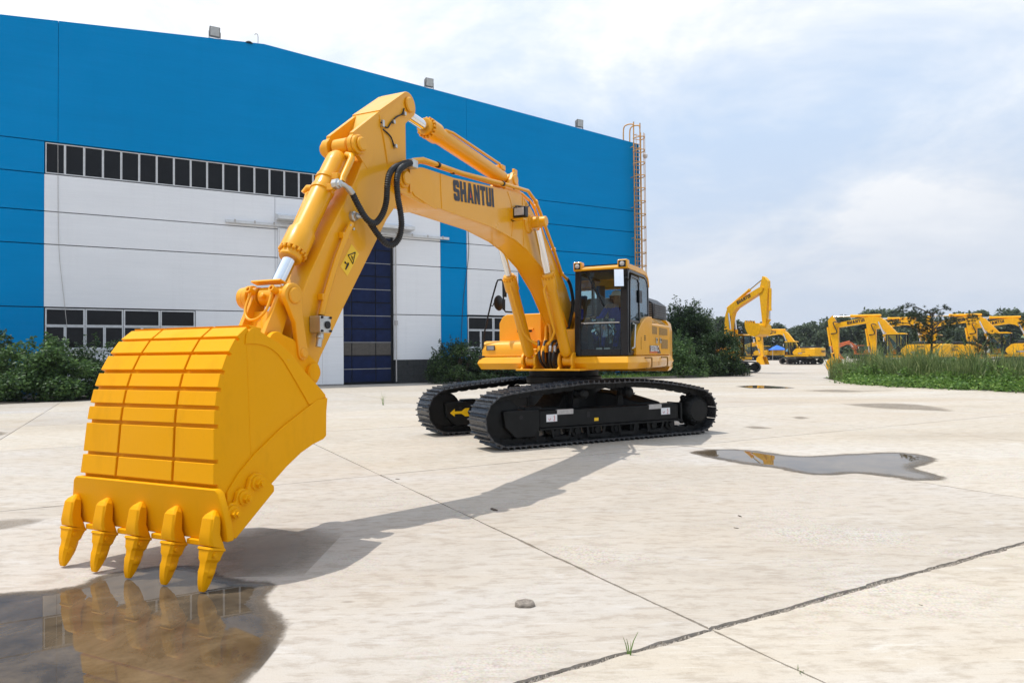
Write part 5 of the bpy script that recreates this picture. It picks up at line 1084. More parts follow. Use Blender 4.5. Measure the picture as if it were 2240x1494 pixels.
for sy in (-1, 1):
    fy = sy*1.20
    near = sy > 0
    tr = upart(MB().box(-1.62, 1.36, fy-0.17, fy+0.17, 0.30, 0.585), 'track_frame', FRM, bevel=0.02)
    upart(MB().prism([(-1.70, 0.25), (-1.70, 0.60), (-1.66, 0.60), (-1.66, 0.25)], fy-0.19, fy+0.19), 'frame_flange', FRM, tr, bevel=0.006)
    upart(MB().box(-1.65, 1.37, fy-0.20, fy+0.20, 0.268, 0.30), 'lower_flange', FRM, tr, bevel=0.006)
    upart(MB().prism([(1.37, 0.30), (1.37, 0.62), (2.0, 0.62), (2.04, 0.60), (2.0, 0.34), (1.82, 0.17), (1.45, 0.17)], fy-0.20, fy+0.20), 'idler_yoke', FRM, tr, bevel=0.02)
    for y0 in (fy-0.202, fy+0.202): upart(MB().lathe((1.72, y0, 0.50), (1.72, y0+sy*0.002, 0.50), [(0, 0.035), (0.003, 0.035)], 10), 'yoke_hole', BLK, tr)
    upart(MB().box(1.30, 1.62, fy-0.10, fy+0.14, 0.60, 0.66), 'idler_cover', FRM, tr, bevel=0.02)
    upart(MB().lathe((IX, fy-0.10, IZ), (IX, fy+1, IZ), [(0, 0.20), (0.02, IR-0.11), (0.06, IR-0.11), (0.065, IR-0.055), (0.135, IR-0.055), (0.14, IR-0.11), (0.18, IR-0.11), (0.20, 0.20)], 36), 'idler_wheel', FRM, tr, smooth=35)
    # sprocket with teeth
    tpts = []
    for k in range(66):
        a_ = 2*math.pi*k/66; r_ = KR-0.06 if (k//3) % 2 else KR-0.11; tpts.append((KX+r_*math.cos(a_), KZ+r_*math.sin(a_)))
    upart(MB().prism(tpts, fy-0.035, fy+0.035), 'sprocket', FRM, tr)
    upart(MB().lathe((KX, fy+sy*0.0, KZ), (KX, fy+sy*9, KZ), [(0.03, 0.27), (0.10, 0.27), (0.20, 0.25), (0.22, 0.235), (0.23, 0.21), (0.245, 0.20), (0.25, 0.05)], 30), 'final_drive', FRM, tr, smooth=35)
    hb = MB()
    for k in range(22):
        a_ = 2*math.pi*k/22; hb.lathe((KX+0.225*math.cos(a_), fy+sy*0.21, KZ+0.225*math.sin(a_)), (KX+0.225*math.cos(a_), fy+sy*9, KZ+0.225*math.sin(a_)), [(0, 0.014), (0.028, 0.014)], 6)
    upart(hb, 'drive_bolts', FRM, tr)
    for k in range(8):
        x = lerp(-1.45, 1.45, k/7); upart(MB().lathe((x, fy-0.18, 0.215), (x, fy+9, 0.215), [(0, 0.05), (0.03, 0.06), (0.035, 0.10), (0.10, 0.10), (0.10, 0.075), (0.26, 0.075), (0.26, 0.10), (0.325, 0.10), (0.33, 0.06), (0.36, 0.05)], 18), 'track_roller', FRM, tr, smooth=35)
    for x in (-0.51, 0.455):
        upart(MB().lathe((x, fy-0.10, 0.835), (x, fy+9, 0.835), [(0, 0.06), (0.02, 0.085), (0.09, 0.085), (0.10, 0.065), (0.18, 0.065), (0.20, 0.085), (0.26, 0.085), (0.30, 0.05)] if near else [(-0.04, 0.05), (0, 0.085), (0.07, 0.085), (0.10, 0.065), (0.2, 0.065), (0.28, 0.085)], 18), 'carrier_roller', FRM, tr, smooth=35)
        upart(MB().prism([(x-0.07, 0.585), (x+0.07, 0.585), (x+0.045, 0.86), (x-0.045, 0.86)], fy-0.15, fy-0.11), 'roller_bracket', FRM, tr)
    for x in (0.95, 0.25, -0.42, -1.05):
        upart(MB().prism([(x-0.2, 0.268), (x-0.17, 0.12), (x-0.10, 0.10), (x+0.10, 0.10), (x+0.17, 0.12), (x+0.2, 0.268), (x+0.16, 0.268), (x+0.13, 0.15), (x-0.13, 0.15), (x-0.16, 0.268)], fy+sy*0.19-0.012, fy+sy*0.19+0.012), 'roller_guard', FRM, tr)
    # decals: two white lifting labels, a small yellow one, two grey tape pieces; an arrow on the inside of the far frame
    if near:
        fo = fy+0.1705
        def quad(x0, x1, z0, z1, nm, mt, dy=0.002): return upart(MB().add([(x0, fo+dy, z0), (x1, fo+dy, z0), (x1, fo+dy, z1), (x0, fo+dy, z1)], [(0, 1, 2, 3)]), nm, mt, tr)
        for x0 in (1.02, -1.42):
            quad(x0, x0+0.21, 0.40, 0.52, 'lifting_label', WHT)
            upart(MB().tube([(x0+0.05, fo+0.004, 0.50), (x0+0.065, fo+0.004, 0.485), (x0+0.05, fo+0.004, 0.47), (x0+0.05, fo+0.004, 0.44), (x0+0.07, fo+0.004, 0.42), (x0+0.045, fo+0.004, 0.41)], 0.005, 4), 'label_hook', RED, tr)
            upart(MB().tube([(x0+0.17, fo+0.004, 0.45), (x0+0.15, fo+0.004, 0.425), (x0+0.13, fo+0.004, 0.44), (x0+0.135, fo+0.004, 0.46)], 0.004, 4), 'label_hook', RED, tr)
        quad(0.18, 0.27, 0.365, 0.42, 'small_decal', DEC)
        for x0, x1 in ((0.70, 1.02), (-1.22, -0.93)): upart(MB().box(x0, x1, fy+0.12, fo+0.006, 0.51, 0.593), 'grey_tape', GRY, tr)
        upart(MB().box(0.36, 0.42, fo+0.001, fo+0.004, 0.44, 0.53), 'frame_slot', BLK, tr, bevel=0.0)
    else:
        fo = fy+0.2015
        ar = [(2.0, 0.42), (1.90, 0.495), (1.90, 0.445), (1.76, 0.445), (1.68, 0.50), (1.59, 0.50), (1.63, 0.42), (1.59, 0.34), (1.68, 0.34), (1.76, 0.395), (1.90, 0.395), (1.90, 0.345)]
        upart(MB().add([(x-0.06, fo+0.002, z) for x, z in ar], [tuple(range(len(ar)))]), 'arrow_decal', DEC, tr)
    chain = part(MB(), 'crawler_track', FRM); chain.data = lkme if False else chain.data
    lks = MB()
    for k in range(NSH):
        d = k*pitch; x0, z0 = on_chain(d-pitch/2); x1, z1 = on_chain(d+pitch/2); cx, cz_ = (x0+x1)/2, (z0+z1)/2; dx, dz = x1-x0, z1-z0; L = math.hypot(dx, dz)
        M_ = UM @ Matrix(((dx/L, 0, -dz/L*-1*-1, cx), (0, 1, 0, fy), (dz/L, 0, dx/L, cz_), (0, 0, 0, 1)))
        # outward normal: the path runs clockwise seen from +y, so flip z to point outwards
        ex = Vector((dx/L, 0, dz/L)); ez = Vector((-dz/L, 0, dx/L)); mx = (0.0, 0.5)
        if ez.dot(Vector((cx - max(-2.0, min(2.0, cx)), 0, cz_-0.48))) < 0: ez = -ez
        ey = ez.cross(ex)
        M_ = UM @ Matrix(((ex.x, ey.x, ez.x, cx), (0, ey.y, 0, fy), (ex.z, ey.z, ez.z, cz_), (0, 0, 0, 1)))
        o = bpy.data.objects.new('track_shoe', shme); COL.objects.link(o); o.parent = chain; o.matrix_local = M_
        t_ = MB(); t_.v = [tuple(M_ @ v.co) for v in lkme.vertices]; t_.f = [tuple(p.vertices) for p in lkme.polygons]; lks.add(t_.v, t_.f)
    chain.data = lks.mesh('crawler_track', FRM)
# ================================================================== operator in the cab (frame of the excavator)
def skin_body(name, joints, bones, radii, root, parent):
    me = bpy.data.meshes.new('tmp_skin'); ks = list(joints); me.from_pydata([joints[k] for k in ks], [(ks.index(a), ks.index(b_)) for a, b_ in bones], [])
    o = bpy.data.objects.new('tmp_skin', me); COL.objects.link(o); sm = o.modifiers.new('skin', 'SKIN'); o.modifiers.new('sub', 'SUBSURF').levels = 2; o.modifiers['sub'].render_levels = 2
    sl = me.skin_vertices[0].data
    for i, k in enumerate(ks): sl[i].radius = (radii[k], radii[k]); sl[i].use_root = (k == root)
    bpy.context.view_layer.update(); dg = bpy.context.evaluated_depsgraph_get(); ne = bpy.data.meshes.new_from_object(o.evaluated_get(dg)); bpy.data.objects.remove(o)
    ne.name = name; ne.polygons.foreach_set('use_smooth', [True]*len(ne.polygons)); return ne
BLU = simple('blue_workwear', (0.02, 0.05, 0.42), 0.8, var=0.2); SKN = simple('skin', (0.42, 0.24, 0.16), 0.55, var=0.1); CAPM = simple('pale_cap', (0.75, 0.70, 0.66), 0.8)
hx, hz_ = 0.36, 0
hl, hzh = ps(1350, 655, 0.42)
J = {}; RD = {}
def jn(k, p, r): J[k] = p; RD[k] = r
yb = hl-0.03; zb = 1.97
jn('pelvis', (0.30, yb, zb), 0.14); jn('waist', (0.31, yb, zb+0.17), 0.125); jn('chest', (0.35, yb, zb+0.34), 0.14); jn('neck0', (0.37, yb-0.005, hzh-0.17), 0.065); jn('neck', (0.39, hl, hzh-0.11), 0.052)
jn('head0', (0.41, hl, hzh-0.03), 0.078); jn('head', (0.42, hl-0.01, hzh+0.04), 0.085); jn('crown', (0.41, hl, hzh+0.10), 0.06)
for sg, k in ((1, 'l'), (-1, 'r')):
    jn('sh'+k, (0.36, yb+sg*0.17, zb+0.40), 0.062); jn('el'+k, (0.56, yb+sg*0.24, zb+0.19), 0.046)
    hnd = (0.88, 1.185, 2.13) if sg > 0 else (0.90, 0.63, 2.15); jn('wr'+k, (hnd[0]-0.11, hnd[1]+sg*0.02, hnd[2]-0.01), 0.03); jn('pa'+k, (hnd[0]-0.03, hnd[1], hnd[2]+0.01), 0.032)
    for q, (dy, dx, dz) in enumerate(((-0.03, 0.055, 0.02), (-0.01, 0.065, 0.012), (0.01, 0.065, 0.005), (0.03, 0.055, -0.002))):
        jn('f%d%s' % (q, k), (hnd[0]+0.01, hnd[1]+dy, hnd[2]+0.02), 0.010); jn('g%d%s' % (q, k), (hnd[0]+dx, hnd[1]+dy*1.1, hnd[2]+dz-0.01), 0.009)
    jn('t0'+k, (hnd[0]-0.03, hnd[1]-sg*0.04, hnd[2]+0.02), 0.011); jn('t1'+k, (hnd[0]+0.01, hnd[1]-sg*0.055, hnd[2]+0.03), 0.010)
    jn('hi'+k, (0.34, yb+sg*0.09, zb-0.01), 0.095); jn('kn'+k, (0.74, yb+sg*0.13, zb+0.03), 0.07); jn('an'+k, (0.92, yb+sg*0.12, zb-0.37), 0.045); jn('to'+k, (1.08, yb+sg*0.12, zb-0.40), 0.038)
BN = [('pelvis', 'waist'), ('waist', 'chest'), ('chest', 'neck0'), ('neck0', 'neck'), ('neck', 'head0'), ('head0', 'head'), ('head', 'crown')]
for k in 'lr':
    BN += [('chest', 'sh'+k), ('sh'+k, 'el'+k), ('el'+k, 'wr'+k), ('wr'+k, 'pa'+k), ('pelvis', 'hi'+k), ('hi'+k, 'kn'+k), ('kn'+k, 'an'+k), ('an'+k, 'to'+k), ('pa'+k, 't0'+k), ('t0'+k, 't1'+k)]
    for q in range(4): BN += [('pa'+k, 'f%d%s' % (q, k)), ('f%d%s' % (q, k), 'g%d%s' % (q, k))]
ne = skin_body('person', J, BN, RD, 'pelvis', None)
ne.materials.clear(); ne.materials.append(BLU); ne.materials.append(SKN); ne.materials.append(RUB)
for p in ne.polygons:
    c = p.center; hand = min((Vector(J['pa'+k])-c).length for k in 'lr'); foot = c.z < zb-0.33
    p.material_index = 2 if foot else (1 if (c.z > hzh-0.15 or hand < 0.105) else 0)
op = bpy.data.objects.new('person', ne); COL.objects.link(op); op.location = EX.location; op.rotation_euler = EX.rotation_euler
tag(op, 'person in blue workwear and pale cap seated inside the cab of the large excavator', 'person')
# face details and cap: the head looks towards the boom (to its right)
fd = Vector((0.55, -0.84, 0)).normalized(); hc_ = Vector((0.42, hl-0.005, hzh+0.03)); sd_ = Vector((-fd.y, fd.x, 0))
MB().lathe(hc_+fd*0.075, hc_+fd*0.2+Vector((0, 0, -0.05)), [(0, 0.018), (0.02, 0.014), (0.032, 0.006)], 8).obj('nose', SKN, op, smooth=50)
for sg in (-1, 1):
    MB().lathe(hc_+fd*0.072+sd_*sg*0.032+Vector((0, 0, 0.015)), hc_+fd*0.2+sd_*sg*0.032+Vector((0, 0, 0.015)), [(0, 0.010), (0.008, 0.007)], 8).obj('eye', BLK, op)
    MB().lathe(hc_+sd_*sg*0.076, hc_+sd_*sg*0.2, [(0, 0.026), (0.014, 0.022)], 8).obj('ear', SKN, op, smooth=50)
MB().tube([tuple(hc_+fd*0.074+sd_*a_+Vector((0, 0, -0.045))) for a_ in (-0.022, 0, 0.022)], 0.005, 5).obj('mouth', simple('lips', (0.25, 0.09, 0.07), 0.5), op)
cp = MB().lathe(tuple(hc_+Vector((0, 0, 0.035))), tuple(hc_+Vector((0, 0, 1))), [(0, 0.098), (0.03, 0.099), (0.07, 0.085), (0.095, 0.05), (0.105, 0.01)], 20)
cp.prismz([tuple((hc_+fd*a_+sd_*b_).xy) for a_, b_ in ((0.07, -0.08), (0.12, -0.06), (0.15, 0.0), (0.12, 0.06), (0.07, 0.08))], hc_.z+0.035, hc_.z+0.045); cp.obj('cap', CAPM, op, smooth=40)

# ================================================================== excavators parked behind
DKG = simple('far_cab_glass', (0.03, 0.04, 0.045), 0.08)
FW = []
def far_boom():
    top = [(-0.16, 0.16), (0.9, 0.85), (2.1, 1.58), (2.55, 1.70), (3.05, 1.62), (5.4, 0.28), (5.68, 0.10)]
    bot = [(5.70, -0.12), (5.35, -0.14), (3.1, 1.02), (2.65, 1.08), (2.1, 0.90), (0.4, -0.12), (0.05, -0.20)]
    return MB().prism(top + bot, -0.22, 0.22).mesh('boom', YEF)
def far_arm():
    return MB().prism([(-0.85, 0.05), (-0.75, 0.22), (-0.45, 0.48), (0.25, 0.46), (2.7, 0.14), (2.85, 0.0), (2.75, -0.13), (0.25, -0.30), (-0.25, -0.16)], -0.16, 0.16).mesh('arm', YEF)
def far_bucket():
    m_ = MB(); C = [(1.38, -0.10), (1.30, 0.25), (1.08, 0.60), (0.75, 0.82), (0.40, 0.86), (0.05, 0.66), (-0.10, 0.30), (0.0, 0.0), (0.18, -0.15)]
    I = [(x*0.95+0.03, z*0.93+0.0) for x, z in C]
    for i in range(len(C)-1):
        a, b_, c, d = C[i], C[i+1], I[i], I[i+1]
        m_.add([(a[0], -0.6, a[1]), (a[0], 0.6, a[1]), (b_[0], 0.6, b_[1]), (b_[0], -0.6, b_[1]), (c[0], -0.6, c[1]), (c[0], 0.6, c[1]), (d[0], 0.6, d[1]), (d[0], -0.6, d[1])], [(0, 1, 2, 3), (4, 7, 6, 5), (0, 3, 7, 4), (1, 5, 6, 2)])
    for y0 in (-0.62, 0.58): m_.prism(C, y0, y0+0.04)
    return m_.mesh('bucket', YEF)
def far_tooth(): return MB().prism([(0, -0.05), (0.20, -0.01), (0.20, 0.01), (0, 0.06)], -0.05, 0.05).mesh('tooth', YEF)
def far_track():
    m_ = MB(); P = circ(1.85, 0.44, 0.38, 90, -90, 8) + circ(-1.85, 0.44, 0.38, 270, 90, 8); P += [(-0.8, 0.90), (0.8, 0.90)]
    I = [(x*0.965, (z-0.44)*0.86+0.44) for x, z in P]; n = len(P)
    for i in range(n):
        j = (i+1) % n; a, b_, c, d = P[i], P[j], I[i], I[j]
        m_.add([(a[0], -0.3, a[1]), (a[0], 0.3, a[1]), (b_[0], 0.3, b_[1]), (b_[0], -0.3, b_[1]), (c[0], -0.3, c[1]), (c[0], 0.3, c[1]), (d[0], 0.3, d[1]), (d[0], -0.3, d[1])], [(0, 1, 2, 3), (4, 7, 6, 5), (0, 3, 7, 4), (1, 5, 6, 2)])
    for x in np.linspace(-1.8, 1.8, 26):
        m_.box(x-0.02, x+0.02, -0.3, 0.3, 0.02, 0.065); zt = 0.825 + 0.08*(1-min(1, max(0, (abs(x)-0.8)/1.05))); m_.box(x-0.02, x+0.02, -0.3, 0.3, zt-0.02, zt+0.035)
    for k in range(14):
        for sx in (-1, 1):
            a_ = R(-80+160*k/13); c = (sx*(1.85+0.39*math.cos(a_)), 0.44+0.39*math.sin(a_)); m_.box(c[0]-0.03, c[0]+0.03, -0.3, 0.3, c[1]-0.02, c[1]+0.02)
    return m_.mesh('crawler_track', BLKS)
def far_frame():
    m_ = MB().box(-1.5, 1.2, -0.16, 0.16, 0.28, 0.56).box(1.1, 1.75, -0.18, 0.18, 0.2, 0.60)
    for x in np.linspace(-1.3, 1.2, 7): m_.lathe((x, -0.2, 0.2), (x, 1, 0.2), [(0, 0.11), (0.4, 0.11)], 10)
    m_.lathe((-1.85, -0.1, 0.44), (-1.85, 1, 0.44), [(0, 0.30), (0.2, 0.30), (0.32, 0.22)], 16).lathe((1.85, -0.1, 0.44), (1.85, 1, 0.44), [(0, 0.30), (0.2, 0.30)], 16)
    return m_.mesh('track_frame', FRM)
FB, FA, FK, FT, FTR, FFR = far_boom(), far_arm(), far_bucket(), far_tooth(), far_track(), far_frame()
FLB = simple('label_grey', (0.55, 0.55, 0.55), 0.5)
def ob(name, me, parent, M=None):
    o = bpy.data.objects.new(name, me); COL.objects.link(o); o.parent = parent
    if M is not None: o.matrix_local = M
    return o
_fm = {}
def fmesh(key, fn):
    if key not in _fm: _fm[key] = fn()
    return _fm[key]
def far_excavator(loc, heading, track_rel, beta, alpha, gamma, label, group, paint_=None, scale=1.0, letters=True):
    yel = paint_ or YEF
    e = empty('excavator', (loc[0], loc[1], 0), heading); e.scale = (scale,)*3; tag(e, label, 'excavator', group)
    T = Matrix.Rotation(track_rel, 4, 'Z')
    for sy in (-1, 1):
        tr = ob('crawler_track', FTR, e, T @ Matrix.Translation((0, sy*1.2, 0))); fr_ = ob('track_frame', FFR, e, T @ Matrix.Translation((0, sy*1.2, 0)) @ Matrix.Diagonal((1, sy, 1, 1)))
        ob('track_label', fmesh('tl', lambda: MB().add([(0.5, 0, 0.38), (0.7, 0, 0.38), (0.7, 0, 0.50), (0.5, 0, 0.50)], [(0, 1, 2, 3)]).mesh('track_label', WHT)), e, T @ Matrix.Translation((0, sy*1.365, 0)))
    ob('centre_frame', fmesh('cf', lambda: MB().box(-0.9, 0.9, -1.1, 1.1, 0.38, 0.75).lathe((0, 0, 0.7), (0, 0, 2), [(0, 0.65), (0.32, 0.65)], 20).mesh('centre_frame', FRM)), e, T)
    key = yel.name
    ob('platform', fmesh('pf'+key, lambda: MB().prismz([(1.5, -1.3), (1.5, 1.3), (-1.6, 1.36), (-1.6, -1.36)], 1.02, 1.22).mesh('platform', yel)), e)
    bd_ = ob('engine_house', fmesh('eh'+key, lambda: MB().prism([(0.25, 1.22), (0.42, 1.45), (0.38, 1.66), (0.05, 1.98), (-0.15, 2.05), (-1.75, 2.05), (-1.75, 1.22)], 0.55, 1.38).box(-1.75, 0.15, -1.38, 0.55, 1.22, 2.02).box(0.15, 1.35, -1.36, -0.5, 1.22, 1.68).mesh('engine_house', yel)), e)
    cw_ = ob('counterweight', fmesh('cw'+key, lambda: MB().loft([[(-1.76+(x+1.76)*k, y*k, z) for x, y in ((-1.76, 1.40), (-2.35, 1.30), (-2.75, 0.8), (-2.85, 0), (-2.75, -0.8), (-2.35, -1.30), (-1.76, -1.40))] for z, k in ((1.05, 0.95), (1.15, 1.0), (1.95, 1.0), (2.06, 0.95))]).mesh('counterweight', yel, 30)), e)
    ob('engine_hood', fmesh('hd', lambda: MB().prismx([(-0.9, 2.05), (-0.85, 2.22), (-0.7, 2.28), (0.9, 2.28), (1.05, 2.22), (1.1, 2.05)], -2.2, -0.35).mesh('engine_hood', BLK)), e)
    for k in range(2): ob('side_vent', fmesh('sv', lambda: MB().add([(0.25, 0, -0.07), (-0.25, 0, -0.07), (-0.25, 0, 0.07), (0.25, 0, 0.07)], [(0, 1, 2, 3)]).mesh('side_vent', VNT)), bd_, Matrix.Translation((-0.95, 1.384, 1.88-0.30*k)))
    # cab: black frame round panes, yellow roof
    cb = ob('cab', fmesh('cb', lambda: MB().box(0.05, 1.45, 0.46, 1.36, 1.22, 1.30).box(1.39, 1.45, 0.46, 0.53, 1.3, 2.84).box(1.39, 1.45, 1.29, 1.36, 1.3, 2.84).box(0.05, 0.13, 0.46, 0.54, 1.3, 2.84).box(0.05, 0.13, 1.28, 1.36, 1.3, 2.84).box(0.62, 0.72, 1.30, 1.362, 1.3, 2.84).box(0.62, 0.72, 0.46, 0.52, 1.3, 2.84).box(0.05, 0.62, 1.30, 1.355, 1.3, 2.0).box(0.05, 1.45, 0.46, 1.36, 2.80, 2.845).box(0.05, 0.1, 0.5, 1.3, 1.3, 1.95).box(0.3, 0.7, 0.7, 1.1, 1.3, 1.8).box(0.22, 0.4, 0.7, 1.1, 1.8, 2.5).mesh('cab', BLK)), e)
    ob('cab_roof', fmesh('cr'+key, lambda: MB().prism([(1.48, 2.846), (1.47, 2.90), (1.3, 2.96), (0.3, 2.96), (0.05, 2.90), (0.02, 2.846)], 0.45, 1.37).mesh('cab_roof', yel)), cb)
    ob('cab_glass', fmesh('cg', lambda: MB().add([(1.42, 0.5, 1.3), (1.42, 1.3, 1.3), (1.42, 1.3, 2.8), (1.42, 0.5, 2.8)], [(0, 1, 2, 3)]).add([(0.1, 1.33, 2.0), (1.42, 1.33, 1.35), (1.42, 1.33, 2.8), (0.1, 1.33, 2.8)], [(0, 1, 2, 3)]).add([(0.1, 0.49, 1.6), (1.42, 0.49, 1.35), (1.42, 0.49, 2.8), (0.1, 0.49, 2.8)], [(0, 1, 2, 3)]).mesh('cab_glass', GLS)), cb)
    ob('mirror', fmesh('mr', lambda: MB().box(1.55, 1.58, 1.38, 1.52, 2.3, 2.6).tube([(1.45, 1.34, 2.65), (1.56, 1.42, 2.62)], 0.015, 5).mesh('mirror', WHT)), cb)
    # working gear
    bf = Vector((0.35, -0.15, 1.85)); MBm = Matrix.Translation(bf) @ Matrix.Rotation(-beta, 4, 'Y'); bo = ob('boom', FB if yel is YEF else fmesh('bm'+key, lambda: (lambda m_: (m_.materials.clear(), m_.materials.append(yel), m_)[2])(FB.copy())), e, MBm)
    tip = MBm @ Vector((5.6, 0, 0)); MA = Matrix.Translation(tip) @ Matrix.Rotation(-alpha, 4, 'Y'); am = ob('arm', FA if yel is YEF else fmesh('am'+key, lambda: (lambda m_: (m_.materials.clear(), m_.materials.append(yel), m_)[2])(FA.copy())), e, MA)
    hin = MA @ Vector((2.75, 0, 0)); MK = Matrix.Translation(hin) @ Matrix.Rotation(-gamma, 4, 'Y'); bk = ob('bucket', FK if yel is YEF else fmesh('bk'+key, lambda: (lambda m_: (m_.materials.clear(), m_.materials.append(yel), m_)[2])(FK.copy())), e, MK)
    for y_ in (-0.5, -0.25, 0, 0.25, 0.5): ob('tooth', FT, bk, Matrix.Translation((1.36, y_, -0.10)) @ Matrix.Rotation(R(75), 4, 'Y'))
    def fcyl(a, b_, split, r1, r2, nm):
        a = Vector(a); b_ = Vector(b_); L = (b_-a).length
        t_ = MB().lathe(a, b_, [(0, r1*0.8), (0.15, r1), (L*split-0.2, r1), (L*split-0.15, r1*1.2), (L*split, r1*1.2)], 12).obj(nm, yel, e, smooth=40)
        MB().lathe(a, b_, [(L*split, r2), (L, r2)], 10).obj('piston_rod', CHR, t_, smooth=40)
    el = MBm @ Vector((2.45, 0, 1.30))
    for sy in (-1, 1): fcyl((1.2, bf.y+sy*0.33, 1.25), (el.x, bf.y+sy*0.33, el.z), 0.62, 0.10, 0.06, 'boom_cylinder')
    fcyl(MBm @ Vector((2.5, 0, 1.85)), MA @ Vector((-0.75, 0, 0.12)), 0.62, 0.11, 0.06, 'arm_cylinder')
    fcyl(MA @ Vector((0.1, 0, 0.58)), MA @ Vector((2.35, 0, 0.42)), 0.72, 0.09, 0.055, 'bucket_cylinder')
    lkp = MA @ Vector((2.35, 0, 0.42)); MB().tube([MA @ Vector((2.3, 0, 0.0)), lkp, MK @ Vector((0.15, 0, 0.35))], 0.09, 6).obj('bucket_link', yel, e)
    MB().tube(smooth_path([MBm @ Vector((5.2, 0.24, 0.38)), MBm @ Vector((5.7, 0.34, 0.2)), MA @ Vector((0.6, 0.28, -0.2)), MA @ Vector((0.7, 0.2, 0.3))], 5), 0.045, 6).obj('hose', RUB, e)
    if letters:
        for sg in (-1, 1):
            r_ = Vector((5.2-3.4, 0, 0.30-1.45)); 
            if sg > 0: block_text('SHANTUI', bo, (4.62, 0.222, 0.36), (-1.25, 0, 0.72), 0.27, 1.35, 0.004, red=False)
            else: block_text('SHANTUI', bo, (3.38, -0.222, 1.08), (1.25, 0, -0.72), 0.27, 1.35, 0.004, red=False)
        block_text('SHANTUI', cw_, (-2.872, 0.62, 1.50), (0, -1, 0), 0.26, 1.24, 0.004, red=False)
        ob('model_plate', fmesh('mpl', lambda: MB().add([(0.3, 0, -0.07), (-0.3, 0, -0.07), (-0.2, 0, 0.07), (0.3, 0, 0.07)], [(0, 1, 2, 3)]).mesh('model_plate', MAT['plate_brown'])), bd_, Matrix.Translation((-0.55, 1.384, 1.42)))
        lettering('SE220', 'lettering', WHT, bd_, (-0.32, 1.386, 1.38), (-1, 0, 0), (0, 0, 1), 0.09, 0.42, 0.003, 0.02)
    return e
def spot(px, d): r_ = ray(px, 770); return (r_[0]/r_[1]*d, d)
GA = 'yellow excavators parked behind the large one'
far_excavator(spot(1586, 53.5), R(-58), R(58), R(52), R(-88), R(175), 'tall yellow excavator with raised boom rising behind the dark bush', GA)
far_excavator(spot(1752, 87), R(132), R(45), R(21), R(-98), R(-112), 'yellow excavator parked side on in mid-yard with its bucket lowered', GA)
ROWL = ['yellow excavator nearest the left end of the weed bed, bucket beside the weeds', 'yellow excavator partly hidden behind the crooked pine tree', 'yellow excavator behind the small flat pine at the right', 'rightmost yellow excavator cut off by the picture edge']
for (px_, d), lab, hd_ in zip(((1992, 54), (2066, 59), (2218, 54.5), (2300, 59)), ROWL, (139, 139, 139, 139)):
    far_excavator(spot(px_, d), R(hd_), R(20), R(20), R(-93), R(-102), lab, 'yellow excavators in a row behind the weed bed')
for px_, lab in ((1650, 'small distant yellow excavator left of two in front of the far trees'), (1684, 'small distant yellow excavator right of two in front of the far trees')):
    far_excavator(spot(px_, 142), R(170), R(5), R(2), R(-110), R(-150), lab, 'distant yellow excavators', letters=False)
ORG = simple('orange_paint_far', (0.60, 0.13, 0.03), 0.5, var=0.2)
far_excavator(spot(1888, 148), R(175), R(5), R(5), R(-128), R(-150), 'faded orange excavator far off before the trees', None, ORG, letters=False)
# blue canopy, dark container stack and small truck far behind
cn = empty('canopy', (*spot(1700, 140), 0)); tag(cn, 'small blue canopy between the distant excavators', 'canopy')
MB().add([(-1.6, -1.6, 2.1), (1.6, -1.6, 2.1), (1.6, 1.6, 2.1), (-1.6, 1.6, 2.1), (0, 0, 3.1)], [(0, 1, 4), (1, 2, 4), (2, 3, 4), (3, 0, 4)]).obj('canopy_roof', simple('canopy_blue', (0.03, 0.15, 0.6), 0.6), cn)
for x in (-1.5, 1.5):
    for y in (-1.5, 1.5): MB().tube([(x, y, 0), (x, y, 2.12)], 0.04, 6).obj('canopy_post', GRY, cn)
st = empty('container_stack', (*spot(1811, 150), 0)); tag(st, 'dark grey stack of long bins beyond the mid-yard excavator', 'container')
for k in range(3): MB().box(-1.3, 1.3, -0.8, 0.8, k*0.62, k*0.62+0.56).obj('bin', BLK, st, bevel=0.04)
tk2 = empty('truck', (*spot(2128, 66), 0), R(100)); tag(tk2, 'small yellow truck standing between two excavators of the row', 'truck')
MB().prism([(-1.2, 0.5), (1.0, 0.5), (1.0, 1.2), (0.8, 2.1), (-1.2, 2.1)], -0.9, 0.9).obj('truck_cab', YEF, tk2, bevel=0.06)
for sy in (-1, 1):
    MB().prism([(-0.4, 1.3), (0.82, 1.3), (0.7, 1.95), (-0.4, 1.95)], sy*0.902, sy*0.906).obj('side_window', DKG, tk2)
    for x in (-0.75, 0.6): MB().lathe((x, sy*0.65, 0.4), (x, sy*9, 0.4), [(0, 0.3), (0.02, 0.4), (0.23, 0.4), (0.25, 0.3)], 18).obj('wheel', RUB, tk2, smooth=40)
MB().prismx([(-0.75, 1.3), (0.75, 1.3), (0.7, 1.95), (-0.7, 1.95)], -1.208, -1.203).obj('rear_window', FRW, tk2)
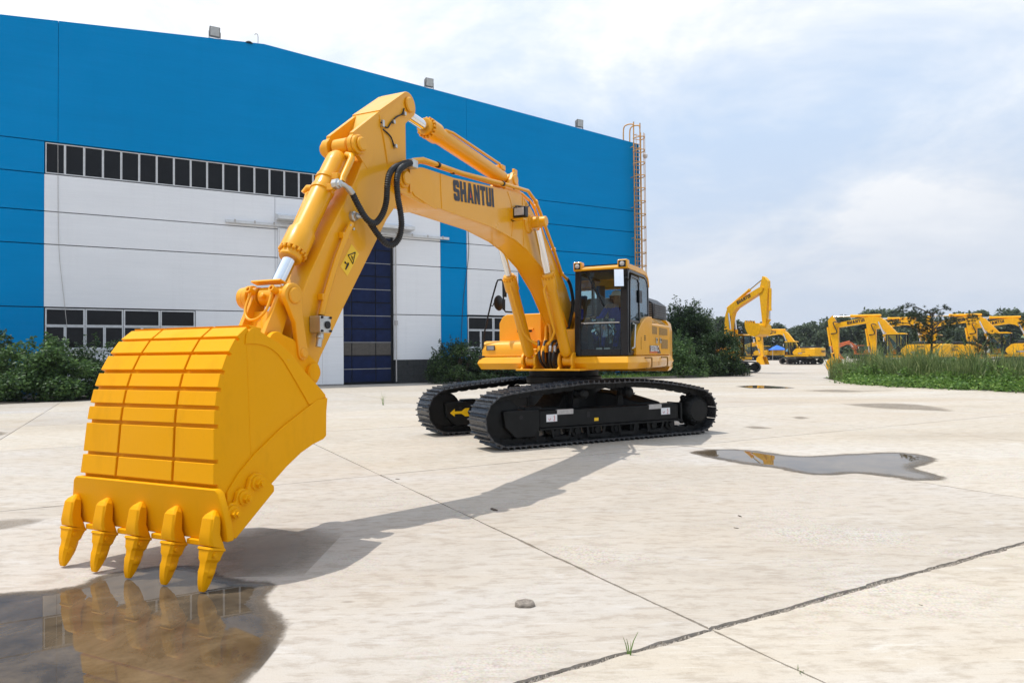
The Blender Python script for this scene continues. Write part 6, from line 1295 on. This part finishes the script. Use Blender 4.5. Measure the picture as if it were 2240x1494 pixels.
# ================================================================== plants
def leafmat(name, c0, c1, c2, trans=0.35, rough=0.5):
    m, t, b = nodes(name); t.nodes.remove(b); o = t.nodes['Material Output']; g = t.nodes.new('ShaderNodeNewGeometry')
    c = ramp(t, g.outputs['Random Per Island'], [(0.0, c0), (0.45, c1), (0.80, c2), (0.93, tuple(x*1.25 for x in c2)), (1.0, tuple(min(0.6, x*2.3+0.02) for x in c2))])  # the few brightest leaves are sunlit highlights put into the leaf colour
    c = mix(t, ramp(t, noise(t, g.outputs['Position'], 1.3, 3), [(0.35, 0.0), (0.7, 0.5)]), c, c0)
    p = t.nodes.new('ShaderNodeBsdfPrincipled'); p.inputs['Roughness'].default_value = rough; t.links.new(c, p.inputs['Base Color']); p.inputs['Specular IOR Level'].default_value = 0.4
    tr = t.nodes.new('ShaderNodeBsdfTranslucent'); t.links.new(mix(t, 0.5, c, c2), tr.inputs['Color'])
    mx = t.nodes.new('ShaderNodeMixShader'); mx.inputs[0].default_value = trans
    t.links.new(p.outputs[0], mx.inputs[1]); t.links.new(tr.outputs[0], mx.inputs[2]); t.links.new(mx.outputs[0], o.inputs[0]); return m
LDK = leafmat('shrub_leaf', (0.012, 0.028, 0.010), (0.030, 0.062, 0.020), (0.065, 0.115, 0.035))
LMD = leafmat('climber_leaf', (0.022, 0.052, 0.014), (0.058, 0.12, 0.034), (0.11, 0.19, 0.055))
LFR = leafmat('far_tree_leaf', (0.042, 0.068, 0.036), (0.070, 0.105, 0.052), (0.11, 0.145, 0.075))
LPN = leafmat('pine_needle', (0.012, 0.026, 0.012), (0.030, 0.050, 0.022), (0.055, 0.075, 0.035), 0.15)
LGR = leafmat('weed_leaf', (0.04, 0.10, 0.014), (0.10, 0.21, 0.030), (0.20, 0.32, 0.07), 0.45)
LRD = leafmat('reed_blade', (0.05, 0.095, 0.024), (0.115, 0.185, 0.05), (0.26, 0.31, 0.12), 0.45)
BRK = simple('bark', (0.075, 0.055, 0.04), 0.9, var=0.4, scale=12, bmp=0.5)
def fast_mesh(name, V, nper, mat):                  # V: (n, nper, 3), one polygon each
    n = len(V); me = bpy.data.meshes.new(name); me.vertices.add(n*nper); me.vertices.foreach_set('co', V.reshape(-1).astype(np.float32))
    me.loops.add(n*nper); me.loops.foreach_set('vertex_index', np.arange(n*nper, dtype=np.int32)); me.polygons.add(n)
    me.polygons.foreach_set('loop_start', np.arange(0, n*nper, nper, dtype=np.int32)); me.polygons.foreach_set('loop_total', np.full(n, nper, dtype=np.int32))
    me.materials.append(mat); me.update(calc_edges=True); return me
def leaves(C, size, rg, up=0.35, asp=0.55, droop=0.0):
    n = len(C); d = rg.normal(size=(n, 3)); d[:, 2] *= 0.6; d[:, 2] -= droop; d /= np.linalg.norm(d, axis=1)[:, None]
    nn = rg.normal(size=(n, 3)); nn[:, 2] += up*3; w = np.cross(d, nn); w /= np.linalg.norm(w, axis=1)[:, None]; nn = np.cross(w, d)
    s = size*rg.uniform(0.6, 1.3, n)[:, None]
    a = C; b_ = C + d*s*0.5 + w*s*asp*0.5 + nn*s*0.05; c = C + d*s; e = C + d*s*0.5 - w*s*asp*0.5 + nn*s*0.05
    return np.stack([a, b_, c, e], 1)
def clumps(rg, n, rx, ry, h, base=0.0, r=(0.25, 0.5)):
    out_ = []
    while len(out_) < n:
        p = rg.uniform(-1, 1, 3); p[2] = (p[2]+1)/2
        if p[0]**2 + p[1]**2 + p[2]**2*0.9 < 1.0 and rg.random() < 0.35 + 0.65*(p[0]**2+p[1]**2+p[2]**2): out_.append((p[0]*rx, p[1]*ry, base + p[2]*(h-base), rg.uniform(*r)))
    return out_
def fill(cl, per, rg, squash=0.8):
    P = []
    for x, y, z, r in cl:
        k = int(per*(r/0.4)**2); q = rg.normal(size=(k, 3)); q /= np.linalg.norm(q, axis=1)[:, None]; q *= (rg.uniform(0.35, 1.0, k)**0.5)[:, None]*r; q[:, 2] *= squash; q += (x, y, z); P.append(q)
    P = np.concatenate(P); P = P[P[:, 2] > 0.03]; return P
def shrub(loc, rx, ry, h, n, per, leaf, mat, seed, label, group, cat='shrub', name='shrub', r=(0.25, 0.5), sprigs=0):
    rg = np.random.default_rng(seed); e = empty(name, (loc[0], loc[1], 0)); tag(e, label, cat, group)
    cl = clumps(rg, n, rx, ry, h-r[1]*0.6, 0.15, r); P = fill(cl, per, rg)
    for k in range(sprigs):                       # shoots that break the outline
        a_ = rg.uniform(0, 2*math.pi); q = rg.uniform(0.1, 0.8); b0_ = np.array([rx*q*math.cos(a_), ry*q*math.sin(a_), h*(0.55+0.4*(1-q))]); dr = np.array([math.cos(a_)*0.3, math.sin(a_)*0.3, 1.0]); L = rg.uniform(0.3, 1.0)*h*0.27
        tt = rg.uniform(0, 1, 34)[:, None]; P = np.concatenate([P, b0_ + dr*tt*L + rg.normal(size=(34, 3))*0.06*(1.2-tt)])
    ob('foliage', fast_mesh('foliage', leaves(P, leaf, rg), 4, mat), e)
    st_ = MB()
    for k in range(6):
        a_ = rg.uniform(0, 2*math.pi); st_.tube([(0.1*math.cos(a_), 0.1*math.sin(a_), -0.02), (rx*0.3*math.cos(a_), ry*0.3*math.sin(a_), h*0.4), (rx*0.5*math.cos(a_+0.3), ry*0.5*math.sin(a_+0.3), h*0.75)], [0.04, 0.03, 0.012], 6)
    st_.obj('stem', BRK, e, smooth=50); return e
def at(px, y): g_ = gnd(px, y); return (g_[0], g_[1])
GL = 'shrubs along the foot of the hall'
def near(px, d): r_ = ray(px, 775); return (r_[0]/r_[1]*d, d)
shrub(near(-25, 27.0), 1.5, 1.2, 3.0, 46, 150, 0.13, LDK, 1, 'dark leafy shrub cut by the left picture edge', GL, r=(0.3, 0.55), sprigs=14)
shrub(near(95, 26.0), 2.1, 1.4, 2.35, 90, 170, 0.15, LMD, 2, 'broad green shrub with large leaves left of the bucket', GL, r=(0.3, 0.5), sprigs=10)
shrub(near(225, 27.5), 1.5, 1.2, 2.35, 54, 150, 0.12, LDK, 3, 'dark shrub half hidden behind the bucket', GL, r=(0.28, 0.5), sprigs=10)
shrub(near(330, 28.5), 1.6, 1.2, 2.1, 44, 140, 0.12, LDK, 33, 'low dark shrub behind the bucket wear plates', GL, r=(0.28, 0.5), sprigs=6)
shrub(near(1003, 38.2), 1.75, 1.3, 2.45, 74, 190, 0.12, LDK, 4, 'round dark green shrub between hall door and excavator', GL, r=(0.28, 0.5), sprigs=14)
shrub(near(1085, 39.0), 1.6, 1.2, 2.0, 46, 150, 0.12, LDK, 5, 'low dark shrub behind the far crawler track', GL, r=(0.28, 0.5), sprigs=6)
shrub(near(1165, 41.0), 2.0, 1.2, 1.8, 46, 140, 0.13, LDK, 6, 'dark shrub seen under the boom between the tracks', GL, r=(0.28, 0.5))
shrub(near(1265, 42.0), 2.0, 1.2, 1.7, 46, 140, 0.13, LDK, 7, 'dark shrub seen below the cab', GL, r=(0.28, 0.5))
shrub(near(1370, 44.0), 2.2, 1.4, 2.0, 50, 140, 0.13, LDK, 8, 'dark shrub behind the rear end of the near track', GL, r=(0.3, 0.5))
GR = 'bushes right of the large excavator'
shrub(near(1500, 48.5), 2.5, 1.9, 4.9, 120, 140, 0.16, LDK, 9, 'tall dark bush with loose shoots right of the counterweight', GR, r=(0.35, 0.75), sprigs=70)
shrub(near(1440, 46.0), 1.9, 1.5, 3.3, 60, 150, 0.15, LDK, 10, 'dark bush directly behind the engine panels', GR, r=(0.3, 0.6), sprigs=12)
shrub(near(1488, 44.0), 1.6, 1.3, 2.6, 60, 150, 0.14, LMD, 11, 'lighter green bush in front of the tall dark bush', GR, r=(0.3, 0.5), sprigs=10)
shrub(near(1572, 46.0), 1.75, 1.5, 3.1, 90, 190, 0.13, LDK, 12, 'rounded dark bush at the right end of the hedge', GR, r=(0.3, 0.55), sprigs=14)
shrub(near(1535, 50.0), 1.6, 1.5, 3.9, 50, 140, 0.15, LDK, 13, 'loose bush between the tall bush and the raised boom', GR, r=(0.3, 0.6), sprigs=16)
# bed with kerb along the hedge
kp = [at(1050, 839.5), at(1300, 833), at(1480, 827), at(1626, 819.5)]
kb = MB()
for (xa, ya), (xb, yb_) in zip(kp[:-1], kp[1:]):
    n_ = np.array([-(yb_-ya), xb-xa]); n_ = n_/np.linalg.norm(n_)*0.16
    L = math.hypot(xb-xa, yb_-ya); m_ = int(L/0.9)
    for i in range(m_):
        f0, f1 = i/m_, (i+0.985)/m_; a = (lerp(xa, xb, f0), lerp(ya, yb_, f0)); c = (lerp(xa, xb, f1), lerp(ya, yb_, f1))
        kb.prismz([a, c, (c[0]+n_[0], c[1]+n_[1]), (a[0]+n_[0], a[1]+n_[1])], -0.02, 0.13)
struct(kb.obj('kerb', simple('kerb_stone', (0.13, 0.12, 0.105), 0.9, var=0.3, scale=8)))
SOIL = simple('soil', (0.055, 0.043, 0.03), 0.95, var=0.4, scale=5, bmp=0.5)
struct(MB().add([(*at(1050, 838), 0.03), (*at(1300, 831.5), 0.03), (*at(1480, 825.5), 0.03), (*at(1626, 818.5), 0.03), (17, 56, 0.03), (2, 47, 0.03)], [(0, 1, 2, 3, 4, 5)]).obj('planting_bed', SOIL))
struct(MB().add([(*at(-200, 893), 0.012), (*at(0, 884.5), 0.012), (*at(255, 872.5), 0.012), (*at(500, 861), 0.012), (-10, 35.5, 0.012), (-24, 28, 0.012)], [(0, 1, 2, 3, 4, 5)]).obj('planting_bed', SOIL))
# blades
def blades(poly_fn, n, h, w, rg, lean=0.35, seg=3, hfn=None):
    P = np.array([poly_fn() for _ in range(n)]); hv = hfn(P[:, 0], P[:, 1]) if hfn else 1.0; a_ = rg.uniform(0, 2*math.pi, n); H = h*rg.uniform(0.5, 1.15, n)*hv; ln = rg.uniform(0.05, lean, n)
    dirs = np.stack([np.cos(a_), np.sin(a_)], 1); wv = np.stack([-np.sin(a_ + 0.8), np.cos(a_ + 0.8)], 1); quads = []
    for k in range(seg):
        rows = []
        for f in (k/seg, (k+1)/seg):
            c = P[:, :2] + dirs*(H*ln*f*f)[:, None]; z = P[:, 2] + H*(f - 0.22*f*f*ln*2); ww = w*(1-f)**0.6*0.5 + 0.001
            rows.append((np.column_stack([c - wv*ww, z]), np.column_stack([c + wv*ww, z])))
        quads.append(np.stack([rows[0][0], rows[0][1], rows[1][1], rows[1][0]], 1))
    return np.concatenate(quads)
ISL = [at(1852, 838), at(1945, 845), at(2060, 850), at(2240, 857.5), at(2420, 866), (31, 20), (31, 30), (25, 41), (18.3, 40.5)]
IS = np.array(ISL)
def in_isl(x, y):
    c = False; n = len(IS)
    for i in range(n):
        a, b_ = IS[i], IS[(i+1) % n]
        if (a[1] > y) != (b_[1] > y) and x < (b_[0]-a[0])*(y-a[1])/(b_[1]-a[1])+a[0]: c = not c
    return c
struct(MB().add([(x, y, 0.012) for x, y in ISL], [tuple(range(len(ISL)))]).obj('weed_bed', SOIL))
rg = np.random.default_rng(21)
x0_, y0_ = IS.min(0); x1_, y1_ = IS.max(0)
def edge_d(x, y):
    d = 1e9
    for i in range(4):
        a, b_ = IS[i], IS[i+1]; ab = b_-a; t_ = max(0, min(1, ((x-a[0])*ab[0]+(y-a[1])*ab[1])/(ab@ab))); d = min(d, math.hypot(x-a[0]-ab[0]*t_, y-a[1]-ab[1]*t_))
    return d
def rp(lo, hi, gap=True):
    while True:
        x, y = rg.uniform(x0_, x1_), rg.uniform(y0_, y1_)
        if not in_isl(x, y): continue
        d = edge_d(x, y)
        if lo <= d <= hi:
            px_ = 1120 + 1501*x/y
            if gap and 2150 < px_ < 2180 and rg.random() < 0.9: continue
            return (x, y, 0.0)
hgt_fn = lambda x, y: np.clip(0.78 + 0.30*np.sin(x*1.7+y*0.9) + 0.22*np.sin(y*2.3-x*0.7+1.0) + 0.16*np.sin(x*5.1+y*3.3), 0.3, 1.4)
g1 = np.concatenate([blades(lambda: rp(0.9, 5.5), 15000, 1.45, 0.045, rg, 0.5, hfn=hgt_fn), blades(lambda: rp(1.2, 4.5), 2600, 2.0, 0.04, rg, 0.7, seg=4, hfn=hgt_fn)])
MBg = ob('tall_grass', fast_mesh('tall_grass', g1, 4, LRD), None); MBg['kind'] = 'stuff'; MBg['label'] = 'tall green reeds and grass in the weed bed'; MBg['category'] = 'grass'
Pw = np.array([rp(0.15, 2.6, False) for _ in range(26000)]); dd_ = np.array([edge_d(x, y) for x, y, _ in Pw]); Pw[:, 2] = rg.uniform(0.03, 1.0, len(Pw))*(0.22 + 0.30*np.clip(dd_, 0, 1.5))
Pe = []
for _ in range(70):                                  # tufts that creep over the edge of the bed
    i_ = rg.integers(0, 4); f_ = rg.random(); c_ = IS[i_]*(1-f_) + IS[i_+1]*f_ + rg.normal(size=2)*0.22; n_ = rg.integers(20, 110); r_ = rg.uniform(0.12, 0.4)
    Pe.append(np.column_stack([c_[0] + rg.normal(size=n_)*r_, c_[1] + rg.normal(size=n_)*r_, np.abs(rg.normal(size=n_))*r_*0.55 + 0.02]))
for _ in range(60):                                  # taller leafy plants among the weeds
    x_, y_, _z = rp(0.3, 3.0, False); n_ = rg.integers(50, 150); hh_ = rg.uniform(0.5, 1.25); q_ = rg.random(n_)
    Pe.append(np.column_stack([x_ + rg.normal(size=n_)*0.22*(1.1-q_*0.6), y_ + rg.normal(size=n_)*0.22*(1.1-q_*0.6), q_*hh_ + 0.02]))
Pw = np.concatenate([Pw] + Pe)
wdm = ob('weeds', fast_mesh('weeds', leaves(Pw, 0.13, rg, 0.8, 0.6), 4, LGR), None); wdm['kind'] = 'stuff'; wdm['label'] = 'low leafy weeds along the front of the bed'; wdm['category'] = 'weeds'
# grass tufts at the kerb of the hedge
def kerbpt():
    k = rg.integers(0, 3); f = rg.random(); (xa, ya), (xb, yb_) = kp[k], kp[k+1]; return (lerp(xa, xb, f)-0.3+rg.normal()*0.25, lerp(ya, yb_, f)+0.5+abs(rg.normal())*0.5, 0.03)
tf_ = ob('hedge_grass', fast_mesh('hedge_grass', blades(kerbpt, 2600, 0.38, 0.035, rg, 0.9), 4, LGR), None); tf_['kind'] = 'stuff'; tf_['label'] = 'light green grass growing behind the hedge kerb'; tf_['category'] = 'grass'
# pines in the weed bed
def pine(loc, h, w, seed, label, pads, leanx):
    rg_ = np.random.default_rng(seed); e = empty('pine_tree', (loc[0], loc[1], 0)); tag(e, label, 'pine tree', 'pines in the weed bed')
    tp = [(0, 0, -0.02), (0.03, 0.02, h*0.3), (leanx*0.4, 0, h*0.6), (leanx, 0.05, h*0.93)]; MB().tube(smooth_path(tp, 4), [lerp(0.09, 0.02, i/12) for i in range(13)], 8).obj('trunk', BRK, e, smooth=50)
    lm = MB(); P = []; D = []
    for (x, z, r) in pads:
        y = rg_.uniform(-0.6, 0.6)*w*0.35; zt = max(h*0.3, z-0.35*abs(x)-0.1); lm.tube([(leanx*zt/h, 0, zt), (x*0.6, y*0.6, z-0.08), (x, y, z)], [0.035, 0.022, 0.01], 6)
        for k in range(int(26*(r/0.35)**2)):
            c = np.array([x, y, z]) + rg_.normal(size=3)*np.array([r*0.55, r*0.55, r*0.38]); up_ = rg_.normal(size=3)*0.8 + np.array([0, 0, 1.2])
            for q in range(26):
                d = rg_.normal(size=3) + up_; d /= np.linalg.norm(d); P.append(c); D.append(d)
    P = np.array(P); D = np.array(D); n = len(P); L = rg_.uniform(0.09, 0.15, n)[:, None]; wv = np.cross(D, rg_.normal(size=(n, 3))); wv /= np.linalg.norm(wv, axis=1)[:, None]; wv *= 0.006
    V = np.stack([P-wv, P+wv, P+D*L+wv*0.5, P+D*L-wv*0.5], 1)
    lm.obj('limbs', BRK, e, smooth=50); ob('crown', fast_mesh('crown', V, 4, LPN), e); return e
def pxz(px, py, d): r_ = ray(px, py); return r_[0]/r_[1]*d, CAMZ + r_[2]/r_[1]*d
d_ = 34.0; bx = pxz(2036, 770, d_)[0]
pads = []
for px_, py_, r_ in ((1983, 678, .33), (1972, 694, .3), (2000, 690, .42), (2022, 690, .4), (2048, 684, .42), (2052, 676, .26), (1994, 708, .4), (2024, 706, .45), (2060, 700, .36), (2085, 702, .3), (2102, 702, .26), (2112, 697, .22), (1950, 710, .24), (1962, 704, .2), (2005, 722, .28), (2030, 722, .4), (2052, 718, .38), (2075, 712, .25), (1990, 733, .25), (2064, 734, .3), (2045, 740, .3), (2125, 695, .2), (1985, 668, .2), (2030, 744, .3), (2062, 748, .22)):
    x_, z_ = pxz(px_, py_, d_); pads.append((x_-bx, z_, r_))
pine((bx, d_), pxz(2036, 690, d_)[1], 3.6, 5, 'crooked dark pine tree standing in the tall grass', pads, 0.15)
d_ = 29.0; bx = pxz(2154, 770, d_)[0]; pads = []
for px_, py_, r_ in ((2150, 737, .2), (2166, 736, .2), (2176, 737, .15), (2120, 746, .22), (2135, 747, .2), (2160, 750, .22), (2185, 746, .2), (2195, 743, .14), (2150, 760, .2), (2170, 755, .2), (2144, 768, .16), (2158, 776, .18), (2110, 747, .14)):
    x_, z_ = pxz(px_, py_, d_); pads.append((x_-bx, z_, r_))
pine((bx, d_), pxz(2154, 740, d_)[1], 1.8, 6, 'small flat topped pine at the right end of the weed bed', pads, 0.1)
d_ = 29.0; bx = pxz(2250, 770, d_)[0]
pine((bx, d_), pxz(2250, 712, d_)[1], 1.2, 8, 'dark pine boughs at the right picture edge', [(pxz(2236, 705, d_)[0]-bx, pxz(2236, 705, d_)[1], .2), (pxz(2240, 716, d_)[0]-bx, pxz(2240, 716, d_)[1], .25), (pxz(2260, 700, d_)[0]-bx, pxz(2260, 700, d_)[1], .4)], 0.0)
# ------------------------------------------------------------------ far trees
protos = []
for k in range(5):
    rg_ = np.random.default_rng(100+k); cl = []
    h = 10.0
    for i in range(46):
        a_ = rg_.uniform(0, 2*math.pi); z = rg_.uniform(1.4, h-0.8); rad = (3.6 if k < 4 else 1.7)*math.sin(math.pi*min(1, max(0.0, (z-0.2)/(h*1.04)))**0.8)*rg_.uniform(0.45, 1.0); cl.append((rad*math.cos(a_), rad*math.sin(a_), z, rg_.uniform(0.8, 1.45)))
    P = fill(cl, 11, rg_, 0.75); cm = fast_mesh('crown', leaves(P, 0.62, rg_, 0.5, 0.75), 4, LFR)
    tm = MB().tube(smooth_path([(0, 0, -0.05), (0.1, 0.05, h*0.3), (0.05, 0, h*0.6), (0.1, 0, h*0.9)], 3), [lerp(0.3, 0.05, i/9) for i in range(10)], 8)
    for i in range(5):
        a_ = rg_.uniform(0, 2*math.pi); z = rg_.uniform(2.5, 6); tm.tube([(0.05, 0, z), (1.2*math.cos(a_), 1.2*math.sin(a_), z+1.1), (2.0*math.cos(a_), 2.0*math.sin(a_), z+2.2)], [0.12, 0.08, 0.03], 6)
    protos.append((cm, tm.mesh('trunk', BRK, 50)))
TG = 'trees of the far wood'
rt2 = random.Random(5); cnt = {}
tops = [(1400, 705), (1440, 700), (1478, 705), (1556, 697), (1580, 693), (1612, 700), (1640, 702), (1672, 705), (1698, 708), (1728, 718), (1752, 712), (1775, 704), (1795, 708), (1818, 693), (1842, 690), (1868, 696), (1886, 690), (1906, 676), (1944, 675), (1975, 690), (1998, 684), (2025, 690), (2060, 700), (2090, 688), (2108, 681), (2132, 690), (2152, 679), (2180, 692), (2208, 674), (2236, 684), (2262, 676)]
for k, (px_, py_) in enumerate(tops):
    d_ = rt2.uniform(165, 200); r_ = ray(px_, py_); x_ = r_[0]/r_[1]*d_; hgt = CAMZ + r_[2]/r_[1]*d_
    kk = 4 if px_ in (1580, 1640, 1672) else rt2.randrange(4)
    e = empty('tree', (x_, d_, 0), rt2.uniform(0, 6.28)); sc_ = hgt/10.0; wd_ = sc_*rt2.uniform(0.9, 1.15); e.scale = (wd_, wd_, sc_)
    side_ = 'left of the raised boom' if px_ < 1590 else ('behind the mid-yard excavator' if px_ < 1830 else 'behind the row of excavators')
    cnt[side_] = cnt.get(side_, 0) + 1; nth = ['first', 'second', 'third', 'fourth', 'fifth', 'sixth', 'seventh', 'eighth', 'ninth', 'tenth', 'eleventh', 'twelfth', 'thirteenth', 'fourteenth', 'fifteenth', 'sixteenth', 'seventeenth', 'eighteenth'][cnt[side_]-1]
    tag(e, '%s green tree from the left in the far wood %s' % (nth, side_), 'tree', TG)
    ob('crown', protos[kk][0], e); ob('trunk', protos[kk][1], e)
# undergrowth that closes the wood to the ground
rgu = np.random.default_rng(9); Pu = np.column_stack([rgu.uniform(20, 190, 9000), rgu.uniform(160, 178, 9000), np.abs(rgu.normal(size=9000))*1.7])
uo = ob('undergrowth', fast_mesh('undergrowth', leaves(Pu, 0.9, rgu, 0.4, 0.8), 4, LFR), None); uo['kind'] = 'stuff'; uo['label'] = 'dense green undergrowth at the foot of the far wood'; uo['category'] = 'undergrowth'
hl_ = MB()
for i in range(24):
    x = lerp(-60, 420, i/23); hl_.add([(x, 262, -1), (x+22, 262, -1), (x+22, 275, 5+2*math.sin(i*1.7)), (x, 275, 5+2*math.sin((i-1)*1.7))], [(0, 1, 2, 3)])
struct(hl_.obj('far_terrain', simple('far_green', (0.05, 0.075, 0.035), 0.9, var=0.4, scale=0.2)))
# ------------------------------------------------------------------ small things on the yard
g_ = gnd(1148, 1324); rs = random.Random(3)
stn = MB(); pts0 = [(-0.062, -0.02), (-0.035, -0.042), (0.03, -0.046), (0.062, -0.02), (0.055, 0.03), (0.01, 0.05), (-0.045, 0.035)]
stn.loft([[(x, y, 0) for x, y in pts0], [(x*0.98, y*0.98, 0.012+rs.uniform(0, 0.006)) for x, y in pts0], [(x*0.9-0.004, y*0.8, 0.024+rs.uniform(-0.004, 0.006)) for x, y in pts0]])
o = stn.obj('stone_chunk', simple('asphalt_chunk', (0.24, 0.205, 0.17), 0.9, var=0.4, scale=40, bmp=0.6), bevel=0.004); o.location = (g_[0], g_[1], 0.001); tag(o, 'small grey broken stone lying alone on the concrete', 'stone')
def sprig(px, py, h, n, lab, seed):
    rg_ = np.random.default_rng(seed); q = gnd(px, py); V = blades(lambda: (q[0]+rg_.normal()*0.008, q[1]+rg_.normal()*0.008, -0.03), n, h, 0.006, rg_, 0.6)
    o = ob('grass_sprig', fast_mesh('grass_sprig', V, 4, LGR), None); tag(o, lab, 'grass', 'sprigs growing in the yard joints')
sprig(1376, 1431, 0.16, 4, 'thin green grass sprig in the wide joint in front', 1)
sprig(1748, 1466, 0.06, 8, 'tiny grass tuft in the narrow joint at the bottom edge', 2)
sprig(838, 886, 0.45, 14, 'small weed growing from the concrete before the far track', 3)
def chip(px, py, L, W_, rz, lab, mt):
    q = gnd(px, py); o = MB().prismz([(-L, -W_), (-L*0.3, -W_*1.3), (L, -W_*0.6), (L*0.8, W_), (-L*0.6, W_*0.9)], 0, W_*0.5).obj('debris_chip', mt, bevel=0.0); o.location = (q[0], q[1], 0.001); o.rotation_euler[2] = rz; tag(o, lab, 'debris', 'chips of debris on the yard')
CH = simple('dark_chip', (0.08, 0.06, 0.045), 0.9)
for px_, py_, L, lab in ((1618, 1129, 0.05, 'dark chip in the open concrete right of the arm shadow'), (1610, 1155, 0.04, 'dark chip just in front of another chip right of the arm shadow'), (2014, 1323, 0.018, 'short dark chip on the front right slab'), (870, 1048, 0.05, 'dark chip beside the joint crossing near the bucket'), (1080, 1115, 0.1, 'dark flat scrap in the shadow of the boom'), (678, 960, 0.05, 'dark scrap behind the bucket')):
    chip(px_, py_, L*0.6, L*0.16, px_*0.7, lab, CH)

# ------------------------------------------------------------------ summer haze over the yard
m, t, b = nodes('haze_air'); t.nodes.remove(b); pv = t.nodes.new('ShaderNodeVolumePrincipled')
pv.inputs['Color'].default_value = (0.80, 0.87, 0.97, 1); pv.inputs['Density'].default_value = 0.0002; pv.inputs['Anisotropy'].default_value = 0.2
t.links.new(pv.outputs[0], t.nodes['Material Output'].inputs['Volume'])
hzb = MB().box(-905, 1205, -65, 2505, -1.6, 22.0).obj('haze', m); hzb['kind'] = 'stuff'; hzb['label'] = 'pale summer haze over the whole yard'

# no piece hangs deeper than thing > part > sub-part
def _depth(o):
    d = 0
    while o.parent: o = o.parent; d += 1
    return d
for o in sorted(bpy.data.objects, key=_depth):
    while _depth(o) > 2:
        p = o.parent; o.matrix_local = p.matrix_local @ o.matrix_local; M_ = o.matrix_local.copy(); o.parent = p.parent; o.matrix_local = M_
